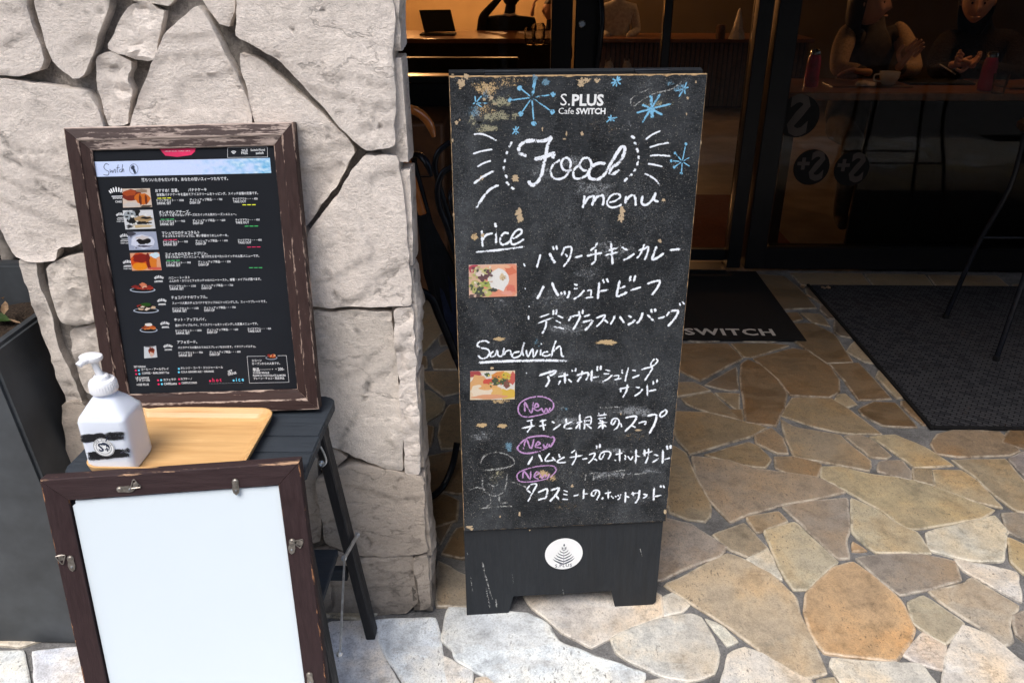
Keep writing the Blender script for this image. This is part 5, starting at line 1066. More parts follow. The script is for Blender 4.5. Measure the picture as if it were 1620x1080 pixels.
chalkset('chalk_lettering', 'chalkp', 'pink chalk circled word New, lowest', [((*I_, 2.6), [[(410,640),(370,610),(200,620),(50,670),(18,725),(60,770),(200,765),(340,730),(410,660),(390,620)],(3.2,[(75,745),(90,665),(150,745),(155,660)]),[(190,715),(240,690),(215,670),(190,720),(240,745)],[(250,690),(270,735),(300,700),(320,740),(345,690)]])])
c = Chalk(B)
def fl(cx, cy, s, ends, w, blobs=0, dx=0, dy=0):
    for x, y in ends: c.stroke([(dx + cx / s, dy + cy / s), (dx + x / s, dy + y / s)], w)
    if blobs:
        for x, y in ends: c.blob(dx + x / s, dy + y / s, blobs, blobs, core=.6, jag=.25, strength=.95)
fl(1065, 360, 8.1, [(910,240),(780,395),(920,570),(1090,690),(1325,545),(1335,320)], 3.0, 6.2, 710, 110)
c.stroke([(710 + 1065 / 8.1, 110 + 360 / 8.1), (710 + 1110 / 8.1, 110 + 90 / 8.1)], 6.0)
fl(855, 785, 8.1, [(810,750),(905,820),(860,720),(862,840),(905,728),(808,832)], 2.6, 0, 710, 110); fl(345, 430, 8.1, [(335,330),(500,435),(435,490),(430,330),(300,440)], 2.6, 0, 710, 110)
fl(505, 145, 7.714, [(430,170),(570,115),(520,80),(500,215),(450,110),(560,185),(545,90),(445,215)], 3.0, 0, 910, 110)
for q, w in (([(920,300),(932,450),(940,610)], 6.2), ([(1040,290),(930,470),(805,665)], 4.8), ([(730,535),(930,480),(1185,415)], 3.8), ([(805,425),(930,485),(1075,560)], 4.4)): c.stroke([(910 + x / 7.714, 110 + y / 7.714) for x, y in q], w)
fl(435, 600, 7.714, [(370,650),(520,585),(435,550),(435,635),(400,580),(480,632)], 2.8, 0, 910, 110); fl(1330, 235, 7.714, [(1360,150),(1255,345),(1215,268),(1385,215),(1290,190),(1345,320)], 2.8, 0, 910, 110)
fl(1365, 560, 3.6, [(1385,460),(1325,512),(1303,556),(1320,592),(1360,628)], 2.6, 3.6, 700, 100); fl(1365, 560, 3.6, [(1412,590),(1412,535)], 2.2, 0, 700, 100)
c.done('chalk_snowflakes', M['chalkb'], ab, 'pale blue chalk snowflakes')
c = Chalk(B)
for st_ in ([(710,690),(700,760)],[(730,690),(800,680)],[(790,680),(785,765)],[(820,690),(860,735)],[(880,690),(880,740)],[(940,690),(940,755)],[(970,670),(1130,650)],[(1100,680),(1080,745)],[(1170,700),(1340,680)],[(430,40),(540,10)],[(780,30),(1080,20)]): c.stroke([(815 + x / 6.352, 640 + y / 6.352) for x, y in st_], 3.6)
for st_ in ([(170,320),(190,285),(240,270),(300,285),(322,322),(260,345),(180,350)],[(180,370),(182,430),(215,462),(255,460),(282,430),(292,360)],[(205,385),(228,380)],[(245,380),(268,378)],[(205,408),(230,422),(256,408)],[(295,400),(340,412),(378,428)],[(182,430),(150,428),(118,440)],[(215,468),(215,500),(200,512)],[(255,465),(260,495),(298,495)],[(170,522),(240,514),(320,512)],[(185,352),(300,338)]): c.stroke([(700 + x / 2.842, 620 + y / 2.842) for x, y in st_], 3.6)
c.stroke([(1000,170),(1030,150),(1060,142),(1080,128)], 3); c.stroke([(1000,170),(998,158),(1012,148),(1030,140)], 3)
c.done('rubbed_chalk', M['faint'], ab, 'half rubbed out chalk doodle of a smiling cup and older words')
c = Chalk(B)
for x, y, rx, ry, s_ in ((860,270,60,34,.9),(940,300,70,34,1),(905,255,40,26,1),(960,395,90,34,.9),(930,430,60,22,.8),(880,470,90,24,.8),(1000,650,60,14,1.2),(900,665,50,14,1.1),(970,712,60,10,1),(960,750,70,12,1.1),(1030,745,30,8,1),(900,520,70,18,1),(880,590,40,14,1),(760,690,26,16,1),(960,600,80,26,.8),(1010,790,50,14,.8),(790,480,40,18,.7),(1025,380,30,30,.6),(1018,652,15,14,1.2),(850,780,20,16,.8),(1000,200,40,20,.7)): c.blob(x, y, rx, ry, core=.35, strength=s_, jag=.5)
c.done('chalk_dust', M['dustw'], ab)
c = Chalk(B)
for x, y, rx, ry, s_ in ((795,162,30,16,1.1),(788,185,36,16,1.2),(772,204,32,10,1.3),(748,190,12,20,1),(815,182,12,7,1.2),(1040,165,42,20,.9),(785,750,22,24,.9)): c.blob(x, y, rx, ry, core=.4, strength=s_, jag=.5)
c.done('chalk_dust', M['dustg'], ab)
c = Chalk(B)
for x, y, rx, ry, s_ in ((752,175,16,20,1),(768,150,14,12,1),(864,130,11,9,1.4),(846,124,8,10,1.3),(1076,140,18,12,1.2),(805,705,9,16,1.3),(1060,132,14,8,1),(895,645,14,7,1),(870,410,20,12,.7),(850,540,16,14,.8)): c.blob(x, y, rx, ry, core=.4, strength=s_, jag=.5)
c.done('chalk_dust', M['dustb'], ab)
c = Chalk(B)
for x, y, rx, ry in ((731,131,10,9),(738,121,6,6),(729,137,6,5),(919,131,9,9),(929,127,9,6),(944,127,7,5),(766,157,4,3.5),(777,155,5,5),(783,164,5,4),(722,194,3.6,4.4),(727,190,2,2),(821,336,8,9),(823,346,7,10),(984,334,6,9),(982,345,7,9),(815,283,8,7),(762,281,5,5),(757,285,4,3),(858,204,1.6,4.5),(896,212,1.8,5),(893,220,4,1.6),(921,212,3,5),(771,140,1.4,5),(1088,155,3,3),(1086,180,1.6,3),(742,833,6,4),(746,836,4,3),(1052,809,3.4,4),(791,817,2,3),(822,813,3,5),(716,222,2,4),(1109,226,1.4,4),(1050,317,4,3),(1044,381,4,4),(764,372,4,5),(717,340,1.4,3),(1101,130,1.6,3),(778,582,4,3),(982,655,2,3),(716,118,3,1.6),(905,768,3,3),(1010,680,7,2),(838,838,2,1.4)): c.blob(x, y, rx * .88, ry * .88, n=-.0044, core=.7, jag=.55, strength=.95)
c.done('chipped_paint', M['chip'], ab, 'tan spots where the black paint has chipped')
c = Chalk(B)
for x, y, rx, ry, s_ in ((770,140,34,22,1.4),(800,130,50,18,1.1),(765,175,30,20,1.2),(960,541,21,5.5,2.4),(790,536,14,4,2.0),(750,375,10,8,1.6),(790,632,24,10,1.4),(762,672,12,5,2),(794,673,12,5,2),(872,755,14,10,1.4),(960,205,70,30,.7),(940,240,120,30,.6),(990,395,70,20,.6),(895,800,50,18,.8),(860,750,16,10,1.6),(1000,690,40,10,.9)): c.blob(x, y, rx, ry, n=-.0043, core=.5, jag=.4, strength=s_)
c.done('chipped_paint', M['chips'], ab)
# white scratches on the base
c = Chalk(B)
c.f = Fr(B(0, 0, .0085), e_, u_)
for st_, w in (([(744,905),(748,940)],2.4),([(762,885),(772,925),(780,950)],3.4),([(768,925),(776,965)],3),([(784,945),(786,962)],3),([(1012,865),(1016,880)],1.6),([(810,905),(813,925)],1.8),([(890,930),(892,942)],1.4),([(738,870),(741,880)],2)): c.stroke(st_, w)
c.done('scratches', M['faint'], ab)
# the two food photographs taped to the board: flat prints
def picture(f, quad, blobs, base, parent, label, n=-.005, light=0.0):
    q = [f.hit(*p) for p in quad]; bm = bmesh.new(); cl = bm.loops.layers.color.new('Col')
    def at(u, v):
        a = [q[0][i] * (1 - u) + q[1][i] * u for i in (0, 1)]; b = [q[3][i] * (1 - u) + q[2][i] * u for i in (0, 1)]; return a[0] * (1 - v) + b[0] * v, a[1] * (1 - v) + b[1] * v
    def face(pts, z, c):
        c = tuple(x + (.86 - x) * light for x in c)
        fa = bm.faces.new([bm.verts.new(f(*at(u, v), z)) for u, v in pts])
        for l in fa.loops: l[cl] = (*c, 1)
    c4 = [(0, 0), (1, 0), (1, 1), (0, 1)]
    face(c4, n, base); face(c4[::-1], n + .0007, (.8, .8, .8))
    for k in range(4):
        a, b = c4[k], c4[(k + 1) % 4]; fa = bm.faces.new([bm.verts.new(f(*at(*p), z)) for p, z in ((a, n), (b, n), (b, n + .0007), (a, n + .0007))])
        for l in fa.loops: l[cl] = (.8, .8, .8, 1)
    for k, (u, v, ru, rv, c, jg) in enumerate(blobs):
        S = 16; pts = []
        for i in range(S):
            a = i * 2 * math.pi / S; j = 1 + jg * noise.noise(Vector((math.cos(a) * 2 + u * 9, math.sin(a) * 2 + v * 9, k))); pts.append((min(1, max(0, u + ru * j * math.cos(a))), min(1, max(0, v + rv * j * math.sin(a)))))
        face(pts, n - .00002 * (k + 1), c)
    me = bpy.data.meshes.new('food_photo'); bm.to_mesh(me); bm.free(); o = link('food_photo', me, M['vcol'], parent)
    if label: o['label'] = label
    return o
r2 = random.Random(3)
bl = [(.75,.5,.5,.6,(.85,.45,.30),.3),(.62,.15,.3,.15,(.88,.6,.42),.3),(.85,.22,.12,.12,(.8,.3,.14),.8),(.62,.48,.22,.34,(.88,.87,.84),.25),(.7,.40,.07,.10,(.82,.70,.5),.6),(.88,.75,.10,.12,(.8,.3,.2),.9),(.8,.9,.12,.08,(.85,.5,.4),.9),(.1,.12,.10,.14,(.62,.04,.12),.5),(.15,.4,.16,.22,(.80,.62,.45),.6),(.35,.2,.12,.1,(.75,.72,.4),.8),(.3,.38,.12,.12,(.20,.04,.06),.9),(.42,.22,.06,.08,(.22,.05,.08),.8),(.12,.62,.12,.14,(.62,.60,.22),.7),(.22,.78,.12,.14,(.05,.08,.03),.8),(.33,.6,.1,.1,(.50,.58,.12),.8),(.38,.82,.1,.14,(.66,.66,.28),.8),(.5,.78,.1,.06,(.04,.06,.02),.8),(.15,.95,.16,.07,(.12,.04,.03),.5),(.2,.25,.1,.08,(.85,.75,.7),.8)]
for i in range(40): bl.append((r2.uniform(.02, .48), r2.uniform(.05, .95), r2.uniform(.015, .04), r2.uniform(.02, .05), r2.choice(((.8,.75,.5),(.2,.05,.06),(.1,.16,.04),(.75,.6,.5),(.6,.62,.25),(.85,.82,.7))), .9))
for i in range(14): bl.append((.71 + r2.gauss(0, .03), .41 + r2.gauss(0, .04), .006, .009, (.3, .18, .08), .3))
picture(B, [(741.5,418),(817,416),(817.5,467),(742,469.5)], bl, (.84,.62,.50), ab, 'photo print of curry rice with salad', light=.3)
bl = [(.5,.5,.55,.5,(.82,.80,.76),.2),(.06,.08,.2,.12,(.55,.08,.08),.4),(.95,.25,.1,.2,(.7,.2,.15),.5),(.2,.5,.25,.35,(.80,.55,.28),.4),(.25,.72,.26,.28,(.86,.78,.66),.4),(.42,.55,.22,.10,(.82,.55,.25),.7),(.42,.36,.14,.09,(.75,.14,.07),.6),(.66,.2,.2,.18,(.80,.42,.08),.6),(.8,.15,.1,.14,(.75,.62,.08),.7),(.38,.13,.05,.08,(.10,.18,.05),.8),(.65,.38,.16,.13,(.08,.14,.03),.9),(.82,.45,.07,.16,(.35,.12,.08),.9),(.82,.8,.22,.18,(.80,.62,.10),.5),(.6,.75,.14,.2,(.82,.6,.25),.6),(.45,.9,.4,.08,(.8,.5,.3),.5)]
for i in range(26): bl.append((r2.uniform(.4, .9), r2.uniform(.1, .55), r2.uniform(.01, .035), r2.uniform(.012, .04), r2.choice(((.1,.2,.04),(.8,.3,.08),(.8,.7,.2),(.3,.4,.1))), .9))
picture(B, [(744,585.5),(814.5,584.5),(814,629.5),(743.5,630.5)], bl, (.84,.72,.55), ab, 'photo print of a shrimp sandwich on a plate', light=.25)

# ------------------------------------------------------------------ frames
def framerails(f, w, h, rw, prof, mats, parent, names=('rail',) * 4, topmat=None):
    """four mitred rails; prof = (across from outer edge, depth, edge wear)"""
    cor = [(0, 0, 1, 1), (w, 0, -1, 1), (w, h, -1, -1), (0, h, 1, -1)]
    for k in range(4):
        a, b = cor[k], cor[(k + 1) % 4]; bm = bmesh.new(); rows = []; ea = []
        S = 14
        for i in range(S + 1):
            t = i / S; row = []
            for j, (d, n, e) in enumerate(prof):
                p0 = (a[0] + a[2] * d, a[1] + a[3] * d); p1 = (b[0] + b[2] * d, b[1] + b[3] * d)
                x, y = p0[0] + (p1[0] - p0[0]) * t, p0[1] + (p1[1] - p0[1]) * t
                g = .00045 if i in (0, S) else 0    # mitre joint hairline
                jt = .0009 * noise.noise(Vector((x * 40, y * 40, j))) if e > .5 else 0
                dx, dy = (p1[0] - p0[0]), (p1[1] - p0[1]); L_ = math.hypot(dx, dy); sgn = 1 if i == 0 else -1
                row.append(bm.verts.new(f(x + dx / L_ * g * sgn, y + dy / L_ * g * sgn, n + jt + g * 1.2))); ea.append(e * (1.0 + (.5 if i in (0, S) else 0)))
            rows.append(row)
        for r0, r1 in zip(rows, rows[1:]):
            for j in range(len(prof) - 1): bm.faces.new((r0[j], r0[j + 1], r1[j + 1], r1[j]))
            bm.faces.new((r0[-1], r0[0], r1[0], r1[-1]))
        bm.faces.new(rows[0]); bm.faces.new(rows[-1][::-1]); bmesh.ops.recalc_face_normals(bm, faces=bm.faces[:])
        me = bpy.data.meshes.new('rail'); bm.to_mesh(me); bm.free(); setattrib(me, 'edge', ea)
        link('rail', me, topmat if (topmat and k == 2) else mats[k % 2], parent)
def rectfr(o, yaw, lean, rot):
    e = Vector((math.cos(yaw), math.sin(yaw), 0)); n = Vector((-math.sin(yaw), math.cos(yaw), 0)); u = Vector((0, 0, 1)) * math.cos(lean) + n * math.sin(lean)
    return Fr(o, e * math.cos(rot) + u * math.sin(rot), u * math.cos(rot) - e * math.sin(rot))
MF = rectfr((-.8087, 1.305, .6535), .0438, .1978, .0205); MWd, MHt = .4067, .5418
mf = thing('menu_frame', 'weathered brown wooden frame holding the printed black dessert menu', 'framed menu', MF(MWd / 2, 0, .01))
prof = [(0, .026, .3), (0, .002, .8), (.0016, 0, 1), (.0035, 0, 0), (.018, 0, .1), (.0205, 0, .7), (.0225, .0008, 1), (.024, .003, .5), (.027, .0037, 0), (.037, .0062, .1), (.0385, .0065, .6), (.0405, .0085, .9), (.0405, .026, 0)]
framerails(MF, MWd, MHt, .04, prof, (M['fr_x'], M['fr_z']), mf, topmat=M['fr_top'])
PN = .0125
bm = bmesh.new(); bx(bm, MF, .0408, MWd - .0408, .0408, MHt - .0408, PN, PN + .004); sheet = obj('menu_sheet', bm, M['print_black'], mf)
bm = bmesh.new(); bx(bm, MF, .0409, MWd - .0409, .0409, MHt - .0409, PN + .0041, .0255); obj('backing_board', bm, M['rawwood'], mf)
P_ = Fr(MF(0, 0, PN), MF.x, MF.u)
Za = lambda x, y: P_.hit(90 + x / 3.857, 180 + y / 3.857); Zb = lambda x, y: P_.hit(90 + x / 3.682, 400 + y / 3.682)
def T(bm, body, p0, p1, Z=Za, h=None, off=.012, n=-.0004, hs=1.18, shear=0):
    a = Z(*p0); b = Z(*p1); text_into(bm, P_, body, a[0], a[1], b[0], b[1], n=n, off=off, h=h, hscale=hs, shear=shear)
def poly_into(bm, f, pts, n):
    bm.faces.new([bm.verts.new(f(x, y, n)) for x, y in pts])
def dash(bm, p0, p1, Z):
    a, b = Z(*p0), Z(*p1)
    for k in range(3):
        t0, t1 = k / 3 + .02, k / 3 + .28; q = [(a[0] + (b[0] - a[0]) * t, a[1] + (b[1] - a[1]) * t) for t in (t0, t1)]
        poly_into(bm, P_, [(q[0][0], q[0][1] - .0007), (q[1][0], q[1][1] - .0007), (q[1][0], q[1][1] + .0007), (q[0][0], q[0][1] + .0007)], -.0004)
def crown(bm, c, w, Z, n=-.0004):
    x0, y0 = Z(*c); s = w / 3.8 * .00108
    for k in range(7):
        a = (k - 3) * .33; l = (.42, .55, .62, .7, .62, .55, .42)[k]; X = x0 + math.sin(a) * s * .55; Y = y0 + math.cos(a) * s * .35 - s * .2
        poly_into(bm, P_, [(X - s * .045, Y - s * l * .2), (X + s * .045, Y - s * l * .2), (X + s * .06 + math.sin(a) * s * .12, Y + s * l * .25), (X + math.sin(a) * s * .14, Y + s * l * .42), (X - s * .06 + math.sin(a) * s * .12, Y + s * l * .25)], n)
    poly_into(bm, P_, [(x0 - s * .45, y0 - s * .30), (x0 + s * .45, y0 - s * .30), (x0 + s * .45, y0 - s * .36), (x0 - s * .45, y0 - s * .36)], n)
HS = 1.0
# banner
bq = [Za(*p) for p in ((228,293),(1300,270),(1308,362),(238,385))]
bm = bmesh.new(); cl = bm.loops.layers.color.new('Col')
def bpt(u, v): a = [bq[0][i] * (1 - u) + bq[1][i] * u for i in (0, 1)]; b = [bq[3][i] * (1 - u) + bq[2][i] * u for i in (0, 1)]; return a[0] * (1 - v) + b[0] * v, a[1] * (1 - v) + b[1] * v
NU, NV = 120, 12; g = [[bm.verts.new(P_(*bpt(i / NU, j / NV), -.0003)) for j in range(NV + 1)] for i in range(NU + 1)]
def bcol(i, j):
    u, v = i / NU, j / NV; k = max(0, min(1, (u - .62) * 2.2 + .7 * noise.fractal(Vector((u * 14, v * 2.2, 3)), 1, 2, 4))); w = max(0, min(1, noise.fractal(Vector((u * 40, v * 6, 9)), 1, 2, 3) + .45))
    a = Vector((.74, .80, .93)); b = Vector((.36, .64, .82)); c = Vector((.78, .86, .90)); return tuple(a.lerp(b.lerp(c, w), k)) + (1,)
for i in range(NU):
    for j in range(NV):
        fa = bm.faces.new((g[i][j], g[i + 1][j], g[i + 1][j + 1], g[i][j + 1]))
        for l, (ii, jj) in zip(fa.loops, ((i, j), (i + 1, j), (i + 1, j + 1), (i, j + 1))): l[cl] = bcol(ii, jj)
obj('menu_banner', bm, M['vcol'], mf)
bm = bmesh.new()
class _Cz: pass
def inkstroke(pts, w, Z=Za, n=-.0006):
    P = [Vector(Z(*p)).to_3d() for p in pts]; Q = [q.xy for q in curve(P, 5)] if len(P) > 2 else [p.xy for p in P]
    blade(bm, P_, [tuple(q) for q in Q], [w * .00028] * len(Q), n)
inkstroke([(318,312),(300,305),(287,325),(300,343),(318,355),(312,375),(285,372)], 3.6); inkstroke([(325,338),(328,358),(338,345),(342,360),(352,338)], 3.2); inkstroke([(357,338),(357,358),(362,356)], 3.2); inkstroke([(375,310),(368,350),(376,358)], 3.2); inkstroke([(362,332),(384,328)], 2.6); inkstroke([(392,338),(382,346),(388,357),(396,352)], 3); inkstroke([(402,308),(397,357),(406,335),(410,356)], 3.2)
for k in range(24): a, b = k * math.pi / 12, (k + 1.05) * math.pi / 12; inkstroke([(470 + 26 * math.cos(a), 338 + 31 * math.sin(a)), (470 + 26 * math.cos(b), 338 + 31 * math.sin(b))], 2.4)
hd_ = [(452,330),(456,318),(468,315),(476,322),(474,333),(480,345),(484,360),(474,366),(466,352),(462,342),(455,338)]
poly_into(bm, P_, [Za(*p) for p in hd_], -.0006); obj('banner_emblem', bm, M['ink'], mf)
# badge and wifi box
bm = bmesh.new(); poly_into(bm, P_, [Za(*p) for p in ((625,212),(848,208),(842,232),(820,252),(735,264),(662,256),(643,234))], -.0003); obj('menu_badge', bm, M['magenta'], mf)
bm = bmesh.new()
for k in range(26):
    if k % 7 != 6: a = Za(660 + k * 6, 232 - k * .1); poly_into(bm, P_, [(a[0], a[1]), (a[0] + .0009, a[1]), (a[0] + .0009, a[1] + .0007 + .0004 * (k % 3)), (a[0], a[1] + .0007 + .0004 * (k % 3))], -.0005)
def lineq(bm, p0, p1, w, Z=Za, n=-.0004):
    a, b = Vector(Z(*p0)), Vector(Z(*p1)); blade(bm, P_, [tuple(a), tuple(b)], [w, w], n)
for a, b in (((1042,208),(1284,204)),((1284,204),(1286,264)),((1286,264),(1042,268)),((1042,268),(1042,208))): lineq(bm, a, b, .0005)
for r in (8, 15, 22):
    pts = [(1079 + r * math.sin(t), 250 - r * math.cos(t)) for t in [(-.75 + .25 * k) for k in range(7)]]; P = [Za(*p) for p in pts]; blade(bm, P_, P, [.0012] * 7, -.0004)
T(bm, 'WI-FI', (1127,231), (1165,230)); T(bm, 'PASS', (1127,248), (1165,247)); T(bm, 'Switch-Floral', (1183,229), (1270,226)); T(bm, 'switch', (1215,248), (1262,246))
T(bm, '落ちついたきもだいすき、あなたの甘いスィーツたちです。', (518,414), (1045,404), off=.009)
obj('printed_text', bm, M['print_white'], mf)['kind'] = 'stuff'
items = [
 (Za, [('おすすめ！定番。',(602,478),(745,476)),('バナナケーキ',(803,474),(915,471)),('自家製バナナケーキを温めてアイスクリームをトッピング。スイッチ自慢の定番です。',(612,502),(1228,491)),('ドリンクセット・・・・1000',(610,536),(775,534)),('DRINK SET',(613,554),(698,553)),('ディシュアップ単品・・・・・700',(812,532),(1010,528)),('DISH UP',(813,550),(878,549)),('テイクアウト・・・・・450',(1073,527),(1225,524)),('TAKE OUT',(1076,543),(1155,542)),('BANANA',(343,520),(400,519)),('CAKE',(358,543),(397,542))], (365,478,80), 'pyellow', [((612,516),(702,514)),((1130,556),(1218,555))]),
 (Za, [('オレオのレアチーズ。',(624,611),(815,607)),('クッキーと爽やかなレアチーズのスイッチ人気のシーズンメニュー。',(628,626),(1095,619)),('ドリンクセット・・・・950',(630,664),(783,661)),('DRINK SET',(632,681),(717,680)),('ディシュアップ単品・・・・・600',(830,659),(1028,655)),('DISH UP',(832,675),(895,674)),('テイクアウト・・・・・450',(1090,655),(1238,652)),('TAKE OUT',(1092,671),(1173,670)),('SEASONAL',(368,648),(412,647)),('SWEET CAKE',(366,661),(418,660))], (388,620,45), 'pgreen', [((632,645),(720,643)),((1145,686),(1233,685))]),
 (Za, [('マシュマロのチョコタルト',(642,736),(872,732)),('チョコタルトのマシュマロ。寒い季節のうれしいケーキ。',(645,754),(1047,748)),('ドリンクセット・・・・900',(650,789),(800,786)),('DRINK SET',(652,805),(737,804)),('ディシュアップ単品・・・・・600',(847,783),(1043,779)),('DISH UP',(849,800),(912,799)),('テイクアウト・・・・・450',(1105,778),(1250,775)),('TAKE OUT',(1107,793),(1187,792)),('SEASONAL',(390,780),(438,779)),('SHORT CAKE',(390,793),(440,792))], (414,750,50), 'magenta', [((650,770),(738,768)),((1160,813),(1247,812))]),
 (Za, [('スイッチのカスタードプリン。',(662,866),(920,859)),('きまぐれなシーズンメニュー。見つけたら食べたいスイッチの人気メニューです。',(665,881),(1235,873)),('ドリンクセット・・・・900',(668,916),(818,913)),('DRINK SET',(670,932),(755,931)),('ディシュアップ単品・・・・・550',(863,911),(1060,907)),('DISH UP',(866,928),(928,927)),('SEASONAL',(408,936),(456,935)),('SWEET CAKE',(408,949),(458,948))], (432,910,50), 'pgreen', [((668,896),(755,894)),((1172,939),(1258,938))]),
 (Zb, [('ハニー・トースト',(652,152),(775,149)),('ふんわり・カリッとフォカッチャのハニートースト。蜂蜜・メイプルが選べます。',(655,170),(1190,158)),('ドリンクセット・・・・1100',(657,201),(810,198)),('DRINK SET',(660,216),(740,215)),('ディシュアップ単品・・・・・750',(843,197),(1027,193)),('DISH UP',(845,212),(903,211)),('SEASONAL',(568,172),(618,171))], (595,148,50), None, []),
 (Zb, [('チョコバナナのワッフル。',(668,268),(877,263)),('スィーツ人気のチョコバナナをワッフルにトッピングした、スィーツプレートです。',(673,299),(1222,288)),('ドリンクセット・・・・1100',(675,331),(826,327)),('DRINK SET',(677,345),(758,344)),('ディシュアップ単品・・・・・750',(858,326),(1042,322)),('DISH UP',(860,341),(920,340)),('SEASONAL',(592,305),(636,304))], (612,282,50), None, []),
 (Zb, [('ホット・アップルパイ。',(685,396),(870,393)),('温かいアップルパイ。アイスクリームをトッピングした定番メニューです。',(690,428),(1172,417)),('ドリンクセット・・・・1000',(693,460),(843,456)),('DRINK SET',(696,474),(775,473)),('ディシュアップ単品・・・・・650',(875,454),(1056,450)),('DISH UP',(877,469),(937,468)),('テイクアウト・・・・・450',(1112,448),(1248,445)),('TAKE OUT',(1114,462),(1190,461)),('SEASONAL',(612,438),(656,437))], (630,415,50), None, []),
 (Zb, [('アフォガード。',(702,527),(818,525)),('バニラアイスの淹れたてのエスプレッソをかけます。イタリアンドルチェ。',(706,557),(1160,549)),('ドリンクセット・・・・950',(710,588),(850,584)),('DRINK SET',(712,603),(790,602)),('ディシュアップ単品・・・・・600',(890,584),(1070,580)),('DISH UP',(892,598),(950,597)),('SEASONAL',(628,568),(672,567))], (648,547,50), None, []),
 (Zb, [('SET DRINK',(450,668),(520,667)),('コーヒー・アールグレイ',(492,684),(652,680)),('COFFEE・EARLGREY Tea',(497,706),(655,701)),('オレンジ・コーラ・ジンジャーエール',(722,676),(968,671)),('COLA GINGER ALE・ORANGE',(724,698),(915,694)),('UP CHARGE',(460,733),(538,732)),('プラス+100',(463,748),(542,746)),('+100 PLUS',(465,773),(537,771)),('カフェラテ',(622,744),(695,742)),('カプチーノ',(722,739),(788,737)),('CAFELatte',(625,768),(700,766)),('CAPPUCCINO',(727,762),(817,760)),('SET',(1000,700),(1026,692)),('DRINK',(1000,714),(1050,702)),('スコーン',(1136,633),(1193,631)),('オーブンからの人気です。',(1137,651),(1300,648)),('単品・・・・・・・・・・・・・・200-',(1142,688),(1325,683)),('SCONE SINGLE',(1143,703),(1237,702)),('PLANE & CHOCOLATE & MORE',(1143,719),(1333,717)),('プレーン・チョコ・限定商品',(1146,736),(1325,734))], None, None, [])]
for Z, ts, cr, dm, ds in items:
    bm = bmesh.new()
    for body, a, b in ts: T(bm, body.replace('・・・', '···') if '・・・' in body else body, a, b, Z, off=.009)
    if cr: crown(bm, cr[:2], cr[2], Z)
    if Z is Zb and not cr:
        for a, b in (((1108,602),(1215,600)),((1285,598),(1337,597)),((1337,597),(1352,752)),((1352,752),(1122,757)),((1122,757),(1108,602))): lineq(bm, a, b, .0005, Zb)
        for k in range(22): a = Zb(890 + k * 9, 761 - k * .2); poly_into(bm, P_, [(a[0], a[1]), (a[0] + .0006, a[1]), (a[0] + .0006, a[1] + .0006), (a[0], a[1] + .0006)], -.0004)
    obj('printed_text', bm, M['print_white'], mf)['kind'] = 'stuff'
    if dm:
        bm = bmesh.new()
        for a, b in ds: dash(bm, a, b, Z)
        obj('printed_dashes', bm, M[dm], mf)
def dots(lst, mat, extra=()):
    bm = bmesh.new()
    for x, y in lst: a = Zb(x, y); poly_into(bm, P_, [(a[0] + .0020 * math.cos(k * math.pi / 6), a[1] + .0020 * math.sin(k * math.pi / 6)) for k in range(12)], -.0004)
    for body, a, b in extra: T(bm, body, a, b, Zb, off=.02)
    obj('printed_dots', bm, M[mat], mf)
dots([(460,684),(463,705),(590,741),(593,764),(713,735),(715,760),(893,745)], 'magenta', [('h o t', (908,750), (960,748))]); dots([(478,683),(481,704),(608,740),(612,763),(711,674),(711,694),(1030,742)], 'pblue', [('i c e', (1045,747), (1090,745))])
# the menu's little food photographs
def mp(Z, quad, base, blobs, lab=None):
    s, ox, oy = (3.857, 90, 180) if Z is Za else (3.682, 90, 400)
    picture(P_, [(ox + x / s, oy + y / s) for x, y in quad], blobs, base, mf, lab, n=-.0009)
def rb(n, cols, a=.06, b=.2, seed=1):
    q = random.Random(seed); return [(q.uniform(.1, .9), q.uniform(.1, .9), q.uniform(a, b) * .6, q.uniform(a, b) * .6, q.choice(cols), .7) for _ in range(n)]
mp(Za, [(400,458),(568,455),(582,568),(405,573)], (.75,.68,.62), [(.3,.35,.34,.3,(.42,.12,.04),.3),(.25,.22,.25,.16,(.58,.24,.08),.3),(.7,.55,.26,.3,(.70,.36,.08),.3),(.62,.6,.05,.28,(.35,.12,.04),.3),(.82,.6,.05,.26,(.38,.14,.04),.3),(.3,.85,.3,.12,(.70,.68,.66),.4),(.7,.12,.2,.1,(.5,.42,.35),.5),(.8,.95,.2,.06,(.3,.26,.22),.4)], 'photo print of banana cake')
mp(Za, [(403,590),(585,586),(602,700),(420,706)], (.74,.75,.76), [(.45,.1,.12,.2,(.05,.05,.05),.8),(.2,.3,.2,.3,(.55,.58,.6),.6),(.3,.6,.14,.2,(.04,.03,.03),.9),(.65,.5,.3,.2,(.60,.50,.36),.6),(.72,.42,.2,.06,(.05,.04,.04),.9),(.6,.68,.3,.08,(.06,.05,.05),.9),(.55,.85,.35,.08,(.68,.60,.45),.4),(.15,.85,.1,.1,(.3,.3,.3),.8)] + rb(14, ((.05,.05,.05),(.8,.8,.78)), .04, .12, 4), 'photo print of a cookie cheesecake')
mp(Za, [(430,722),(606,718),(622,828),(443,832)], (.55,.58,.66), [(.5,.55,.42,.38,(.72,.74,.80),.2),(.5,.5,.24,.2,(.03,.02,.02),.4),(.5,.32,.24,.1,(.70,.68,.68),.6),(.5,.8,.25,.05,(.3,.3,.36),.9),(.1,.1,.2,.12,(.2,.2,.24),.5)] + rb(10, ((.75,.76,.8),(.3,.3,.35)), .03, .08, 5), 'photo print of a marshmallow chocolate tart')
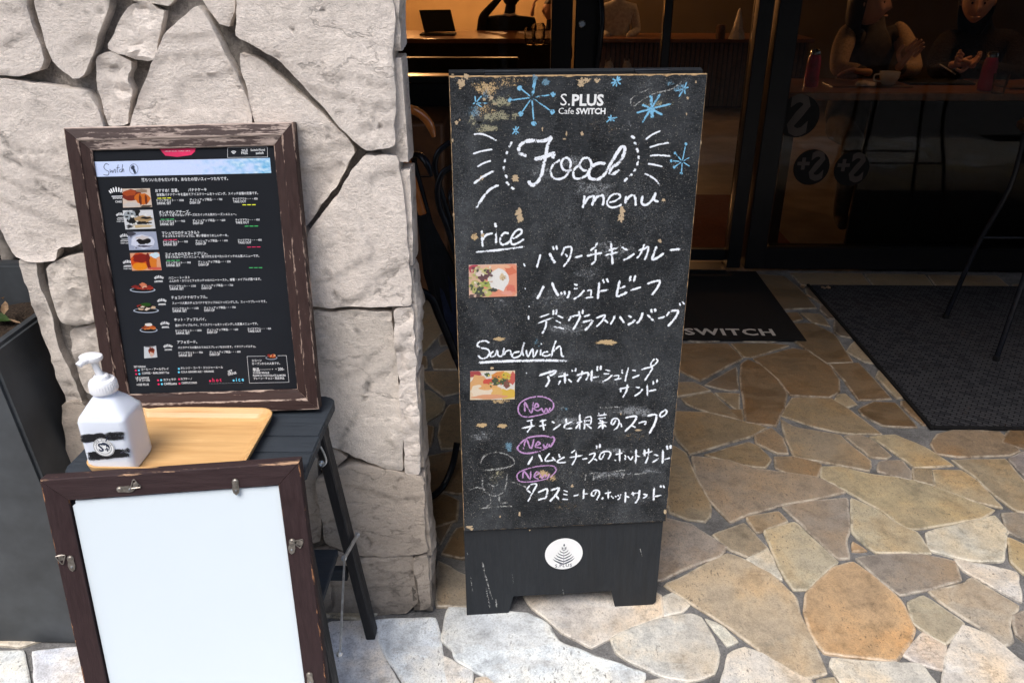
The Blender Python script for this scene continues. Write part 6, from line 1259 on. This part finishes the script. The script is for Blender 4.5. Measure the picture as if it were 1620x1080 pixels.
mp(Za, [(447,850),(625,845),(640,953),(460,957)], (.76,.55,.42), [(.3,.5,.3,.5,(.72,.26,.02),.2),(.35,.3,.28,.25,(.45,.07,.015),.3),(.3,.75,.25,.22,(.80,.48,.06),.3),(.6,.5,.08,.5,(.40,.06,.02),.2),(.75,.6,.12,.4,(.75,.42,.1),.3),(.85,.15,.16,.15,(.70,.78,.82),.4),(.8,.9,.25,.08,(.7,.3,.25),.4)], 'photo print of a caramel custard pudding')
def plate(c, w, h, cols, seed, top=None):
    x, y = c; pl_ = bmesh.new(); cl = pl_.loops.layers.color.new('Col'); q = random.Random(seed)
    def el(cx, cy, rx, ry, col, n, jg=0):
        fa = pl_.faces.new([pl_.verts.new(P_(*Zb(cx + rx * math.cos(k * math.pi / 9) * (1 + jg * q.uniform(-1, 1)), cy + ry * math.sin(k * math.pi / 9) * (1 + jg * q.uniform(-1, 1))), n)) for k in range(18)])
        for l in fa.loops: l[cl] = (*col, 1)
    el(x, y + h * .25, w, h * .36, (.62, .66, .72), -.0004); el(x, y + h * .22, w * .9, h * .28, (.03, .035, .04), -.00043)
    for k in range(16):
        a = q.uniform(-1, 1); el(x + a * w * .6, y - q.uniform(-.1, .55) * h * (1 - abs(a) * .5), w * q.uniform(.10, .3), h * q.uniform(.12, .25), q.choice(cols), -.00046 - k * .00002, .25)
    if top: el(x, y - h * .6, w * .4, h * .25, top, -.0009, .15)
    obj('food_photo', pl_, M['vcol'], mf)
plate((500,205), 75, 42, ((.55,.16,.10),(.72,.42,.30),(.75,.6,.5),(.45,.10,.08)), 1); plate((520,325), 75, 42, ((.7,.6,.5),(.10,.04,.03),(.55,.12,.08),(.78,.72,.66)), 2, (.10,.26,.03)); plate((535,440), 52, 38, ((.65,.30,.10),(.72,.42,.2),(.5,.2,.06)), 3, (.78,.76,.74)); plate((1250,603), 34, 30, ((.62,.26,.10),(.7,.4,.2),(.78,.6,.45),(.5,.1,.05)), 5)
mp(Zb, [(508,545),(578,540),(586,607),(510,613)], (.70,.72,.74), [(.6,.45,.25,.35,(.50,.20,.08),.5),(.6,.3,.2,.14,(.30,.10,.04),.5),(.6,.7,.18,.2,(.7,.6,.55),.6),(.5,.02,.4,.05,(.08,.06,.05),.3)], 'photo print of an affogato glass')

# ------------------------------------------------------------------ stool
SZ = .650
stool = thing('step_stool', 'black painted folding wooden stool carrying the tray and framed menu', 'stool', (-.59, 1.25, 0))
def prism(poly, z0, z1, bev=.003, seg=2):
    bm = bmesh.new(); a = [bm.verts.new((x, y, z0)) for x, y in poly]; b = [bm.verts.new((x, y, z1)) for x, y in poly]; bm.faces.new(a[::-1]); bm.faces.new(b)
    for k in range(len(poly)): bm.faces.new((a[k], a[(k + 1) % len(poly)], b[(k + 1) % len(poly)], b[k]))
    if bev: bmesh.ops.bevel(bm, geom=[e for e in bm.edges if abs(e.verts[0].co.z - e.verts[1].co.z) < 1e-6], offset=bev, segments=seg, affect='EDGES')
    return bm
def woodobj(name, bm, mat, parent, up=True):
    bmesh.ops.recalc_face_normals(bm, faces=bm.faces[:]); me = bpy.data.meshes.new(name); bm.to_mesh(me); bm.free()
    me.update(); ed = [0.0] * len(me.vertices)
    for v in me.vertices:
        n = v.normal; ed[v.index] = .0
    setattrib(me, 'edge', ed); return link(name, me, M[mat], parent)
def arc(cx, cy, r, a0, a1, n=6): return [(cx + r * math.cos(a0 + (a1 - a0) * k / n), cy + r * math.sin(a0 + (a1 - a0) * k / n)) for k in range(n + 1)]
sx0, sx1, sy0, sy1 = -.805, -.383, 1.118, 1.398
ysp = [sy0, G(470, 716, SZ).y, G(480, 690, SZ).y, sy1]; r_ = .022
b0 = arc(sx0 + r_, sy0 + r_, r_, math.pi, 1.5 * math.pi) + arc(sx1 - r_, sy0 + r_, r_, -.5 * math.pi, 0) + [(sx1, ysp[1] - .0008), (sx0, ysp[1] - .0008)]
b1 = [(sx0, ysp[1] + .0008), (sx1, ysp[1] + .0008), (sx1, ysp[2] - .0008), (sx0, ysp[2] - .0008)]
b2 = [(sx0, ysp[2] + .0008), (sx1 - .003, ysp[2] + .0008)] + arc(sx1 - .003 - r_, sy1 - r_, r_, 0, .5 * math.pi) + arc(sx0 + r_, sy1 - r_, r_, .5 * math.pi, math.pi)
for p in (b0, b1, b2): woodobj('seat_board', prism(p, SZ - .020, SZ, .0022), 'stoolwood_x', stool)
woodobj('apron', box(sx0 + .03, sx1 - .03, sy0 + .03, sy0 + .048, SZ - .06, SZ - .0205, .002), 'stoolwood_x', stool)
woodobj('apron', box(sx0 + .03, sx1 - .03, sy1 - .05, sy1 - .032, SZ - .06, SZ - .0205, .002), 'stoolwood_x', stool)
for sgn in (1, -1):
    mx = lambda x: x if sgn > 0 else (sx0 + sx1) - x
    for top, foot, dd in (((-.420, 1.358, .629), (-.362, 1.392, .002), .036), ((-.415, 1.150, .629), (-.362, 1.075, .002), .040)):
        a = Vector((mx(top[0]), top[1], top[2])); b = Vector((mx(foot[0]), foot[1], foot[2])); bm = bmesh.new(); beam(bm, b, a, .022, dd, Vector((1, 0, 0)), .0025); woodobj('leg', bm, 'stoolwood_z', stool)
for y, z, x0, x1 in ((1.380, .20, -.780, -.400), (1.10, .20, -.775, -.405)):
    woodobj('rung', box(x0, x1, y - .009, y + .009, z - .016, z + .016, .002), 'stoolwood_x', stool)
woodobj('step_board', box(-.785, -.40, 1.16, 1.33, .295, .312, .002), 'stoolwood_x', stool)
for sgn in (1, -1):
    mx = lambda v: Vector(v) if sgn > 0 else Vector(((sx0 + sx1) - v[0], v[1], v[2]))
    A1, J, L1 = W(566, 845, 1.384), W(545, 882, 1.31), W(538, 1033, 1.098)
    def flat(a, b, w=.012, t=.0035): bm = bmesh.new(); beam(bm, a, b, t, w, Vector((1, .25, 0)), .0006); return bm
    s_ = obj('strut', flat(mx(A1), mx(J)), M['steel'], stool); s2 = obj('strut', flat(mx(J), mx(L1)), M['steel'], stool)
    for p in (A1, J, L1):
        bm = bmesh.new(); lathe(bm, mx(p) - Vector((.004 * sgn, 0, 0)), [(.006, 0), (.006, .005), (.004, .008), (0, .008)], 12, Vector((sgn, -.4, 0)).normalized()); obj('rivet', bm, M['steel'], s_ if p is A1 else s2)
    bm = bmesh.new(); p = W(508, 728, 1.33); tube(bm, curve([mx(W(507, 706, 1.33)), mx(W(513, 718, 1.33)), mx(W(516, 730, 1.33)), mx(W(510, 737, 1.33)), mx(W(505, 734, 1.33))]), .0022, 8); obj('bracket', bm, M['steel'], stool, True)
    bm = bmesh.new(); lathe(bm, mx(W(508, 731, 1.335)), [(.006, 0), (.006, .003), (.003, .005), (0, .005)], 12, Vector((.3 * sgn, -1, 0)).normalized()); obj('screw', bm, M['steel'], stool)

# ------------------------------------------------------------------ tray
TZ0 = SZ + .0005
t1, t2, t3 = G(424, 648, TZ0 + .015), G(397, 738, TZ0 + .015), G(125, 746, TZ0 + .015)
tx0, tx1, ty0, ty1 = t3.x, (t1.x + t2.x) / 2 + .002, (t2.y + t3.y) / 2 - .004, t1.y + .0
tray = thing('wooden_tray', 'light wooden serving tray with rounded corners on the black stool', 'tray', ((tx0 + tx1) / 2, (ty0 + ty1) / 2, TZ0))
def rrect(x0, x1, y0, y1, r, n=6): return arc(x1 - r, y0 + r, r, -.5 * math.pi, 0, n) + arc(x1 - r, y1 - r, r, 0, .5 * math.pi, n) + arc(x0 + r, y1 - r, r, .5 * math.pi, math.pi, n) + arc(x0 + r, y0 + r, r, math.pi, 1.5 * math.pi, n)
bm = bmesh.new(); rings = []
for ins, z, r in ((.012, 0, .02), (.003, .008, .024), (0, .018, .028), (.0, .0198, .028), (.0018, .0204, .027), (.0036, .0198, .026), (.009, .012, .022), (.017, .006, .018), (.024, .0045, .014)):
    rings.append([bm.verts.new((x, y, TZ0 + z)) for x, y in rrect(tx0 + ins, tx1 - ins, ty0 + ins, ty1 - ins, r)])
for a, b in zip(rings, rings[1:]):
    for k in range(len(a)): bm.faces.new((a[k], a[(k + 1) % len(a)], b[(k + 1) % len(a)], b[k]))
bm.faces.new(rings[0][::-1]); bm.faces.new(rings[-1]); obj('tray_body', bm, M['tray'], tray, False)

# ------------------------------------------------------------------ bottle of sanitizer
bz = TZ0 + .0047
A0, B0, C1 = G(140.5, 748, bz), G(216, 746, bz), G(238, 706, bz)
bx0, bx1, by0 = A0.x - .001, B0.x, (A0.y + B0.y) / 2; by1 = min(C1.y, by0 + .074)
zs = W(192, 667, by0).z; cxm, cym = (bx0 + bx1) / 2, (by0 + by1) / 2; hw, hd2 = (bx1 - bx0) / 2, (by1 - by0) / 2
zn = W(156, 628, cym - .018).z; zc = W(156, 600, cym - .02).z
bot = thing('pump_bottle', 'white square plastic pump bottle with black stamped label on the tray', 'bottle', (cxm, cym, bz))
bm = bmesh.new(); rings = []
def supr(sx, sy, z, n, S=40):
    o = []
    for k in range(S):
        a = k * 2 * math.pi / S; c, s = math.cos(a), math.sin(a); r = (abs(c) ** n + abs(s) ** n) ** (-1 / n); o.append(bm.verts.new((cxm + c * r * sx, cym + s * r * sy, z)))
    return o
for sx_, sy_, z, n in ((.90, .90, bz, 9), (.97, .97, bz + .002, 10), (1, 1, bz + .006, 12), (1, 1, bz + (zs - bz) * .5, 12), (1, 1, zs - .004, 12), (.98, .98, zs + .001, 8), (.92, .92, zs + (zn - zs) * .14, 6), (.72, .74, zs + (zn - zs) * .48, 3.6), (.52, .53, zs + (zn - zs) * .78, 2.5), (.44, .44, zs + (zn - zs) * .9, 2.2), (.42, .42, zn, 2), (.40, .40, zn + .004, 2)):
    rings.append(supr(hw * sx_, (hd2 if n > 4 else hw) * sy_, z, n))
for a, b in zip(rings, rings[1:]):
    for k in range(40): bm.faces.new((a[k], a[(k + 1) % 40], b[(k + 1) % 40], b[k]))
bm.faces.new(rings[0][::-1]); bm.faces.new(rings[-1]); o = obj('bottle_body', bm, M['plastic'], bot, False)
me = o.data
for p in me.polygons: p.use_smooth = True
o.modifiers.new('wn', 'WEIGHTED_NORMAL')
cr_ = .0215
bm = bmesh.new(); lathe(bm, (cxm, cym, zn + .003), [(cr_, 0), (cr_ + .001, .002), (cr_, .018), (cr_ - .002, .021), (.012, .022), (.012, .028), (.010, .030), (0, .030)], 32); cap = obj('cap', bm, M['pump'], bot, True)
bm = bmesh.new()
for k in range(32):
    a = k * math.pi / 16; c, s = math.cos(a), math.sin(a); tube(bm, [(cxm + c * (cr_ + .0005), cym + s * (cr_ + .0005), zn + .005), (cxm + c * (cr_ + .0002), cym + s * (cr_ + .0002), zn + .019)], .0007, 4)
obj('cap_ribs', bm, M['pump'], cap)['kind'] = 'stuff'
hz = W(146, 566, cym).z; hx = W(144, 566, cym).x
bm = bmesh.new(); tube(bm, [(cxm, cym, zn + .03), ((cxm + hx) / 2, cym, (zn + .03 + hz) / 2), (hx + .004, cym, hz - .004)], [.0062, .0052, .0068], 16); obj('stem', bm, M['pump'], bot, True)
bm = bmesh.new()
lathe(bm, (hx - .001, cym + .002, hz - .007), [(.009, 0), (.0155, .002), (.0172, .005), (.0168, .010), (.0125, .0125), (0, .013)], 28); bmesh.ops.scale(bm, vec=(1.12, .82, 1), verts=bm.verts[:], space=Matrix.Translation((-hx, -cym, 0)))
obj('pump_head', bm, M['pump'], bot, True)
bm = bmesh.new(); tube(bm, curve([(hx, cym, hz), (hx - .004, cym - .010, hz), (hx - .008, cym - .019, hz - .001), (hx - .010, cym - .023, hz - .003)]), [.0065] * 8 + [.0055] * 11, 12); obj('nozzle', bm, M['pump'], bot, True)
BF = Fr((0, by0 - .0002, 0), (1, 0, 0), (0, 0, 1)); bh = lambda x, y: BF.hit(90 + x / 4.908, 540 + y / 4.908)
M['stamp'] = m_chalk('black_stamp_ink', (.02, .02, .022), .575, .70, 1.0, 700)
c = Chalk(BF); cs = lambda f, px, py: f.hit(px, py, 0)
for y0, y1 in ((742, 712), (765, 738)): c.stroke([(90 + x / 4.908, 540 + (y0 + (y1 - y0) * (x - 185) / 340) / 4.908) for x in (188, 290, 400, 528)], 10.5, n=-.0006, wob=.3)
for y0, y1 in ((880, 842), (905, 872)): c.stroke([(90 + x / 4.908, 540 + (y0 + (y1 - y0) * (x - 230) / 340) / 4.908) for x in (236, 340, 450, 572)], 11, n=-.0006, wob=.3)
lab = c.done('stamped_label', M['stamp'], bot)
cx_, cy_ = bh(368, 818); R_ = .0172
bm = bmesh.new(); disc(bm, BF, cx_, cy_, R_ * 1.04, -.0017, -.0012, 40); bd_ = obj('badge', bm, M['vinyl'], bot)
bm = bmesh.new()
for r in (R_ * .98, R_ * .74): blade(bm, BF, [(cx_ + r * math.cos(k * math.pi / 20), cy_ + r * math.sin(k * math.pi / 20)) for k in range(42)], [.0007] * 42, -.0019)
text_into(bm, BF, 'S', cx_ - .0095, cy_ - .0075, cx_ - .0005, cy_ - .0075, n=-.0019, off=.035, hscale=1.15); text_into(bm, BF, '+', cx_ + .001, cy_ - .009, cx_ + .009, cy_ - .009, n=-.0019, off=.035)
poly_into(bm, BF, [(cx_ + x * .001, cy_ + y * .001) for x, y in ((-3, 8), (1, 10.5), (6, 9), (10, 5), (10.5, 0), (9, -3), (7, 2), (4, 1), (5, 5), (1, 4))], -.0019)
def arctext(body, cx, cy, r, a0, a1, sz, n):
    for k, ch in enumerate(body):
        if ch == ' ': continue
        a = a0 + (a1 - a0) * (k + .5) / len(body); t = (-math.sin(a) * -1, 0); dx, dy = math.sin(a), -math.cos(a); px_, py_ = cx + r * math.cos(a), cy + r * math.sin(a)
        text_into(bm, BF, ch, px_ - dx * sz / 2, py_ - dy * sz / 2, px_ + dx * sz / 2, py_ + dy * sz / 2, n=n, off=.02)
arctext('CAFE SWITCH', cx_, cy_, R_ * .80, R(165), R(15), .0019, -.0019)
obj('badge_print', bm, M['ink'], bd_)
lz0, lz1 = zs + .006, zs + (zn - zs) * .42
sl0 = Vector((0, by0 + .0022, lz0)); 
bm = bmesh.new(); fF = Fr((0, by0 + (cym - by0) * .08, zs + (zn - zs) * .14), (1, 0, 0), Vector((0, (cym - by0) * .26, (zn - zs) * .36))); bx(bm, fF, bx0 + .017, bx0 + .043, .001, .011, -.0012, -.0004); obj('blank_sticker', bm, M['vinyl'], bot)

# ------------------------------------------------------------------ back of a second frame leaning on the stool
WFr = rectfr((0, 0, 0), .097, .181, .029); WH = .668; WWd = .43
tl = Vector((-.812, 1.074, .669)); WFr = Fr(tl - WFr.u * WH, WFr.x, WFr.u)
wf = thing('reversed_frame', 'brown wooden frame turned backwards showing its white backing board', 'picture frame', WFr(WWd / 2, 0, .01))
prof = [(0, .024, .3), (0, .002, .8), (.0018, 0, 1), (.0045, 0, .3), (.009, 0, 0), (.037, 0, 0), (.0395, .0, .6), (.0395, .024, 0)]
framerails(WFr, WWd, WH, .04, prof, (M['frb_x'], M['frb_z']), wf)
bm = bmesh.new(); f = WFr; a0, a1, v0, v1 = .0425, WWd - .0415, .0425, WH - .0420
pts = [(a0, v0), (a1, v0), (a1, v1 - .0015), (a0 + .15, v1 - .001), (a0 + .006, v1 - .002), (a0 + .0055, v1 - .008), (a0, v1 - .0115)]
q = [bm.verts.new(f(x, y, .0055)) for x, y in pts]; w = [bm.verts.new(f(x, y, .0095)) for x, y in pts]; bm.faces.new(q); bm.faces.new(w[::-1])
for k in range(len(pts)): bm.faces.new((q[k], q[(k + 1) % len(pts)], w[(k + 1) % len(pts)], w[k]))
obj('backing_board', bm, M['paper'], wf)
bm = bmesh.new(); bx(bm, f, .0397, WWd - .0397, .0397, WH - .0397, .0097, .0235); obj('inner_board', bm, M['print_black'], wf)
def tab(p, ang):
    a, v = WFr.hit(*p); F2 = Fr(WFr(a, v, -.0006), WFr.x * math.cos(ang) + WFr.u * math.sin(ang), WFr.u * math.cos(ang) - WFr.x * math.sin(ang)); bm = bmesh.new()
    pts = [(.0055 * math.cos(t) * (1 if abs(t) < 9 else 1), .0085 + .0055 * math.sin(t)) for t in [k * math.pi / 8 for k in range(0, 9)]] + [(-.0050, .002), (-.0062, -.006), (-.0045, -.013), (0, -.017), (.0045, -.013), (.0062, -.006), (.005, .002)]
    q = [bm.verts.new(F2(x, y, -.0012)) for x, y in pts]; w = [bm.verts.new(F2(x, y, .0004)) for x, y in pts]; bm.faces.new(q); bm.faces.new(w[::-1])
    for k in range(len(pts)): bm.faces.new((q[k], q[(k + 1) % len(pts)], w[(k + 1) % len(pts)], w[k]))
    o = obj('turn_clip', bm, M['tarn'], wf)
    bm = bmesh.new(); lathe(bm, F2(0, .0085, -.0012), [(.0042, 0), (.0042, .0008), (.003, .0018), (0, .002)], 14, -F2.n); obj('screw', bm, M['tarn'], o, True)
    bm = bmesh.new(); lathe(bm, F2(0, -.008, -.0012), [(.0020, 0), (.0016, .0012), (0, .0014)], 10, -F2.n); obj('dimple', bm, M['steel'], o, True)
def tri(p, ang):
    a, v = WFr.hit(*p); F2 = Fr(WFr(a, v, -.002), WFr.x * math.cos(ang) + WFr.u * math.sin(ang), WFr.u * math.cos(ang) - WFr.x * math.sin(ang)); bm = bmesh.new()
    P = [F2(-.0085, -.0065, 0), F2(-.0075, -.0078, 0), F2(.0075, -.0078, 0), F2(.0085, -.0065, 0), F2(.0012, .0078, -.001), F2(-.0012, .0078, -.001), F2(-.0085, -.0065, 0)]
    tube(bm, P, .0010, 6, False); o = obj('hanging_ring', bm, M['tarn'], wf)
    bm = bmesh.new(); bx(bm, F2, -.0045, .0045, -.0095, .002, .0002, .0012, .0004); obj('ring_plate', bm, M['tarn'], o)
tab((198, 773), math.pi / 2 - .05); tri((214, 764), .05); tab((373, 768), -.05); tab((113, 889), -.02); tri((98, 884), math.pi + .1); tab((462, 862), -.15); tri((471, 857), 1.2); tab((490.5, 1072), 0)
